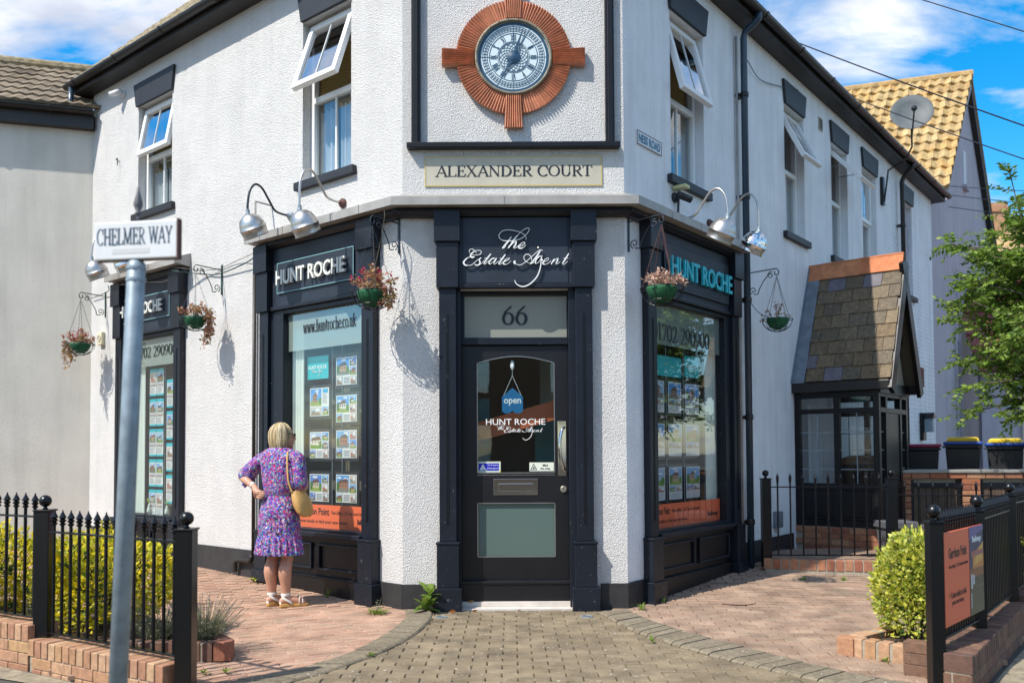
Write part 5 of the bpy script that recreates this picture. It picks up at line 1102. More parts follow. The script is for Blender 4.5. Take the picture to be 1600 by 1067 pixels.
# ================================================================ SMALL WALL FITTINGS
def camera_(F, s, z, label, m='signw', side=1):
    r = thing('security_camera', label, 'security camera', F(s, 0, z)); nn = Vector(F(0, 1, 0)) - Vector(F(0, 0, 0)); u = Vector(F(1, 0, 0)) - Vector(F(0, 0, 0))
    g = G(); g.lathe(F(s, 0, z), [(.05, 0), (.05, .02), (.03, .035), (.02, .07)], 16, nn); g.build('base', M[m], r, smooth=True)
    g = G(); p = Vector(F(s, .09, z)); d = (u * .75 * side + nn * .5 + Vector((0, 0, -.25))).normalized(); g.tube([p - d * .05, p + d * .1], .035, 14); g.build('body', M[m], r, smooth=True)
    g = G(); g.tube([p + d * .1, p + d * .104], .026, 12); g.build('lens', M['ink'], r); return r
camera_(FL, 5.12, 5.98, 'cream dome-mounted security camera high on the far left wall')
r = camera_(FRt, .93, 3.86, 'security camera with a yellowish cap under the nearest right upper window', 'ink'); g = G(); g.box(FRt, .88, .98, .01, .15, 3.93, 3.965); M['yel'] = mat('sun faded cap', (.55, .52, .25), .5); g.build('cap', M['yel'], r, bev=.006)
g = G(); g.tube([FRt(.95, .03, 3.66), FRt(.95, .04, 3.85)], .012, 6); g.build('cable', M['ink'], r)
r = thing('alarm_bell', 'small cream round-faced box below the farthest left bracket', 'bell box', FL(5.62, 0, 2.85)); g = G(); g.box(FL, 5.56, 5.68, 0, .05, 2.80, 2.97); M['ivory'] = mat('ivory plastic', (.66, .62, .42), .5); g.build('box', M['ivory'], r, bev=.01)
g = G(); g.lathe(FL(5.62, .05, 2.885), [(.045, 0), (.045, .008), (.034, .008), (.034, .002), (.01, .002)], 20, FR['L'][2]); g.build('ring', M['cream'], r)
r = thing('air_vent', 'small cream air brick between two right upper windows', 'vent', FRt(5.12, 0, 5.7)); g = G(); g.box(FRt, 5.05, 5.2, 0, .012, 5.75, 5.93); g.build('frame', M['cream'], r)
g = G()
for k in range(5): g.box(FRt, 5.065, 5.185, .012, .02, 5.77 + .03 * k, 5.785 + .03 * k)
g.build('louvre', M['umber'], r)
r = thing('meter_box', 'small grey box low on the wall beside the porch', 'utility box', FRt(3.35, 0, .45)); g = G(); g.box(FRt, 3.28, 3.42, .001, .07, .47, .66); g.build('box', M['zinc'], r, bev=.006); g = G(); g.tube([FRt(3.33, .03, .47), FRt(3.33, .03, .41)], .012, 8); g.tube([FRt(3.37, .03, .47), FRt(3.37, .03, .42)], .01, 8); g.build('pipe', M['signw'], r)
r = thing('wall_lantern', 'black lantern on the white brick wall beyond the porch', 'lantern', FRt(10.2, 0, 1.7)); g = G(); g.box(FRt, 10.1, 10.3, 0, .06, 1.55, 2.05); g.build('backplate', M['iron'], r, bev=.01)
g = G(); g.box(FRt, 10.13, 10.27, .06, .2, 1.7, 1.95); g.build('glass_body', M['galv'], r, bev=.01); g = G(); g.prism(FRt, [(10.1, 1.95), (10.3, 1.95), (10.2, 2.05)], .05, .22); g.build('cap', M['iron'], r)
r = thing('wall_box', 'small black box on the white brick wall above the lantern', 'utility box', FRt(9.9, 0, 2.6)); g = G(); g.box(FRt, 9.75, 10.05, 0, .1, 2.5, 2.85); g.build('box', M['iron'], r, bev=.01)
# cables along the left wall
def cable(pts, r_, m, label, n=6): g = G(); g.tube(smoothpts([tuple(p) for p in pts], n), r_, 5); o = g.build('cable', M[m], smooth=True); tag(o, label, 'cable'); return o
cable([FL(1.98, .12, 3.45), FL(2.3, .06, 3.40), FL(2.85, .03, 3.36), FL(3.2, .03, 3.40), FL(3.6, .18, 3.47)], .007, 'irong', 'thick green cable sagging between the two left shopfronts')
cable([FL(1.98, .12, 3.47), FL(2.5, .03, 3.46), FL(3.0, .03, 3.42), FL(3.55, .18, 3.50)], .004, 'bark', 'thin brown cable above the green one on the left wall')
cable([FL(3.56, .12, 3.46), FL(3.9, .10, 3.40), FL(4.3, .10, 3.44), FL(5.1, .12, 3.50)], .004, 'alu', 'pale wire looping under the farthest left canopy')
cable([FL(5.18, .15, 3.5), FL(5.4, .05, 3.47), FL(5.9, .03, 3.44)], .006, 'irong', 'green cable running from the far shopfront to the grey house')
cable([FL(.02, .2, 3.5), FL(.0, .22, 3.42), FL(.02, .25, 3.2), FL(.03, .3, 3.0), FL(.04, .32, 2.9)], .003, 'bark', 'loose wire curling past the corner bracket to the red flowered basket')
cable([FRt(.05, .17, 3.5), FRt(.1, .2, 3.44), FRt(.16, .26, 3.3), FRt(.2, .33, 3.1), FRt(.15, .36, 2.9)], .003, 'rust', 'loose wire falling from the canopy to the withered basket')
cable([FRt(2.44, .12, 3.02), FRt(2.48, .2, 2.9), FRt(2.58, .3, 2.84), FRt(2.62, .34, 2.84)], .004, 'ironb', 'dark irrigation hose from the downpipe to the small basket')
cable([FRt(2.46, .08, 5.75), FRt(2.6, .05, 5.82), FRt(3.0, .03, 5.74), FRt(3.6, .02, 5.86), FRt(4.2, .05, 6.0)], .005, 'ink', 'thin black cable drooping under the right eaves')
cable([FL(4.0, .0, 3.95), FL(4.5, .05, 3.9), FL(5.0, .02, 3.96)], .003, 'bark', 'short thin wire above the farthest left canopy')
g = G(); g.tube([FL(1.95, .02, 3.95), FL(1.95, .2, 3.95), FL(1.95, .2, 3.72)], .012, 6); tag(g.build('conduit', M['lead']), 'bent metal conduit above the far end of the near left canopy', 'conduit')
g = G(); g.tube([FL(5.3, .01, 5.17), FL(5.22, .03, 5.17), FL(5.22, .03, 5.08)], .006, 5); tag(g.build('wall_hook', M['ink']), 'small bent iron hook on the far left upper wall', 'hook')
# satellite dish
r = thing('satellite_dish', 'grey round satellite dish on a crooked pole at the right eaves', 'satellite dish', FRt(7.9, 0, 5.5))
g = G(); a0 = Vector(FRt(7.95, .05, 5.4)); g.tube([a0, Vector(FRt(7.95, .12, 5.9)), Vector(FRt(7.9, .40, 6.0)), Vector(FRt(7.8, .52, 6.15)), Vector(FRt(7.8, .52, 6.6))], .015, 8); g.box(FRt, 7.9, 8.0, 0, .05, 5.35, 5.8); g.build('pole', M['gutter'], r)
dc = Vector(FRt(7.8, .52, 6.66)); ax = Vector((-.35, -1, .32)).normalized(); g = G(); g.lathe(dc, [(.001, 0), (.11, .008), (.21, .03), (.31, .075), (.318, .072), (.21, .022), (.11, -.002), (.001, -.01)], 32, ax, cap=False); M['dishm'] = mat('grey dish mesh', (.10, .115, .12), .6, var=.2); g.build('dish', M['dishm'], r, smooth=True)
g = G(); g.tube([dc + Vector((0, 0, -.36)) + ax * .06, dc + ax * .4 + Vector((0, 0, -.2))], .012, 6); g.ball(dc + ax * .42 + Vector((0, 0, -.17)), .045, 10); g.build('receiver_arm', M['ink'], r)
# ================================================================ PORCH
PO = thing('porch', 'black glazed entrance porch with steep slate roof and orange ridge tiles', 'porch', FRt(4.6, .5, .1))
ps0, ps1, pn, sc_, zr_, ze = 3.94, 5.32, 1.14, 4.63, 3.74, 2.22
u_r = Vector((sc_ - ps0, zr_ - ze)); sl_ = u_r.length; ux, uz = u_r.x / sl_, u_r.y / sl_
RFn = lambda a, q, h: FRt(ps0 + a * ux - h * uz, q, ze + a * uz + h * ux)      # near slope: a up the slope, h thickness
RFf = lambda a, q, h: FRt(ps1 - a * ux + h * uz, q, ze + a * uz + h * ux)
for RF, near in ((RFn, 1), (RFf, 0)):
    g = G(); g.box(RF, 0, sl_ - .01, .01, pn, -.05, -.012); g.build('roof_board', M['umber'], PO)
    nr = 9; ex = sl_ / nr
    for j in range(nr):
        q = .17 - (.11 if j % 2 else 0); 
        while q < pn + .02:
            w = random.choice((.22, .22, .225, .215)); q1 = min(q + w, pn + .035); a0 = max(.14, q)
            if q1 - a0 > .03:
                g = G(); d = random.uniform(-.004, .004); P = lambda a, qq, h: RF(a, qq, h)
                lo = j * ex + d; hi = lo + ex + .06; t0 = .016; V = [P(lo, a0 + .003, .002 + .004), P(lo, q1 - .003, .006), P(lo, q1 - .003, t0 + random.uniform(0, .004)), P(lo, a0 + .003, t0), P(hi, a0 + .003, -.004), P(hi, q1 - .003, -.004), P(hi, q1 - .003, .003), P(hi, a0 + .003, .003)]
                g.add(V, [(0, 1, 2, 3), (3, 2, 6, 7), (0, 3, 7, 4), (1, 5, 6, 2), (0, 4, 5, 1)]); g.build('slate', M['slatep' if random.random() < .1 else 'slate'], PO)
            q = q1 if q1 > q else q + w
    g = G(); g.box(RF, -.02, sl_, .002, .16, .01, .022); g.box(RF, -.02, sl_, .002, .015, .022, .05); g.build('lead_flashing', M['zinc'], PO, bev=.004)
# ridge tiles
for k, (q0, q1) in enumerate(((.0, .18), (.175, .66), (.655, 1.17))):
    g = G(); hh = .018 * k * 0 + .0; P = lambda a, b, q: FRt(sc_ + a, q, zr_ + b + .006 * k)
    pr = [(-.115, -.20), (-.012, .055), (.012, .055), (.115, -.20), (.098, -.20), (0, .03), (-.098, -.20)]
    pr = [(-.1, -.16), (-.028, .03), (-.024, .065), (.024, .065), (.028, .03), (.1, -.16), (.085, -.16), (0, .03), (-.085, -.16)]
    g.prism(lambda a, q, z: FRt(sc_ + a, q, zr_ + z + .004 * k), pr, q0, q1); g.build('ridge_tile', M['ridge'], PO, bev=.003)
# gutter board + front gable barge boards
g = G(); g.box(FRt, ps0 - .03, ps0 + .06, .005, pn + .02, ze - .13, ze - .015); g.build('eaves_board', M['gutter'], PO, bev=.01); g = G(); g.box(FRt, ps1 - .06, ps1 + .03, .005, pn + .02, ze - .13, ze - .015); g.build('eaves_board', M['gutter'], PO, bev=.01)
for RF in (RFn, RFf):
    g = G(); g.box(RF, -.12, sl_ - .02, pn + .0, pn + .05, -.17, -.012); g.build('barge_board', M['black'], PO, bev=.004)
g = G(); g.prism(FRt, [(ps0 + .1, ze - .05), (ps1 - .1, ze - .05), (sc_, zr_ - .22)], pn - .18, pn - .15); g.build('gable_panel', M['offw'], PO)
g = G(); g.box(FRt, ps0 + .05, ps1 - .05, pn - .15, pn - .1, ze - .16, ze - .03); g.box(FRt, sc_ - .035, sc_ + .035, pn - .15, pn - .11, ze - .03, zr_ - .25); g.box(FRt, ps0 + .3, ps1 - .3, pn - .15, pn - .105, ze + .5, ze + .58); g.build('gable_frame', M['black'], PO)
# brick base
px0, px1, pq = ps0 + .06, ps1 - .06, pn - .12
core = G(); core.box(FRt, px0 + .012, px1 - .012, .0, pq - .012, .1, .455); bc = core.build('base_core', M['mortar'], PO)
bm_ = [(lambda g: g.mesh('brick', M['brick']))(G().chbox(IDF, -.105, .105, -.05, .05, 0, .064, .004, t=k / 5)) for k in range(5)]
bh_ = [(lambda g: g.mesh('brick', M['brick']))(G().chbox(IDF, -.05, .05, -.05, .05, 0, .064, .004, t=k / 5)) for k in range(5)]
def place(name, me, par, x, y, z, a, tilt=0): put(name, me, par, loc=(x, y, z), rot=(0, tilt, a))
aR = atan2(FR['R'][1].y, FR['R'][1].x); aN = atan2(FR['R'][2].y, FR['R'][2].x)
for j in range(5):
    z = .1 + j * .0735 - .012
    n = int((pq) / .225) + 1
    for i in range(n + 1):
        q = .10 + i * .222 - (.11 if j % 2 else 0)
        if q < .04 or q > pq: continue
        q = min(q, pq - .105); p = FRt(px0 + .046, q, 0); place('brick', random.choice(bm_), PO, p[0], p[1], z, aN)
    for i in range(7):
        s = px0 + .11 + i * .222 + (.11 if j % 2 else 0)
        if s > px1 - .1: continue
        p = FRt(s, pq - .046, 0); place('brick', random.choice(bm_), PO, p[0], p[1], z, aR)
# timber frame
zs0, zs1, zt = .455, .93, 2.08
fr_g = G()
def post(s, q, w=.07): fr_g.box(FRt, s - w / 2, s + w / 2, q - w / 2, q + w / 2, zs0, ze - .13)
for s, q in ((px0 + .035, .04), (px0 + .035, .52), (px0 + .035, pq - .04), (px0 + .32, pq - .04), (px1 - .32, pq - .04), (px1 - .035, pq - .04), (px1 - .035, .04), (px1 - .035, .52)): post(s, q)
for z0, z1 in ((zs0, zs0 + .08), (.90, .98), (1.83, 1.89), (ze - .2, ze - .131)):
    fr_g.box(FRt, px0 + .005, px0 + .065, .07, pq - .07, z0, z1 - .001); fr_g.box(FRt, px1 - .065, px1 - .005, .07, pq - .07, z0, z1 - .001); fr_g.box(FRt, px0 + .07, px1 - .07, pq - .07, pq - .005, z0, z1)
fr_g.build('timber_frame', M['black'], PO, bev=.003)
for (q0, q1) in ((.075, .485), (.555, pq - .075)):
    for s_, nm in ((px0 + .03, 'near'), (px1 - .03, 'far')):
        g = G(); g.box(FRt, s_ - .012, s_ + .012, q0, q1, zs0 + .08, .9); g.box(FRt, s_ - .022, s_ + .022, q0 + .04, q1 - .04, zs0 + .12, .86); g.build('base_panel', M['black'], PO, bev=.008)
        g = G(); g.quad([FRt(s_, q0, .98), FRt(s_, q1, .98), FRt(s_, q1, 1.83), FRt(s_, q0, 1.83)]); g.quad([FRt(s_, q0, 1.89), FRt(s_, q1, 1.89), FRt(s_, q1, 2.02), FRt(s_, q0, 2.02)]); pn_ = g.build('pane', M['glassu'], PO)
        g = G(); m_ = (q0 + q1) / 2
        for z in (1.15, 1.38, 1.6): g.box(FRt, s_ - .005, s_ + .005, q0, q1, z - .005, z + .005)
        g.box(FRt, s_ - .0045, s_ + .0045, m_ - .005, m_ + .005, .98, 1.83); g.build('lead_came', M['galv'], pn_)
for (s0, s1) in ((px0 + .07, px0 + .285), (px1 - .285, px1 - .07)):
    g = G(); g.box(FRt, s0, s1, pq - .05, pq - .03, zs0 + .08, .9); g.build('base_panel', M['black'], PO); g = G(); g.quad([FRt(s0, pq - .04, .98), FRt(s1, pq - .04, .98), FRt(s1, pq - .04, 1.83), FRt(s0, pq - .04, 1.83)]); g.quad([FRt(s0, pq - .04, 1.89), FRt(s1, pq - .04, 1.89), FRt(s1, pq - .04, 2.02), FRt(s0, pq - .04, 2.02)]); pn_ = g.build('pane', M['glassu'], PO)
    g = G(); m_ = (s0 + s1) / 2
    for z in (1.15, 1.38, 1.6): g.box(FRt, s0, s1, pq - .045, pq - .035, z - .005, z + .005)
    g.box(FRt, m_ - .005, m_ + .005, pq - .044, pq - .036, .98, 1.83); g.build('lead_came', M['galv'], pn_)
g = G(); g.box(FRt, px0 + .36, px1 - .36, pq - .06, pq - .02, zs0, 1.85); dr_ = g.build('porch_door', M['black'], PO, bev=.004)
g = G(); n_ = 20
for i in range(n_):
    s = px0 + .15 + i * .05; g.quad([FRt(s, .12 + .02 * sin(i * 1.5), .5), FRt(s + .05, .12 + .02 * sin(i * 1.5 + 1.5), .5), FRt(s + .05, .12 + .02 * sin(i * 1.5 + 1.5), 1.95), FRt(s, .12 + .02 * sin(i * 1.5), 1.95)])
g.build('curtain', M['cloth'], PO, smooth=True)
# front steps (brick on edge)
def edging(par, p0, p1, z0, h, m, wd=.215, pitch=.075, name='brick', end=None, face=0, seed=1):
    """bricks on edge: long side across the line"""
    d = Vector((p1[0] - p0[0], p1[1] - p0[1])); L_ = d.length; a = atan2(d.y, d.x); n = max(1, int(L_ / pitch)); ms = []
    for k in range(5): ms.append(G().chbox(IDF, -pitch / 2 + .005, pitch / 2 - .005, -wd / 2, wd / 2, 0, h, .004, t=k / 5).mesh('brick', m))
    for i in range(n):
        t = (i + .5) / n; x, y = p0[0] + d.x * t, p0[1] + d.y * t; put(name, random.choice(ms), par, loc=(x, y, z0 + random.uniform(-.003, .003)), rot=(0, 0, a + random.uniform(-.02, .02)))
    c = G(); ca, sa = cos(a), sin(a); c.box(lambda u, v, w: (p0[0] + u * ca - v * sa, p0[1] + u * sa + v * ca, w), .02, L_ - .02, -wd / 2 + .008, wd / 2 - .008, z0 - .05, z0 + h - .007); c.build('mortar_bed', M['mortar'], par)
def course(par, p0, p1, z0, m, h=.065, wd=.1, off=0, full=.225):
    d = Vector((p1[0] - p0[0], p1[1] - p0[1])); L_ = d.length; a = atan2(d.y, d.x); ms = [G().chbox(IDF, -full / 2 + .005, full / 2 - .005, -wd / 2, wd / 2, 0, h, .004, t=k / 5).mesh('brick', m) for k in range(5)]
    u = off * full
    hb = [G().chbox(IDF, -full / 4 + .005, full / 4 - .005, -wd / 2, wd / 2, 0, h, .004, t=k / 5).mesh('brick', m) for k in range(3)]
    x_ = 0
    if off: put('brick', random.choice(hb), par, loc=(p0[0] + d.x * full / 4 / L_, p0[1] + d.y * full / 4 / L_, z0), rot=(0, 0, a)); x_ = full / 2
    while x_ + full <= L_ + .02:
        t = (x_ + full / 2) / L_; put('brick', random.choice(ms), par, loc=(p0[0] + d.x * t, p0[1] + d.y * t, z0 + random.uniform(-.001, .001)), rot=(0, 0, a)); x_ += full
    if x_ + full / 2 <= L_ + .02: t = (x_ + full / 4) / L_; put('brick', random.choice(hb), par, loc=(p0[0] + d.x * t, p0[1] + d.y * t, z0), rot=(0, 0, a))
ST = thing('brick_step', 'low red brick step edged along the foot of the porch railing', 'step', (3.4, 9.0, .1))
edging(ST, (2.70, 9.25), (4.0, 8.86), .12, .105, M['brick'], .1, .085)
g = G(); g.quad([(2.74, 9.3, .205), (4.02, 8.9, .205), (4.6, 9.3, .205), (5.3, 10.6, .205), (3.1, 10.2, .205)]); g.build('step_top', M['paverr'], ST)
# ================================================================ RAILINGS
def unit_picket(h, r=.009, tip=.075, k=4):
    g = G(); g.tube([(0, 0, 0), (0, 0, h - tip)], r, 6); g.lathe((0, 0, h - tip), [(r, -.03), (r * 1.8, -.022), (r * 1.8, -.016), (r, -.01), (r * 1.8, -.002), (r * 2.1, .006), (r * 1.2, .014), (r * 2.2, .024), (.004, tip - .010), (.006, tip - .005), (.001, tip)], 8, (0, 0, 1)); return g
def rail_post(r, x, y, z0, z1, w=.1, ball=.04):
    g = G(); a = w / 2; g.box(lambda u, v, q: (x + u, y + v, q), -a, a, -a, a, z0, z1); g.box(lambda u, v, q: (x + u, y + v, q), -a - .008, a + .008, -a - .008, a + .008, z1, z1 + .012)
    p = g.build('post', M['iron'], r, bev=.004)
    g = G(); g.lathe((x, y, z1 + .012), [(.02, 0), (.012, .012), (.012, .03)], 12); g.ball((x, y, z1 + .028 + ball), ball, 20); g.build('ball_finial', M['iron'], p, smooth=True)
def rail_section(r, p0, p1, zb, zt, tip, n, thick=.009, gap=.06, flat=.035):
    d = Vector((p1[0] - p0[0], p1[1] - p0[1])); a = atan2(d.y, d.x); ca, sa = cos(a), sin(a); L_ = d.length; F = lambda u, v, z: (p0[0] + u * ca - v * sa, p0[1] + u * sa + v * ca, z)
    for z in (zb, zt):
        g = G(); g.box(F, gap - .02, L_ - gap + .02, -flat / 2, flat / 2, z - .006, z + .006); g.build('rail', M['iron'], r, bev=.002)
    me = unit_picket(zt - zb + tip + .008, thick).mesh('picket', M['iron'], False)
    for i in range(n):
        u = gap + (L_ - 2 * gap) * (i + .5) / n; put('picket', me, r, loc=F(u, 0, zb - .008))
RL = thing('iron_railing', 'black spiked railing with ball topped posts in front of the yellow shrub at the left', 'railing', (-1.9, 5.0, 0))
LP = [(-1.9, 5.0), (-3.14, 5.76), (-4.75, 6.65), (-6.4, 7.6)]
rail_post(RL, *LP[0], -.05, .935, .098); rail_post(RL, *LP[1], .05, 1.0, .098); rail_post(RL, *LP[2], .05, 1.10, .098); rail_post(RL, *LP[3], .05, 1.2, .098)
rail_section(RL, LP[0], LP[1], .20, .865, .15, 14, .0115); rail_section(RL, LP[1], LP[2], .285, .96, .16, 16, .0115); rail_section(RL, LP[2], LP[3], .37, 1.05, .16, 16, .0115)
RR = thing('iron_railing', 'black spiked railing with ball topped posts on the low brick wall at the right edge', 'railing', (2.45, 4.99, 0))
RPt = [(2.45, 4.99), (3.06, 5.65), (3.84, 6.62), (4.75, 7.68), (5.7, 8.8)]
for (x, y), z1, zb in zip(RPt, (.955, .972, 1.02, 1.06, 1.1), (-.05, .1, -.05, .1, .1)): rail_post(RR, x, y, zb, z1, .078 if y < 5 else .07, .04 if y < 6 else .037)
rail_section(RR, RPt[0], RPt[1], .27, .885, .145, 15, .0085); rail_section(RR, RPt[1], RPt[2], .275, .915, .13, 19, .0085); rail_section(RR, RPt[2], RPt[3], .29, .96, .13, 19, .0085); rail_section(RR, RPt[3], RPt[4], .3, 1.0, .105, 20, .0085)
RB = thing('iron_railing', 'black spiked railing standing on the brick step in front of the porch', 'railing', (2.78, 9.3, .2))
BP = [(2.76, 9.33), (4.08, 9.22), (5.5, 8.75)]
rail_post(RB, *BP[0], .12, 1.07, .095, .036); rail_post(RB, *BP[1], .12, 1.07, .095, .036)
rail_section(RB, BP[0], BP[1], .25, .985, .15, 9, .009); 
d_ = Vector(BP[2]) - Vector(BP[1]); rail_section(RB, BP[1], BP[2], .2, .90, .15, 10, .009)
# ================================================================ LOW BRICK WALLS
def offs(P, dd):
    d = Vector((P[1][0] - P[0][0], P[1][1] - P[0][1])).normalized(); n = Vector((d.y, -d.x)); return [(p[0] + n.x * dd, p[1] + n.y * dd) for p in P]
LW = thing('low_brick_wall', 'low buff brick wall with a soldier course under the left railing', 'wall', (-2.5, 5.4, 0))
p0, p1 = LP[0], LP[1]; dd = Vector((p1[0] - p0[0], p1[1] - p0[1])).normalized(); n_ = Vector((-dd.y, dd.x)) * -1
a0 = (p0[0] + dd.x * .06, p0[1] + dd.y * .06)
edging(LW, a0, p1, .062, .103, M['brickb']); 
c0_, c1_ = offs([a0, p1], -.055); e0_, e1_ = offs([a0, p1], .055)
for q0, q1 in ((c0_, c1_), (e0_, e1_)): course(LW, q0, q1, -.013, M['brickb'], .067); course(LW, q0, q1, -.088, M['brickb'], .067, off=1)
g = G(); dW = Vector((p1[0] - a0[0], p1[1] - a0[1])); aW = atan2(dW.y, dW.x); g.box(lambda u, v, z: (a0[0] + u * cos(aW) - v * sin(aW), a0[1] + u * sin(aW) + v * cos(aW), z), .01, dW.length - .01, -.094, .094, -.1, .07); g.build('mortar_core', M['mortar'], LW)
p2 = LP[2]; p3 = LP[3]
for q0, q1, zz_ in ((p1, p2, .0), (p2, p3, .07)):
    edging(LW, q0, q1, .15 + zz_, .103, M['brickb']); m0, m1 = offs([q0, q1], -.055); o0, o1 = offs([q0, q1], .055)
    for a_, b_ in ((m0, m1), (o0, o1)):
        for k in range(3): course(LW, a_, b_, .075 + zz_ - .075 * k, M['brickb'], .067, off=k % 2)
    dW = Vector((q1[0] - q0[0], q1[1] - q0[1])); aW = atan2(dW.y, dW.x); g = G(); g.box(lambda u, v, z: (q0[0] + u * cos(aW) - v * sin(aW), q0[1] + u * sin(aW) + v * cos(aW), z), .01, dW.length - .01, -.094, .094, -.1, .16 + zz_); g.build('mortar_core', M['mortar'], LW)
RW = thing('low_brick_wall', 'weathered brown brick wall under the right railing along the road', 'wall', (2.9, 5.4, 0))
pA = (2.50, 4.99); pB = RPt[2]; pC = RPt[4]
def longwall(r, q0, q1, ztop, ncourse, m):
    edging(r, q0, q1, ztop - .103, .103, m); m0, m1 = offs([q0, q1], -.055); o0, o1 = offs([q0, q1], .055)
    for a_, b_ in ((m0, m1), (o0, o1)):
        for k in range(ncourse): course(r, a_, b_, ztop - .103 - .075 * (k + 1), m, .067, off=k % 2)
    dW = Vector((q1[0] - q0[0], q1[1] - q0[1])); aW = atan2(dW.y, dW.x); g = G(); g.box(lambda u, v, z: (q0[0] + u * cos(aW) - v * sin(aW), q0[1] + u * sin(aW) + v * cos(aW), z), .01, dW.length - .01, -.094, .094, -.1, ztop - .09); g.build('mortar_core', M['mortar'], r)
ax_, ay_ = Vector((.69, .73)).normalized()
sA = (2.47, 4.95); longwall(RW, (sA[0] + .03, sA[1] - .03), (pB[0] - .0, pB[1]), .215, 3, M['brickd']); longwall(RW, pB, pC, .26, 4, M['brickd'])
# planter edging right and left
RPp = thing('planter_edging', 'brick on edge border of the right planter with one redder end brick', 'planter', (2.4, 5.7, 0))
edging(RPp, (2.30, 5.83), (2.62, 5.52), .0, .118, M['brickb'], .1, .078); edging(RPp, (2.31, 5.86), (2.78, 6.22), .0, .118, M['brickb'], .1, .22)
put('brick', G().chbox(IDF, -.055, .055, -.052, .052, 0, .121, .004, t=.0).mesh('brick', M['brick']), RPp, loc=(2.27, 5.84, .0), rot=(0, 0, radians(-44)))
for k in range(3): put('brick', G().chbox(IDF, -.11, .11, -.05, .05, 0, .065, .004, t=.3 * k).mesh('brick', M['brickd']), RPp, loc=(2.52, 5.28, .0 + .07 * k), rot=(0, 0, radians(-40)))
g = G(); g.quad([(2.34, 5.84, .07), (2.62, 5.55, .07), (2.95, 5.75, .07), (3.3, 6.2, .07), (2.85, 6.25, .07)]); g.build('soil', M['soil'], RPp)
LPp = thing('planter_edging', 'brown brick border of the left planter by the lavender', 'planter', (-2, 5.8, 0))
edging(LPp, (-2.75, 5.80), (-1.98, 5.745), .01, .118, M['brickd'], .1, .078); edging(LPp, (-1.93, 5.80), (-2.35, 6.35), .01, .118, M['brickd'], .1, .22)
put('brick', G().chbox(IDF, -.055, .055, -.052, .052, 0, .121, .004, t=.0).mesh('brick', M['brick']), LPp, loc=(-1.93, 5.75, .01), rot=(0, 0, radians(4)))
g = G(); g.quad([(-1.95, 5.76, .07), (-2.4, 6.4, .09), (-3.2, 7.0, .12), (-5.2, 7.6, .14), (-5.6, 7.2, .14), (-4.6, 6.62, .12), (-3.14, 5.8, .08), (-2.8, 5.68, .07)]); struct(g.build('planting_bed', M['soil']))
g = G(); g.quad([(-1.96, 4.9, -.036), (-7, 7.9, -.036), (-7, 7.2, -.036), (-1.7, 4.75, -.036)]); struct(g.build('verge', M['dust']))
g = G(); g.quad([(2.6, 4.85, -.036), (3.05, 4.75, -.036), (6.7, 8.9, -.036), (6.2, 9.3, -.036)]); struct(g.build('verge_dust', M['dust']))
# banner on the right railing
dR = (Vector(RPt[1]) - Vector(RPt[0])); Lr = dR.length; dR.normalize(); nR = Vector((dR.y, -dR.x))
FB = lambda s, q, z: (RPt[0][0] + dR.x * s + nR.x * q, RPt[0][1] + dR.y * s + nR.y * q, z)
bn = thing('banner_board', 'orange Garrison Point board with a sunset photo strip fixed to the right railing', 'sign', FB(.4, .03, .4))
g = G(); g.box(FB, .045, .855, .03, .042, .345, .895); g.build('board', M['poster'], bn, bev=.002)
S_ = lambda a: .045 + a * .81; rc = [(.25, .09, .06)]
colcard(FB, S_(.62), .857, .345, .895, .0435, [(.055, .05, .11), (0, 1, 0, .42, (.10, .09, .05)), (0, 1, .42, .52, (.30, .12, .05)), (.2, 1, .52, .66, (.62, .24, .06)), ([(.3, .55), (.9, .6), (1, .8), (.5, .72)], (.75, .42, .10)), (.1, 1, .66, .72, (.40, .14, .12)), ([(0, .85), (1, .95), (1, 1), (0, 1)], (.16, .12, .30)), (.08, .16, .3, .46, (.75, .76, .78)), (.22, .3, .34, .45, (.75, .76, .78)), (.06, .11, .08, .25, (.6, .62, .65)), (.4, 1, .3, .31, (.25, .2, .12))], 'photo_strip', None, None, bn)
for tx, a, b, z0, z1, bo in (('Garrison Point', .1, .55, .735, .80, .02), ('Now selling 1, 2 & 3-bedroom homes', .1, .58, .672, .70, 0), ('+ Come inside to find', .1, .52, .50, .54, .008), ('your new home.', .16, .46, .45, .49, .008)): text_g(tx, FB, S_(a), S_(b), z0, z1, .0425, .0432, bold=bo).build('lettering', M['ink'], bn)
text_g('Bellway', FB, S_(.68), S_(.93), .785, .835, .046, .0468, bold=.03).build('lettering', M['white'], bn)
# ================================================================ SIGNPOST
SP = thing('street_signpost', 'grey galvanised pole with white CHELMER WAY sign and small spear finial', 'street sign', (-1.60, 3.6, 0))
b0, b1 = Vector((-1.665, 3.6, -.04)), Vector((-1.598, 3.62, 2.19)); g = G(); g.tube([b0, b1, b1 + Vector((0, 0, .012))], [.037, .037, .028], 20); g.build('pole', M['galv'], SP, smooth=True)
sg = Vector((-1.585, 3.60, 2.20)); ag = radians(-9); FS = lambda s, q, z: (sg.x + s * cos(ag) + q * sin(ag), sg.y + s * sin(ag) - q * cos(ag), z)
g = G(); g.box(FS, -.195, .185, -.012, .012, 2.205, 2.365); g.build('sign_plate', M['signw'], SP, bev=.004); g = G(); g.box(FS, -.195, .188, -.02, -.0122, 2.20, 2.37); g.box(FS, .1851, .190, -.02, .013, 2.20, 2.37); g.build('sign_back', M['rust'], SP)
serif_g('CHELMER WAY', FS, -.183, .165, 2.268, 2.338, .0125, .0135, False, .8).build('lettering', M['dial'], SP)
g = G(); g.box(FS, -.11, .06, .0122, .013, 2.228, 2.25); g.build('faded_patch', M['patch'], SP)
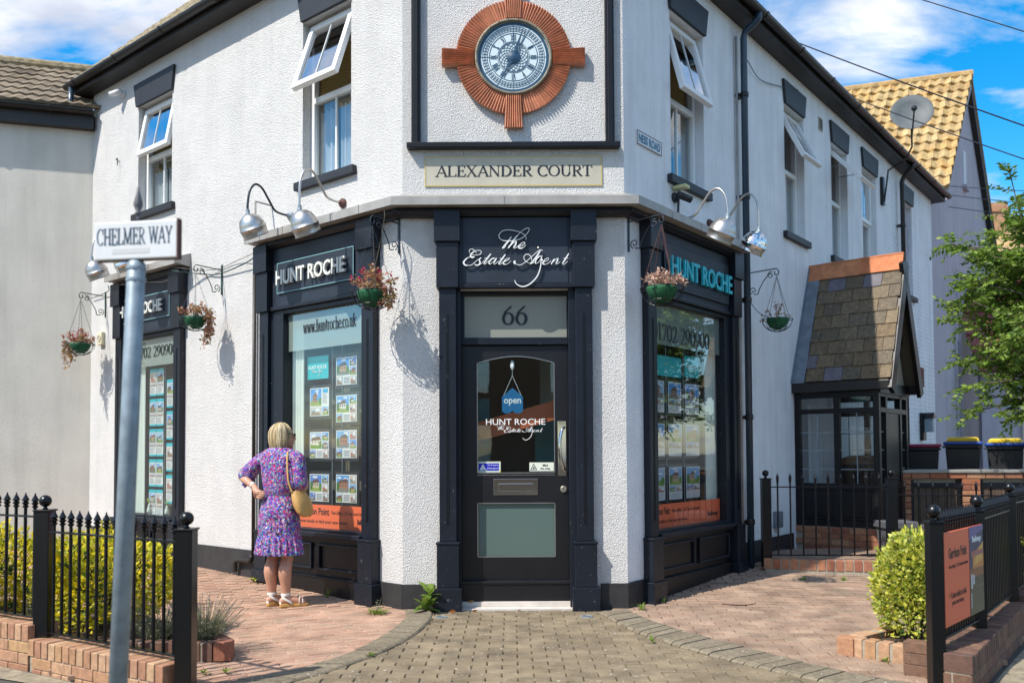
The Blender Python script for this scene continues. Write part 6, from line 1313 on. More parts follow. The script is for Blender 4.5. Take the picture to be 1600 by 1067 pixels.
for z_ in (2.12, 2.17):
    g = G(); g.lathe((-1.6, 3.62, z_), [(.0385, -.008), (.041, -.006), (.041, .006), (.0385, .008)], 20); g.build('clamp_band', M['galv'], SP)
g = G(); g.tube([FS(0, 0, 2.36), FS(0, 0, 2.40)], .006, 6); g.lathe(FS(0, 0, 2.395), [(.012, 0), (.016, .005), (.008, .012), (.018, .035), (.019, .05), (.010, .085), (.003, .12)], 12); g.build('finial', M['pot'], SP, smooth=True)
# ================================================================ BACK RIGHT: retaining wall, gates, bins
BW = thing('retaining_wall', 'orange brick wall with dark timber gates below the wheelie bins', 'wall', (5.3, 11.2, .1))
wd = Vector((1, -.10)).normalized(); FWl = lambda s, q, z: (4.86 + wd.x * s + wd.y * q, 11.0 + wd.y * s - wd.x * q, z)
bm2 = [G().chbox(IDF, -.107, .107, -.05, .05, 0, .065, .004, t=k / 5).mesh('brick', M['brick']) for k in range(5)]; bh2 = [G().chbox(IDF, -.05, .05, -.05, .05, 0, .065, .004, t=k / 5).mesh('brick', M['brick']) for k in range(5)]
aw = atan2(wd.y, wd.x)
for s0 in (0.0, .84, 1.68, 2.52):
    for j in range(12):
        z = .12 + j * .075; 
        if j % 2: put('brick', random.choice(bm2), BW, loc=FWl(s0 + .11, .05, z), rot=(0, 0, aw))
        else:
            for k in (0, 1): put('brick', random.choice(bh2), BW, loc=FWl(s0 + .055 + .11 * k, .05, z), rot=(0, 0, aw))
for i in range(13):
    put('brick', random.choice(bm2), BW, loc=FWl(.11 + i * .225, .05, 1.02), rot=(0, 0, aw))
g = G(); g.box(FWl, -.02, 2.95, -.25, .02, .0, 1.03); g.build('mortar_core', M['mortar'], BW)
g = G(); g.box(FWl, -.05, 3.2, -.3, .12, 1.087, 1.125); g.build('coping', M['lead'], BW, bev=.006)
for s0 in (.22, 1.06, 1.90):
    for i in range(7):
        g = G(); a = s0 + .05 + i * .076; g.box(FWl, a, a + .072, .022, .04, .18, .93 + random.uniform(-.01, .01)); g.build('gate_board', M['wood'], BW, bev=.003)
    g = G(); g.box(FWl, s0, s0 + .62, .04, .058, .90, .96); g.box(FWl, s0, s0 + .62, .04, .058, .3, .36); g.box(FWl, s0 + .0, s0 + .045, .02, .06, .15, 1.0); g.box(FWl, s0 + .575, s0 + .62, .02, .06, .15, 1.0); g.build('gate_frame', M['black'], BW)
g = G(); g.box(FWl, -.55, -.03, -.3, .1, 0, 1.2); PB = thing('brick_pier', 'short brick pier with pale cap beside the porch', 'pier', FWl(-.3, 0, 0)); g.build('pier', M['brickd'], PB); g = G(); g.prism(FWl, [(-.6, 1.2), (.02, 1.2), (.0, 1.26), (-.2, 1.31), (-.4, 1.31), (-.58, 1.26)], -.3, .12); g.build('cap', M['brickb'], PB)
g = G(); g.box(FWl, -.5, 6, -8, -.3, -.04, .40); struct(g.build('raised_terrace', M['tarmac']))
def bin_(x, y, z, a, lid, rim, label):
    r = thing('wheelie_bin', label, 'wheelie bin', (x, y, z), 'wheelie bins above the brick wall'); ca, sa = cos(a), sin(a); F = lambda u, v, w: (x + u * ca - v * sa, y + u * sa + v * ca, z + w)
    g = G(); V = [F(u * s_, v * s_, h) for h, s_ in ((.06, .30), (.9, .41)) for u, v in ((-.52, -.6), (.52, -.6), (.52, .6), (-.52, .6))]
    g.add(V, [(3, 2, 1, 0), (0, 1, 5, 4), (1, 2, 6, 5), (2, 3, 7, 6), (3, 0, 4, 7), (4, 5, 6, 7)]); g.box(F, -.225, .225, -.28, .28, .9, .945); g.build('body', M['plasticb'], r, bev=.015)
    g = G(); g.box(F, -.24, .24, -.3, .29, .945, .99)
    (g.build('lid', M[rim], r, bev=.015))
    if lid != rim: g = G(); g.prism(lambda u, v, w: F(u, v, w), [(-.21, .986), (.21, .986), (.18, 1.05), (-.18, 1.05)], -.26, .26); g.build('lid_dome', M[lid], r, bev=.02)
    for u in (-.24, .24): g = G(); g.tube([F(u - .02, .3, .09), F(u + .02, .3, .09)], .09, 14); g.build('wheel', M['plasticb'], r)
    g = G(); g.tube([F(-.25, .36, .92), F(.25, .36, .92)], .015, 8); g.build('handle', M['plasticb'], r)
bin_(5.74, 11.98, .47, -.44, 'lidp', 'lidp', 'black wheelie bin with a magenta lid, leftmost above the brick wall')
bin_(6.27, 11.9, .50, -.46, 'lidy', 'lidb', 'black wheelie bin with yellow and blue lid, middle of the three')
bin_(6.80, 11.8, .48, -.48, 'lidy', 'lidb', 'black wheelie bin with yellow lid half behind the tree leaves')
for (x, y, w, h, nm) in ((4.36, 9.75, .34, .42, 'grey square planter pot beside the porch'), (5.0, 10.1, .42, .34, 'grey planter pot behind the railing below the gates')):
    r = thing('planter_pot', nm, 'plant pot', (x, y, .15)); g = G(); z = .15
    V = [(x + u * s_ * w, y + v * s_ * w, z + q) for q, s_ in ((0, .38), (h, .5), (h, .46)) for u, v in ((-1, -1), (1, -1), (1, 1), (-1, 1))]; g.add(V, [(3, 2, 1, 0)] + [(a + i, a + (i + 1) % 4, a + 4 + (i + 1) % 4, a + 4 + i) for a in (0, 4) for i in range(4)] + [(8, 9, 10, 11)]); g.build('pot', M['pot'], r, bev=.008)
    g = G(); g.box(lambda a, b, c: (x + a, y + b, c), -w * .54, w * .54, -w * .54, w * .54, z + h - .07, z + h + .005); g.build('rim', M['pot'], r, bev=.006)
# ================================================================ LEFT NEIGHBOUR
Pn = Vector(FL(5.95, 0, 0)); nd = Vector((sin(radians(74)), cos(radians(74)), 0)); nn_ = Vector((nd.y, -nd.x, 0)); FN = fr((Pn, -nd, nn_))   # s runs left
NB = thing('neighbour_house', 'plain grey beige rendered house with mossy tiled roof at the left edge', 'house', FN(2, 0, 0))
wallsheet(FN, .0, 6, -.1, 5.86, [], .2, M['render3'], 'wall', NB)
g = G(); g.box(FN, -.02, 6, 0, .12, 5.70, 5.88); g.build('fascia_board', M['soffit'], NB); gutter(FN, -.03, 6, .18, 5.92, NB, .06)
def tilemesh(w, l, m, waves=2, amp=.022, th=.03, nm='roof_tile', t=0, seg=4):
    g = G(); n = waves * seg; V = []
    for i in range(n + 1):
        x = w * i / n; h = amp * (cos(2 * pi * waves * i / n) * .5 + .5); V += [(x, 0, h + th), (x, l, h * 1.0 + .004), (x, 0, 0)]
    fs = [(3 * i, 3 * i + 3, 3 * i + 4, 3 * i + 1) for i in range(n)] + [(3 * i + 2, 3 * i + 5, 3 * i + 3, 3 * i) for i in range(n)]
    g.add(V, fs, t=t); return g.mesh(nm, m, False)
def tileroof(par, o, ud, vd, nc, nr, w, ex, mats, keep=300, amp=.022, waves=2, th=.03, colmin=0):
    """o = eaves corner; ud along eaves; vd up the slope"""
    o, ud, vd = Vector(o), Vector(ud).normalized(), Vector(vd).normalized(); nn = ud.cross(vd).normalized()
    if nn.z < 0: nn = -nn
    R_ = Matrix((ud, vd, nn)).transposed(); ms = [tilemesh(w, ex * 1.12, m, waves, amp, th, t=.2 * k) for k, m in enumerate(mats * 2)]; cnt = 0
    g = G()
    for j in range(nr):
        for i in range(nc):
            p = o + ud * (w * (i)) + vd * (ex * j) + nn * random.uniform(0, .005)
            if cnt < keep: me = random.choice(ms); put('roof_tile', me, par, mat4=Matrix.Translation(p) @ R_.to_4x4()) ; cnt += 1
            else:
                me = ms[0]; g.add([p + R_ @ v.co for v in me.vertices], [tuple(q.vertices) for q in me.polygons])
    if g.v: g.build('roof_tile', mats[0], par, kind='stuff')
def put_m(name, me, par, mw):
    o = put(name, me, par); o.matrix_basis = mw; return o
sl = Vector((-nn_.x * cos(radians(35)), -nn_.y * cos(radians(35)), sin(radians(35))))
tileroof(NB, FN(-.0 + 3.0, .16, 5.96), nd, sl, 11, 7, .30, .275, [M['tile']])
g = G(); e0 = FN(-.3, .16, 5.945); e1 = FN(6, .16, 5.945); g.quad([e0, e1, tuple(Vector(e1) + sl * 1.98), tuple(Vector(e0) + sl * 1.98)]); g.build('roof_deck', M['tile'], NB)
g = G(); rp_ = [tuple(Vector(FN(s, .16, 5.99)) + sl * 1.96) for s in (-.3, 6)]; g.tube(rp_, .09, 10); g.build('ridge', M['tilem'], NB)
# ================================================================ MAUVE HOUSE
E1 = Vector((8.81, 17.33, 0)); gdv = Vector((.629, .777, 0)); gnv = Vector((.777, -.629, 0)); FMv = fr((E1, gdv, gnv)); rdv = Vector((-.95, .31, 0))
MH = thing('gabled_house', 'tall mauve grey gabled house with lichen yellow pantiles behind the shop', 'house', tuple(E1))
wallsheet(FMv, -3.6, 5.4, -.1, 4.0, [(1.0, 1.35, 1.2, 3.7)], .3, M['mauve'], 'wall', MH)
g = G(); g.prism(FMv, [(-3.6, 4.0), (5.4, 4.0), (5.4, 6.0), (2.63, 9.75), (0, 6.6), (-3.6, 6.6)], -.3, 0); g.build('gable_wall', M['mauve'], MH)
g = G(); g.prism(FMv, [(.92, 1.15), (1.0, 1.15), (1.0, 3.9), (1.18, 4.6), (1.35, 3.9), (1.35, 1.15), (1.43, 1.15), (1.43, 3.95), (1.18, 4.85), (.92, 3.95)], -.01, .04); g.build('arched_window', M['mauve'], MH)
g = G(); g.box(FMv, 1.0, 1.35, -.15, -.12, 1.2, 3.9); g.build('pane', M['glassu'], MH); g = G(); g.box(FMv, 1.0, 1.05, -.12, -.05, 1.2, 3.9); g.box(FMv, 1.3, 1.35, -.12, -.05, 1.2, 3.9); g.box(FMv, 1.05, 1.3, -.12, -.05, 2.6, 2.68); g.build('window_frame', M['upvc'], MH)
g = G(); g.box(FMv, 2.1, 2.35, 0, .03, 7.3, 8.1); g.build('slit_window', M['cloth'], MH); g = G(); g.box(FMv, 2.05, 2.4, 0, .09, 7.2, 7.3); g.build('sill', M['mauve'], MH)
for a, b, q in (((2.63, 9.86), (0, 6.72), 'barge_board'), ((2.63, 9.86), (5.5, 6.1), 'barge_board')):
    g = G(); dx, dz = b[0] - a[0], b[1] - a[1]; l = sqrt(dx * dx + dz * dz); ox, oz = -dz / l * .2 * (-1 if dx > 0 else 1), dx / l * .2 * (-1 if dx > 0 else 1)
    g.prism(FMv, [a, b, (b[0] - abs(ox) * 0, b[1] - .24), (a[0], a[1] - .24)], 0, .12); g.build(q, M['mauve' if dx < 0 else 'soffit'], MH)
eo = Vector(FMv(0, .15, 6.72)); pk = Vector(FMv(2.63, .15, 9.92)); vsl = pk - eo
tileroof(MH, eo + rdv * 5.04, -rdv, vsl, 12, 13, .42, vsl.length / 13, [M['tiley']], amp=.06, waves=2, th=.05)
g = G(); g.quad([tuple(eo - Vector((0, 0, .02))), tuple(pk - Vector((0, 0, .02))), tuple(pk + rdv * 9 - Vector((0, 0, .02))), tuple(eo + rdv * 9 - Vector((0, 0, .02)))]); g.build('roof_deck', M['tiley'], MH)
e2 = Vector(FMv(5.5, .15, 6.1)); g = G(); g.quad([tuple(pk), tuple(e2), tuple(e2 + rdv * 9), tuple(pk + rdv * 9)]); g.build('back_slope', M['tiley'], MH)
g = G(); g.tube([tuple(pk + Vector((0, 0, .02))), tuple(pk + rdv * 7)], .12, 10); g.build('ridge', M['tiley'], MH)
# red roofed outbuilding and cream house at the right edge
OB = thing('outbuilding', 'low outbuilding with red tiled roof and cream door panel behind the tree', 'outbuilding', (10.2, 18, 0))
FO = fr((Vector((9.85, 17.9, 0)), Vector((.98, -.2, 0)).normalized(), Vector((-.2, -.98, 0)).normalized()))
wallsheet(FO, 0, 6, -.1, 2.95, [], .2, M['mauve'], 'wall', OB); g = G(); g.box(FO, .75, 3, 0, .05, .8, 2.75); g.build('door_panel', M['offw'], OB, bev=.01)
vo_ = Vector((.2 * .6, .98 * .6, .75)); tileroof(OB, FO(-.15, .25, 2.95), Vector((.98, -.2, 0)), vo_, 12, 8, .42, .36, [M['tiler']], amp=.05, waves=1, th=.06)
CH = thing('chimney_house', 'distant cream house with orange roof and brick chimney at the right edge', 'house', (17, 25, 0))
FC = fr((Vector((14.3, 25.5, 0)), Vector((.98, -.2, 0)).normalized(), Vector((-.2, -.98, 0)).normalized())); wallsheet(FC, 0, 9, -.1, 7.3, [(3.4, 4.4, 4.2, 5.6)], .3, M['offw'], 'wall', CH)
g = G(); g.quad([FC(-.3, .3, 7.2), FC(9, .3, 7.2), FC(9, -3.4, 9.0), FC(-.1, -3.4, 9.0)]); g.build('roof', M['tiley'], CH); g = G(); g.box(FC, 3.4, 4.4, -.2, -.15, 4.2, 5.6); g.build('window', M['glassu'], CH); g = G(); g.box(FC, .35, 1.25, -2.6, -1.9, 7.8, 9.3); g.box(FC, .3, 1.3, -2.65, -1.85, 9.0, 9.15); g.build('chimney', M['brickb'], CH)
# overhead wires
def wire(a, b, sag, label, r_=.012):
    r_ *= .7
    a, b = Vector(a), Vector(b); pts = [a.lerp(b, i / 14) - Vector((0, 0, sag * 4 * (i / 14) * (1 - i / 14))) for i in range(15)]; g = G(); g.tube(pts, r_, 5); tag(g.build('overhead_wire', M['ink']), label, 'wire')
# ================================================================ PLANTS
def shrub(name, label, c, R3, n, size, m, seed, grp=None, sprigs=45, cat='shrub'):
    random.seed(seed); c = Vector(c); r = thing(name, label, cat, (c.x, c.y, 0), grp); g = G(); st = G()
    def surf(d):
        k = 1 + .17 * sin(3.1 * d.x + seed) * cos(2.7 * d.z + seed) + .08 * sin(7 * d.y + 5 * d.x)
        return Vector((d.x * R3[0], d.y * R3[1], d.z * R3[2])) * k
    for i in range(n):
        d = Vector((random.gauss(0, 1), random.gauss(0, 1), random.gauss(0, 1))).normalized()
        if d.z < -.75: continue
        rr_ = 1 - abs(random.gauss(0, .13)) if i % 4 else random.uniform(.4, .9)
        p = c + surf(d) * rr_ + Vector((random.gauss(0, .012),) * 3); ld = (d * .8 + Vector((random.gauss(0, .6), random.gauss(0, .6), random.gauss(.35, .5)))).normalized(); leaf(g, p, size * random.uniform(.5, 1.4), elong=1.9, d=ld, t=random.random())
    for i in range(sprigs):
        d = Vector((random.gauss(0, 1), random.gauss(0, 1), abs(random.gauss(.5, .6)))).normalized(); p = c + surf(d) * .9; q = p + (d * .6 + Vector((0, 0, .5))) * random.uniform(.05, .14); st.tube([p, q], .003, 4)
        for k in range(16): u = random.random(); leaf(g, p.lerp(q, u), size * random.uniform(.7, 1.2), elong=1.9, t=random.uniform(.2, .9))
    for i in range(9):
        a = random.uniform(0, 6.3); st.tube([c - Vector((0, 0, R3[2] * .95)) + Vector((.05 * cos(a), .05 * sin(a), 0)), c + Vector((R3[0] * .5 * cos(a), R3[1] * .5 * sin(a), 0)), c + surf(Vector((cos(a), sin(a), .7)).normalized()) * .8], [.012, .008, .004], 5)
    st.build('stem', M['bark'], r, kind='stuff'); g.build('foliage', M[m], r, kind='stuff')
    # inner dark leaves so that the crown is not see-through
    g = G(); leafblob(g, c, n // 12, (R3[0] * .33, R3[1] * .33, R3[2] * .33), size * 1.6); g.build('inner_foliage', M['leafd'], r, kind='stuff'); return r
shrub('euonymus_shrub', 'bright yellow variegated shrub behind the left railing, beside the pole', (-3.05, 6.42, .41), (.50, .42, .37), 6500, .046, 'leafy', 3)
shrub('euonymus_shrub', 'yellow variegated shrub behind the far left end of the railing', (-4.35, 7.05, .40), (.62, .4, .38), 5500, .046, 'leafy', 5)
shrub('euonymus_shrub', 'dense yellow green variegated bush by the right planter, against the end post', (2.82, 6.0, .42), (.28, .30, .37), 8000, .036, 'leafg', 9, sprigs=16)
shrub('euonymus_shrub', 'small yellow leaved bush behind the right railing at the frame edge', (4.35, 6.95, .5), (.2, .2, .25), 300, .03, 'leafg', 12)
def lavender(label, c, n, h, R_, seed, heads=True, name='lavender_plant'):
    random.seed(seed); r = thing(name, label, 'plant', c); st = G(); fl = G(); lf = G(); c = Vector(c)
    for i in range(n):
        a = random.uniform(0, 6.28); rad = R_ * sqrt(random.random()); lean = rad * 1.5; b = c + Vector((rad * .4 * cos(a), rad * .4 * sin(a), 0)); hh = h * random.uniform(.55, 1.05) * (1 - .3 * rad / R_); t = b + Vector((lean * cos(a), lean * sin(a), hh)); mi = b.lerp(t, .5) + Vector((0, 0, hh * .08)); st.tube([b, mi, t], .0016, 4)
        for k in range(14): leaf(lf, b.lerp(mi, random.random()) + Vector((random.gauss(0, .01), random.gauss(0, .01), random.uniform(0, .03))), random.uniform(.02, .04), 1.2, 6)
        if heads and random.random() < .75: 
            d = (t - mi).normalized()
            for k in range(5): fl.ball(t + d * (.006 * k) + Vector((random.gauss(0, .0015), random.gauss(0, .0015), 0)), .0042 - .0004 * k, 5)
    st.build('stem', M['lav'], r, kind='stuff'); lf.build('foliage', M['lav'], r, kind='stuff'); fl.build('flower_heads', M['lavf'], r, kind='stuff') if fl.v else None
lavender('grey lavender with dry flower heads at the brick corner of the left planter', (-2.12, 5.92, .07), 190, .36, .15, 21)
lavender('low grey lavender behind the railing just left of the end post', (-2.45, 5.98, .07), 160, .30, .16, 22)
lavender('tall pale lavender clump behind the railing at the left edge', (-5.35, 8.0, .15), 150, .95, .22, 23)
lavender('thin blue green weed stems between the two left shrubs', (-3.55, 6.35, .1), 25, .5, .05, 24, False, 'weed_plant')
def weed(label, c, n, L_, seed, w=2.6, up=.5, m='weed', name='weed'):
    random.seed(seed); g = G(); c = Vector(c)
    for i in range(n):
        a = 6.28 * i / n + random.uniform(-.3, .3); el = random.uniform(.15, up + .5); ln = L_ * random.uniform(.6, 1.15); d = Vector((cos(a), sin(a), 0)); prev = c; t = random.random(); side = Vector((-sin(a), cos(a), 0))
        pts = [c + d * ln * u * cos(el * (1 - u * .6)) + Vector((0, 0, ln * (sin(el) * u * 1.3 - .75 * u * u * .6))) for u in (0, .2, .4, .6, .8, 1)]
        ws = [.15, .55, 1, .95, .6, .05]; wl = ln / w / 2
        for k in range(5):
            jag = 1.25 if k % 2 else .75; g.quad([pts[k] - side * wl * ws[k], pts[k] + side * wl * ws[k], pts[k + 1] + side * wl * ws[k + 1] * jag, pts[k + 1] - side * wl * ws[k + 1] * jag], 0, t)
    o = g.build(name, M[m]); tag(o, label, 'weed'); return o
weed('big jagged leaved dandelion growing at the foot of the left doorway pilaster', (-.75, 7.43, .02), 16, .17, 31, 2.4, .9)
weed('second tuft of the dandelion growing against the plinth', (-.72, 7.45, .14), 9, .15, 32, 2.4, 1.0)
def grass(label, c, n, h, R_, seed, seeds=0):
    random.seed(seed); g = G(); c = Vector(c); r = thing('grass_tuft', label, 'grass tuft', c)
    for i in range(n):
        a = random.uniform(0, 6.28); rad = R_ * random.random(); b = c + Vector((rad * .6 * cos(a), rad * .6 * sin(a), 0)); ln = h * random.uniform(.4, 1); le = random.uniform(.3, 1.2); d = Vector((cos(a) * le, sin(a) * le, 1)).normalized(); s = Vector((-sin(a), cos(a), 0)) * .0035
        m_ = b + d * ln * .6; e = b + d * ln + Vector((cos(a), sin(a), -.3)) * ln * .2; g.add([b - s, b + s, m_ + s, m_ - s, e], [(0, 1, 2, 3), (3, 2, 4)])
    g.build('blades', M['weed'], r, kind='stuff')
    if seeds:
        g = G()
        for i in range(seeds):
            a = random.uniform(0, 6.28); t = c + Vector((cos(a) * h * 1.1, sin(a) * h * .5, h * random.uniform(.8, 1.7))); g.tube([c, c.lerp(t, .5) + Vector((0, 0, h * .3)), t], .0018, 4)
            for k in range(7): leaf(g, t + Vector((random.gauss(0, .012), random.gauss(0, .01), random.gauss(0, .008))), .014, .6, 2.2)
        g.build('seed_stalk', M['lav'], r, kind='stuff')
grass('green grass tuft with seed stalks at the foot of the near left shopfront', (-1.17, 7.38, .0), 110, .07, .14, 41, 7)
grass('single green weed against the stall riser behind the woman', (-1.74, 8.05, .03), 14, .14, .02, 42)
grass('small green grass tuft at the foot of the right corner', (1.12, 7.50, 0), 26, .10, .04, 43)
grass('grass sprig at the base of the right shopfront pilaster', (1.36, 7.78, .02), 14, .07, .03, 44)
for k, (x, y) in enumerate(((2.95, 8.75), (3.35, 8.7), (3.6, 8.62), (3.95, 8.55))): grass(('grass sprig at the left end of the brick step', 'grass sprig left of the middle of the brick step', 'taller grass sprig at the middle of the brick step', 'grass sprig at the right end of the brick step, by the bush')[k], (x, y, .06), 16, .07, .05, 45 + k)
for k, (x, y) in enumerate(((-1.93, 5.38), (-1.80, 5.40), (-.97, 5.83), (2.42, 5.62), (1.0, 6.2))): weed(('tiny weed between bricks near the left planter, left one', 'tiny weed between bricks near the left planter, right one', 'tiny weed at the left kerb edge', 'blade weed inside the right planter corner', 'tiny weed on the right kerb')[k], (x, y, .01), 8, .05, 50 + k, 3, .7, name='tiny_weed')
weed('dry grass at the foot of the left wall by the waste pipe', (-2.62, 8.75, .09), 12, .12, 57, 5, .3, 'leafg', 'dry_grass')
for k, (x, y, nm) in enumerate(((-.55, 7.40, 'orange fallen leaf by the left doorway pilaster'), (-.36, 7.43, 'orange leaf on the threshold left corner'), (-.40, 7.62, 'yellow leaf in the left corner of the door step'), (.03, 7.46, 'dark red leaf in front of the threshold'), (2.78, 8.95, 'yellow leaf beside the brick step'))):
    random.seed(60 + k); g = G(); leaf(g, Vector((x, y, .012 + (.05 if k == 2 else 0))), .06, d=Vector((1, .3, .1)).normalized(), elong=1.6, t=.3 * k); tag(g.build('fallen_leaf', M['rustl']), nm, 'leaf')
for x, nm in ((-.60, 'small round metal ground light left of the door'), (.62, 'small round metal ground light right of the door')):
    r = thing('ground_light', nm, 'ground light', (x, 7.22, 0)); g = G(); g.lathe((x, 7.22, -.005), [(.052, 0), (.052, .008), (.042, .010), (.040, .006), (.001, .006)], 24); g.build('ring', M['galv'], r); g = G(); g.lathe((x, 7.22, .0), [(.038, 0), (.036, .003), (.001, .0045)], 20); g.build('lens', M['pot'], r)
g = G(); g.lathe((2.03, 7.82, .012), [(.17, 0), (.17, .003), (.16, .004), (.001, .004)], 28); tag(g.build('inspection_cover', M['paverr']), 'low round inspection cover in the right paving where the shadow ends', 'cover')
# debris: pale flecks scattered on the forecourt
random.seed(77); g = G()
for i in range(700):
    x = random.uniform(-2.2, 2.4); y = 5.0 + 2.4 * random.random() ** 1.2; s = random.uniform(.003, .009); a = random.uniform(0, 6.28)
    z = .008 + gz(y) + (.022 if not (-.9 < x < 1.1) else 0); g.add([(x + s * cos(a), y + s * sin(a), z), (x + s * cos(a + 2), y + s * sin(a + 2), z + .003), (x + s * cos(a + 4), y + s * sin(a + 4), z + .002)], [(0, 1, 2)])
M['fleck'] = mat('pale grit', (.55, .52, .45), .8, col2=[(.3, .26, .2), (.65, .62, .56)]); g.build('grit', M['fleck'], kind='stuff', label='pale grit scattered on the paving')
# tree at the right
TR = thing('ash_tree', 'feathery green tree leaning in from the right edge in front of the outbuilding', 'tree', (6.9, 9.9, 0)); random.seed(5)
g = G(); tk = G(); tk.tube(smoothpts([(6.9, 9.9, 0), (6.85, 9.9, 1.2), (6.75, 9.95, 2.3), (6.6, 9.9, 3.4)], 4), [.09 - .005 * i for i in range(13)], 8)
limbs = []
for k in range(95):
    z0 = random.uniform(1.75, 3.5); b = Vector((6.85 - .07 * z0, 9.9, z0)); tz = z0 + random.uniform(0, 1.0); tx = random.uniform(5.3, 7.0); 
    if tx < 5.6 and tz > 3.9: tx += .4
    t = Vector((tx, 9.9 + random.uniform(-.8, .8), min(tz, 4.3))); mi = b.lerp(t, .55) + Vector((0, 0, .18)); limbs.append((b, mi, t)); tk.tube([b, mi, t], [.02, .012, .005], 5)
limbs.append((Vector((6.3, 9.9, 3.2)), Vector((6.0, 9.9, 3.9)), Vector((5.82, 9.9, 4.72)))); tk.tube(list(limbs[-1]), [.014, .010, .005], 5)
limbs += [(Vector((6.4, 9.9, 3.2)), Vector((5.8, 9.9, 3.6)), Vector((5.15, 9.9, 3.78))), (Vector((6.6, 9.9, 2.2)), Vector((6.0, 9.9, 2.2)), Vector((5.25, 9.9, 2.12))), (Vector((6.6, 9.9, 2.1)), Vector((6.1, 9.9, 1.9)), Vector((5.75, 9.9, 1.75)))]; 
for q in limbs[-3:]: tk.tube(list(q), [.016, .01, .004], 5)
for b, mi, t in limbs:
    for k in range(22):
        u = random.uniform(.25, 1.02); p = b.lerp(mi, u * 2) if u < .5 else mi.lerp(t, u * 2 - 1); d = ((t - b).normalized() * .5 + Vector((random.gauss(0, .7), random.gauss(0, .7), random.gauss(-.05, .45)))).normalized(); ln = random.uniform(.16, .30); sd_ = d.cross(Vector((random.gauss(0, .3), random.gauss(0, .3), 1))).normalized(); tn = random.random()
        tk.tube([p, p + d * ln], .0025, 3, cap=False)
        for j in range(6):
            q = p + d * ln * (j + 1) / 6.2 - Vector((0, 0, .04 * (j / 7) ** 2))
            for sg_ in (-1, 1): leaf(g, q, .075, d=(sd_ * sg_ * .9 + d * .45 + Vector((random.gauss(0, .25), random.gauss(0, .25), random.gauss(-.2, .25)))).normalized(), elong=2.1, t=(tn + random.uniform(-.12, .12)) % 1)
tk.build('trunk', M['bark'], TR, smooth=True); g.build('crown', M['leaft'], TR, kind='stuff')
# wires
wire((3.71, 11.2, 6.85), (6.2, 8.05, 4.0), .03, 'thick black overhead wire from the right eaves down to the right edge', .012)
wire((5.5, 14.0, 7.3), (7.4, 10, 4.35), .03, 'black overhead wire crossing the yellow tiled roof', .012)
wire((4.41, 9.0, 6.2), (5.1, 6.3, 4.1), .0, 'short black overhead wire at the top right corner of the sky', .008)
wire((9.22, 18.0, 6.99), (9.6, 14.0, 5.6), .02, 'thin wire from the mauve gable to the right, highest of three', .011)
wire((9.22, 18.0, 6.80), (9.6, 14.0, 5.35), .02, 'thin wire from the mauve gable to the right, middle of three', .011)
wire((9.22, 18.0, 6.55), (9.6, 14.0, 5.1), .02, 'thin wire from the mauve gable to the right, lowest of three', .011)
# ================================================================ ACROSS THE JUNCTION (seen in reflections)
def tree_far(x, y, h, R_, seed, label):
    random.seed(seed); r = thing('street_tree', label, 'tree', (x, y, 0)); g = G(); g.tube([(x, y, 0), (x + .1, y, h * .5), (x, y, h * .8)], [.16, .12, .05], 8); g.build('trunk', M['bark'], r); g = G()
    for k in range(16):
        d = Vector((random.gauss(0, 1), random.gauss(0, 1), random.gauss(0, .7))).normalized(); leafblob(g, Vector((x, y, h * .75)) + d * R_ * .7, 70, (R_ * .25,) * 3, .22)
    g.build('crown', M['leafd'], r, kind='stuff')
tree_far(-3.5, -13, 5, 1.8, 71, 'round tree across the junction, reflected in the door'); tree_far(5, -12, 5.5, 2, 72, 'taller tree across the junction behind the camera')
AC = thing('terraced_house', 'brick terrace with slate roof across the junction, reflected in the glass', 'house', (0, -16, 0))
FA = lambda s, q, z: (s, -16 + q, z)
wallsheet(FA, -11, 11, -.1, 5.6, [(a, a + 1.2, z, z + 1.4) for a in (-9, -5.5, -2, 1.5, 5, 8.5) for z in (1.0, 3.6)], .2, M['brickb'], 'wall', AC)
for a in (-9, -5.5, -2, 1.5, 5, 8.5):
    for z in (1.0, 3.6): g = G(); g.quad([FA(a, -.15, z), FA(a + 1.2, -.15, z), FA(a + 1.2, -.15, z + 1.4), FA(a, -.15, z + 1.4)]); g.build('window', M['glassu'], AC)
g = G(); g.quad([FA(-11.3, .3, 5.5), FA(11.3, .3, 5.5), FA(11.3, -4, 8.6), FA(-11.3, -4, 8.6)]); g.build('roof', M['slate'], AC)
# ================================================================ WOMAN
random.seed(11)
W0 = Vector((-2.10, 7.72, gz(7.72) + .004)); th = radians(-20); cw, sw_ = cos(th), sin(th)
# local frame: x to her right, y the way she faces, z up
WF = lambda x, y, z: (W0.x + .975 * (x * cw - y * sw_), W0.y + .975 * (x * sw_ + y * cw), W0.z + .975 * z)
WV = lambda p: Vector(WF(*p))
PR = thing('person', 'woman from behind in purple and blue print dress, left hand on hip', 'person', tuple(W0))
def capsule(g, pts, rs, k=14, sub=5, flat=None):
    P = smoothpts([tuple(p) + (r,) for p, r in zip(pts, rs)], sub); c = [WV(p[:3]) for p in P]; r = [p[3] for p in P]
    g.tube(c, r, k); g.ball(c[0], r[0], k); g.ball(c[-1], r[-1], k)
def ell(g, c, sc, k=18): 
    P = []; n = k // 2
    for i in range(n + 1):
        t = pi * i / n; P += [WV((c[0] + sc[0] * sin(t) * cos(2 * pi * j / k), c[1] + sc[1] * sin(t) * sin(2 * pi * j / k), c[2] - sc[2] * cos(t))) for j in range(k)]
    g.add(P, [(i * k + j, i * k + (j + 1) % k, (i + 1) * k + (j + 1) % k, (i + 1) * k + j) for i in range(n) for j in range(k)])
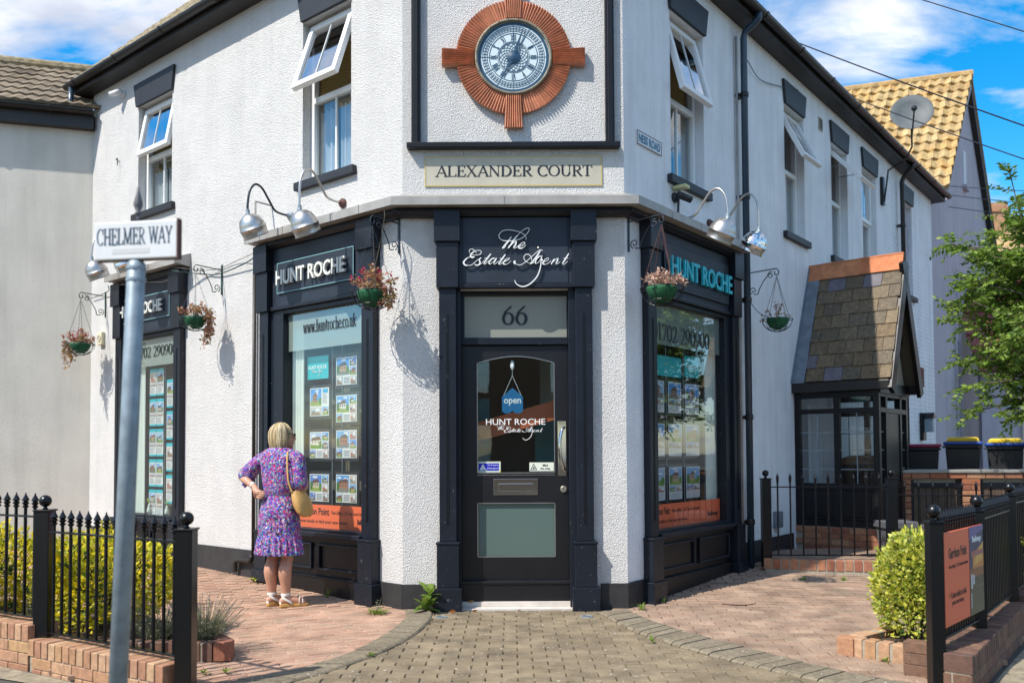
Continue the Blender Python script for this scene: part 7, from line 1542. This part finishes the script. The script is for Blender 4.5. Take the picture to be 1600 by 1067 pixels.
def remesh(g, name, m, vox, sm, par=PR, **kw):
    me = g.mesh(name, m); o = bpy.data.objects.new('tmp', me); COL.objects.link(o)
    md = o.modifiers.new('r', 'REMESH'); md.mode = 'VOXEL'; md.voxel_size = vox; md.use_smooth_shade = True
    if sm: s_ = o.modifiers.new('s', 'SMOOTH'); s_.iterations = sm; s_.factor = .5
    dg = DG(); m2 = bpy.data.meshes.new_from_object(o.evaluated_get(dg)); bpy.data.objects.remove(o)
    m2.materials.clear(); m2.materials.append(m); m2.name = name
    m2.polygons.foreach_set('use_smooth', [True] * len(m2.polygons)); return put(name, m2, par, **kw)
# body
g = G()
RF_, LF_ = (.085, .0), (-.085, -.03)    # feet (x,y)
def leg(x0, y0, toe):
    capsule(g, [(x0 * .95, .0, .84), (x0 * 1.0, -.0, .66), (x0 * 1.0, .015, .47), (x0, .0, .40), (x0, -.025, .32), (x0, -.01, .20), (x0, y0 * .5, .11), (x0, y0, .075)], [.085, .074, .056, .054, .060, .047, .034, .033])
    ta = radians(toe); d = (sin(ta), cos(ta))
    capsule(g, [(x0 - d[0] * .03, y0 - d[1] * .03, .055), (x0 + d[0] * .05, y0 + d[1] * .05, .062), (x0 + d[0] * .12, y0 + d[1] * .12, .045), (x0 + d[0] * .165, y0 + d[1] * .165, .035)], [.030, .034, .032, .020])
    for k in range(5): w = (k - 2) * .015; L_ = .185 - abs(k - 1) * .006 - (k == 4) * .012; capsule(g, [(x0 + d[0] * .14 + d[1] * w, y0 + d[1] * .14 - d[0] * w, .033), (x0 + d[0] * L_ + d[1] * w * 1.1, y0 + d[1] * L_ - d[0] * w * 1.1, .028)], [.011, .0075], 8, 3)
leg(.080, -.01, 48); leg(-.075, .0, 30)
ell(g, (0, .0, .88), (.175, .125, .14)); ell(g, (0, .0, 1.02), (.138, .10, .13)); ell(g, (0, .005, 1.22), (.165, .112, .18)); capsule(g, [(-.16, .0, 1.365), (0, -.01, 1.385), (.16, .0, 1.365)], [.055, .065, .055])
capsule(g, [(0, -.005, 1.36), (0.01, .01, 1.45), (.02, .03, 1.50)], [.06, .052, .052])
hy = radians(-52); ch_, sh_ = cos(hy), sin(hy); HC = (.022, .035, 1.565); HP = lambda x, y, z: (HC[0] + x * ch_ - y * sh_, HC[1] + x * sh_ + y * ch_, HC[2] + z)
def ellh(c, sc):
    P = []; k = 18; n = 9
    for i in range(n + 1):
        t = pi * i / n; P += [WV(HP(c[0] + sc[0] * sin(t) * cos(2 * pi * j / k), c[1] + sc[1] * sin(t) * sin(2 * pi * j / k), c[2] - sc[2] * cos(t))) for j in range(k)]
    g.add(P, [(i * k + j, i * k + (j + 1) % k, (i + 1) * k + (j + 1) % k, (i + 1) * k + j) for i in range(n) for j in range(k)])
ellh((0, -.01, .015), (.073, .092, .095)); ellh((0, .03, -.035), (.055, .06, .075)); ellh((0, .092, -.02), (.012, .018, .022)); ellh((0, .098, -.03), (.014, .014, .011)); ellh((0, .082, -.058), (.022, .014, .008)); ellh((0, .080, -.07), (.020, .013, .008)); ellh((0, .07, -.098), (.02, .018, .016)); ellh((.074, -.0, -.01), (.009, .018, .03)); ellh((-.074, -.0, -.01), (.009, .018, .03)); ellh((.026, .082, .012), (.012, .009, .009)); ellh((-.026, .082, .012), (.012, .009, .009))
# left arm: elbow out, hand on back of waist
SL, EL_, WL_ = (-.175, .0, 1.365), (-.405, -.015, 1.185), (-.205, -.10, 1.10)
capsule(g, [SL, (-.28, -.0, 1.29), (-.375, -.01, 1.205), EL_], [.05, .045, .038, .036]); capsule(g, [EL_, (-.34, -.05, 1.16), (-.25, -.09, 1.12), WL_], [.036, .038, .028, .024])
capsule(g, [WL_, (-.165, -.125, 1.065), (-.135, -.135, 1.045)], [.024, .032, .028], 12)
for k in range(4): z = 1.075 - .021 * k; L_ = (.07, .08, .074, .058)[k]; capsule(g, [(-.145, -.138, z - .008), (-.145 + L_ * .5, -.145, z - .016), (-.145 + L_, -.135, z - .018)], [.0105, .010, .0075], 8, 3)
capsule(g, [(-.185, -.125, 1.055), (-.185, -.12, 1.02), (-.178, -.108, .992)], [.012, .0105, .009], 8, 3)
# right arm: hangs with bent elbow forward, bag strap on the forearm
SR, ER, WR_ = (.175, .0, 1.36), (.235, -.03, 1.09), (.17, .17, 1.13)
capsule(g, [SR, (.205, -.01, 1.24), (.225, -.025, 1.14), ER], [.05, .045, .04, .038]); capsule(g, [ER, (.235, .03, 1.085), (.21, .1, 1.11), WR_], [.039, .038, .03, .024]); capsule(g, [WR_, (.145, .195, 1.145), (.115, .205, 1.155)], [.024, .03, .027], 12)
for k in range(4): z = 1.185 - .02 * k; capsule(g, [(.115, .207, z), (.065 + abs(k - 1.5) * .006, .212, z), (.035 + abs(k - 1.5) * .012, .20, z - .006)], [.0105, .0095, .0075], 8, 3)
capsule(g, [(.145, .19, 1.17), (.12, .175, 1.20), (.10, .17, 1.215)], [.012, .0105, .009], 8, 3)
remesh(g, 'body', M['skin'], .006, 3)
# dress
def ringloft(g, rings, k=72):
    P = []
    for z, cx_, cy_, rx, ry, pl in rings:
        P += [WV((cx_ + (rx + pl * cos(26 * t + z * 3) + pl * .5 * cos(41 * t)) * cos(t), cy_ + (ry + pl * cos(26 * t + z * 3) + pl * .5 * cos(41 * t)) * sin(t), z)) for t in [2 * pi * j / k for j in range(k)]]
    n = len(rings); g.add(P, [(i * k + j, i * k + (j + 1) % k, (i + 1) * k + (j + 1) % k, (i + 1) * k + j) for i in range(n - 1) for j in range(k)] + [tuple(range(k))[::-1], tuple(range((n - 1) * k, n * k))])
g = G()
ringloft(g, [(.475, -.0, 0, .232, .185, .011), (.56, 0, 0, .224, .175, .009), (.64, 0, 0, .208, .162, .006), (.650, 0, 0, .203, .158, .001), (.72, 0, 0, .205, .157, .004), (.82, 0, 0, .198, .15, .002), (.90, 0, -.0, .185, .142, .001), (.97, 0, 0, .160, .124, .001), (1.015, 0, 0, .148, .112, 0), (1.03, 0, 0, .146, .110, 0), (1.045, 0, 0, .150, .114, .001), (1.12, 0, 0, .165, .122, .002), (1.22, 0, .0, .178, .128, 0), (1.31, 0, 0, .19, .122, 0), (1.375, 0, -.003, .20, .105, 0), (1.41, 0, -.005, .185, .092, 0), (1.438, 0, -.005, .145, .083, 0), (1.455, 0.0, -.005, .10, .078, 0)], 120)
capsule(g, [(-.14, .0, 1.35), (-.21, 0, 1.325), (-.29, -.005, 1.265), (-.365, -.015, 1.205)], [.072, .072, .070, .066], 22)
for j in range(6): a = 2 * pi * j / 6 + pi; capsule(g, [(-.27, -.0 + .04 * sin(a), 1.25 + .03 * cos(a)), (-.34 + .03 * cos(a), -.02 + .05 * sin(a), 1.155 + .04 * cos(a) - .02)], [.024, .014], 8, 2)
capsule(g, [(.14, .0, 1.355), (.19, -.002, 1.34), (.215, -.01, 1.24), (.232, -.025, 1.13)], [.075, .073, .070, .070], 22)
dr = remesh(g, 'dress', M['dress'], .0065, 1)
g = G(); P = [WV((.1475 * cos(t), .1115 * sin(t), 1.024)) for t in [2 * pi * j / 60 for j in range(61)]]; g.tube(P, .0035, 6, cap=False); g.build('waist_seam', M['dial'], PR)
# hair
g = G(); hb = (0, -.022, .012)
ellh2 = []
def hpt(th_, ph, r): return WV(HP(hb[0] + r[0] * sin(th_) * cos(ph), hb[1] + r[1] * sin(th_) * sin(ph), hb[2] + r[2] * cos(th_)))
P = []; k = 28; n = 12
for i in range(n + 1):
    t = i / n
    for j in range(k):
        ph = 2 * pi * j / k; face = max(0, sin(ph)); 
        if t < .5: th_ = t * 2 * pi / 2; rx = .09 * sin(th_); ry = .105 * sin(th_); z = .1 * cos(th_)
        else: u = (t - .5) * 2; rx = .09 + .012 * sin(pi * u) - .028 * u; ry = .105 + .010 * sin(pi * u) - .035 * u; z = -.155 * u * (1 - .75 * face)
        if face > .4 and t > .45: ry *= .62; 
        P.append(WV(HP(hb[0] + rx * cos(ph), hb[1] + ry * sin(ph), hb[2] + z)))
g.add(P, [(i * k + j, i * k + (j + 1) % k, (i + 1) * k + (j + 1) % k, (i + 1) * k + j) for i in range(n) for j in range(k)], t=.2)
hr = remesh(g, 'hair', M['hair'], .008, 3)
g = G()
for i in range(760):
    ph = random.uniform(pi * .86, pi * 2.14) if i % 5 else random.uniform(0, 2 * pi); l = random.uniform(.7, 1.22); pts = []; ww = random.uniform(.0015, .004); o_ = random.uniform(-.001, .012); fl = random.gauss(0, .13)
    face = max(0, sin(ph)); zz_ = random.uniform(.2, .95)
    for s in range(9):
        t = s / 8
        if t < .45: th_ = (.15 + .85 * t / .45) * pi / 2; rx, ry, z = (.092 + o_) * sin(th_), (.107 + o_) * sin(th_), (.103 + o_) * cos(th_)
        else: u = (t - .45) / .55 * l; rx = .092 + o_ + .012 * sin(pi * u) - .022 * u; ry = .107 + o_ + .01 * sin(pi * u) - .03 * u; z = -.158 * u * (1 - .55 * face)
        p_ = ph + fl * t; pts.append(WV(HP(hb[0] + rx * cos(p_), hb[1] + ry * sin(p_) * (.8 if face > .3 else 1), hb[2] + z)))
    tt = random.random(); g.tube(pts, [ww, ww, ww, ww, ww, ww, ww * .9, ww * .7, ww * .3], 4, t=tt, cap=False)
g.build('hair_strands', M['hair'], PR, smooth=True, kind='stuff')
# sunglasses
g = G(); g.tube([WV(HP(.082, .0, .02)), WV(HP(.074, .07, .018)), WV(HP(.055, .098, .014))], .003, 6); g.tube([WV(HP(-.082, .0, .02)), WV(HP(-.074, .07, .018)), WV(HP(-.055, .098, .014))], .003, 6)
def ellg(g, c, sc): 
    P = []; k = 12; n = 6
    for i in range(n + 1):
        t = pi * i / n; P += [WV(HP(c[0] + sc[0] * sin(t) * cos(2 * pi * j / k), c[1] + sc[1] * sin(t) * sin(2 * pi * j / k), c[2] - sc[2] * cos(t))) for j in range(k)]
    g.add(P, [(i * k + j, i * k + (j + 1) % k, (i + 1) * k + (j + 1) % k, (i + 1) * k + j) for i in range(n) for j in range(k)])
ellg(g, (.032, .098, .008), (.027, .008, .021)); ellg(g, (-.032, .098, .008), (.027, .008, .021)); g.build('sunglasses', M['ink'], PR)
# watch
g = G(); c0, c1 = WV(WL_), WV(EL_); d = (c1 - c0).normalized(); pc = c0.lerp(c1, .1); a = d.orthogonal().normalized(); b = d.cross(a)
for off in (-.008, -.003, .003, .008): g.tube([pc + d * off + (a * cos(t) + b * sin(t)) * .0285 for t in [2 * pi * j / 20 for j in range(21)]], .0035, 6, cap=False)
g.build('watch_strap', M['white'], PR)
# sandals
for x0, y0, toe, nm in ((.080, -.01, 48, 'r'), (-.075, .0, 30, 'l')):
    ta = radians(toe); d = (sin(ta), cos(ta)); T = lambda f, s_, z: WF(x0 + d[0] * f + d[1] * s_, y0 + d[1] * f - d[0] * s_, z)
    out = [(-.055, -.012), (-.045, -.03), (0, -.036), (.06, -.040), (.13, -.046), (.18, -.036), (.205, -.012), (.205, .016), (.18, .036), (.12, .042), (.05, .036), (0, .036), (-.045, .03), (-.055, .012)]
    g = G(); V = [T(f, s_, 0) for f, s_ in out] + [T(f * 1.0, s_ * 1.04, .034 - .012 * max(0, f) / .2) for f, s_ in out]; n = len(out); g.add(V, [tuple(range(n)), tuple(range(n, 2 * n))[::-1]] + [(i, n + i, n + (i + 1) % n, (i + 1) % n) for i in range(n)]); so_ = g.build('sandal', M['sole'], PR, bev=.005)
    bm = bmesh.new(); bm.from_mesh(so_.data); bmesh.ops.recalc_face_normals(bm, faces=bm.faces); bm.to_mesh(so_.data); bm.free()
    def strap(pts, w=.012):
        g = G(); P = smoothpts([T(*p) for p in pts], 6)
        for i in range(len(P) - 1):
            pass
        for off in (-w * .6, -w * .2, w * .2, w * .6): g.tube([Vector(p) + Vector((0, 0, off)) for p in P], .0035, 6)
        g.build('strap', M['sandal'], so_, smooth=True)
    ring = [(.0 + .040 * cos(t), .040 * sin(t), .112) for t in [2 * pi * j / 14 for j in range(15)]]; strap(ring, .014)
    strap([(-.036, -.02, .10), (-.01, -.042, .075), (.03, -.046, .05), (.05, -.042, .035)], .014); strap([(-.036, .02, .10), (-.01, .042, .075), (.03, .046, .05), (.05, .042, .035)], .014)
    strap([(-.045, -.024, .035), (-.056, 0, .05), (-.045, .024, .035)], .02)
    strap([(.10, -.046, .032), (.11, -.03, .075), (.12, 0, .085), (.12, .03, .07), (.115, .044, .03)], .018); strap([(.15, -.042, .03), (.15, -.02, .062), (.15, .01, .066), (.15, .038, .03)], .014)
# handbag
HB = thing('handbag', 'tan leather shoulder bag hanging under the woman\'s right arm', 'handbag', WF(.24, -.06, .9)); g = G()
def bagpt(u, v, q):   # u along width (front-back), v down
    return WF(.215 + q + .10 * v * .35, -.115 + u * 1.0, 1.06 - v)
pts = []; NU, NV = 14, 12
for side in (1, -1):
    base = len(pts)
rings = []
for j in range(NV + 1):
    v = j / NV; w = (.078 + .038 * sin(pi * min(1, v * .8 + .1))) * (1 if v < .85 else 1 - (v - .85) * 2.2); tq = .012 + .042 * sin(pi * min(1, .15 + v * .75)); cxx = .225 + .075 * v; cyy = -.03 + .02 * v; z = 1.06 - .235 * v; ring = []
    for i in range(20):
        t = 2 * pi * i / 20; e = .7; ring.append(WV((cxx + tq * abs(cos(t)) ** e * (1 if cos(t) > 0 else -1) * 1 + .0, cyy + w * abs(sin(t)) ** e * (1 if sin(t) > 0 else -1), z + .03 * (sin(t)) * (1 - v) * 0)))
    rings += ring
g.add(rings, [(j * 20 + i, j * 20 + (i + 1) % 20, (j + 1) * 20 + (i + 1) % 20, (j + 1) * 20 + i) for j in range(NV) for i in range(20)] + [tuple(range(20))[::-1], tuple(range(NV * 20, NV * 20 + 20))])
for v_ in g.v: pass
bag = remesh(g, 'bag_body', M['tan'], .009, 3, HB)
g = G(); g.tube([Vector(p) for p in smoothpts([WF(.225, -.125, 1.05), WF(.19, -.135, 1.15), WF(.165, -.115, 1.28), WF(.135, -.07, 1.40), WF(.12, .0, 1.437), WF(.135, .07, 1.39), WF(.19, .10, 1.25), WF(.235, .08, 1.07)], 6)], .0085, 8); g.build('strap', M['tan'], HB, smooth=True)
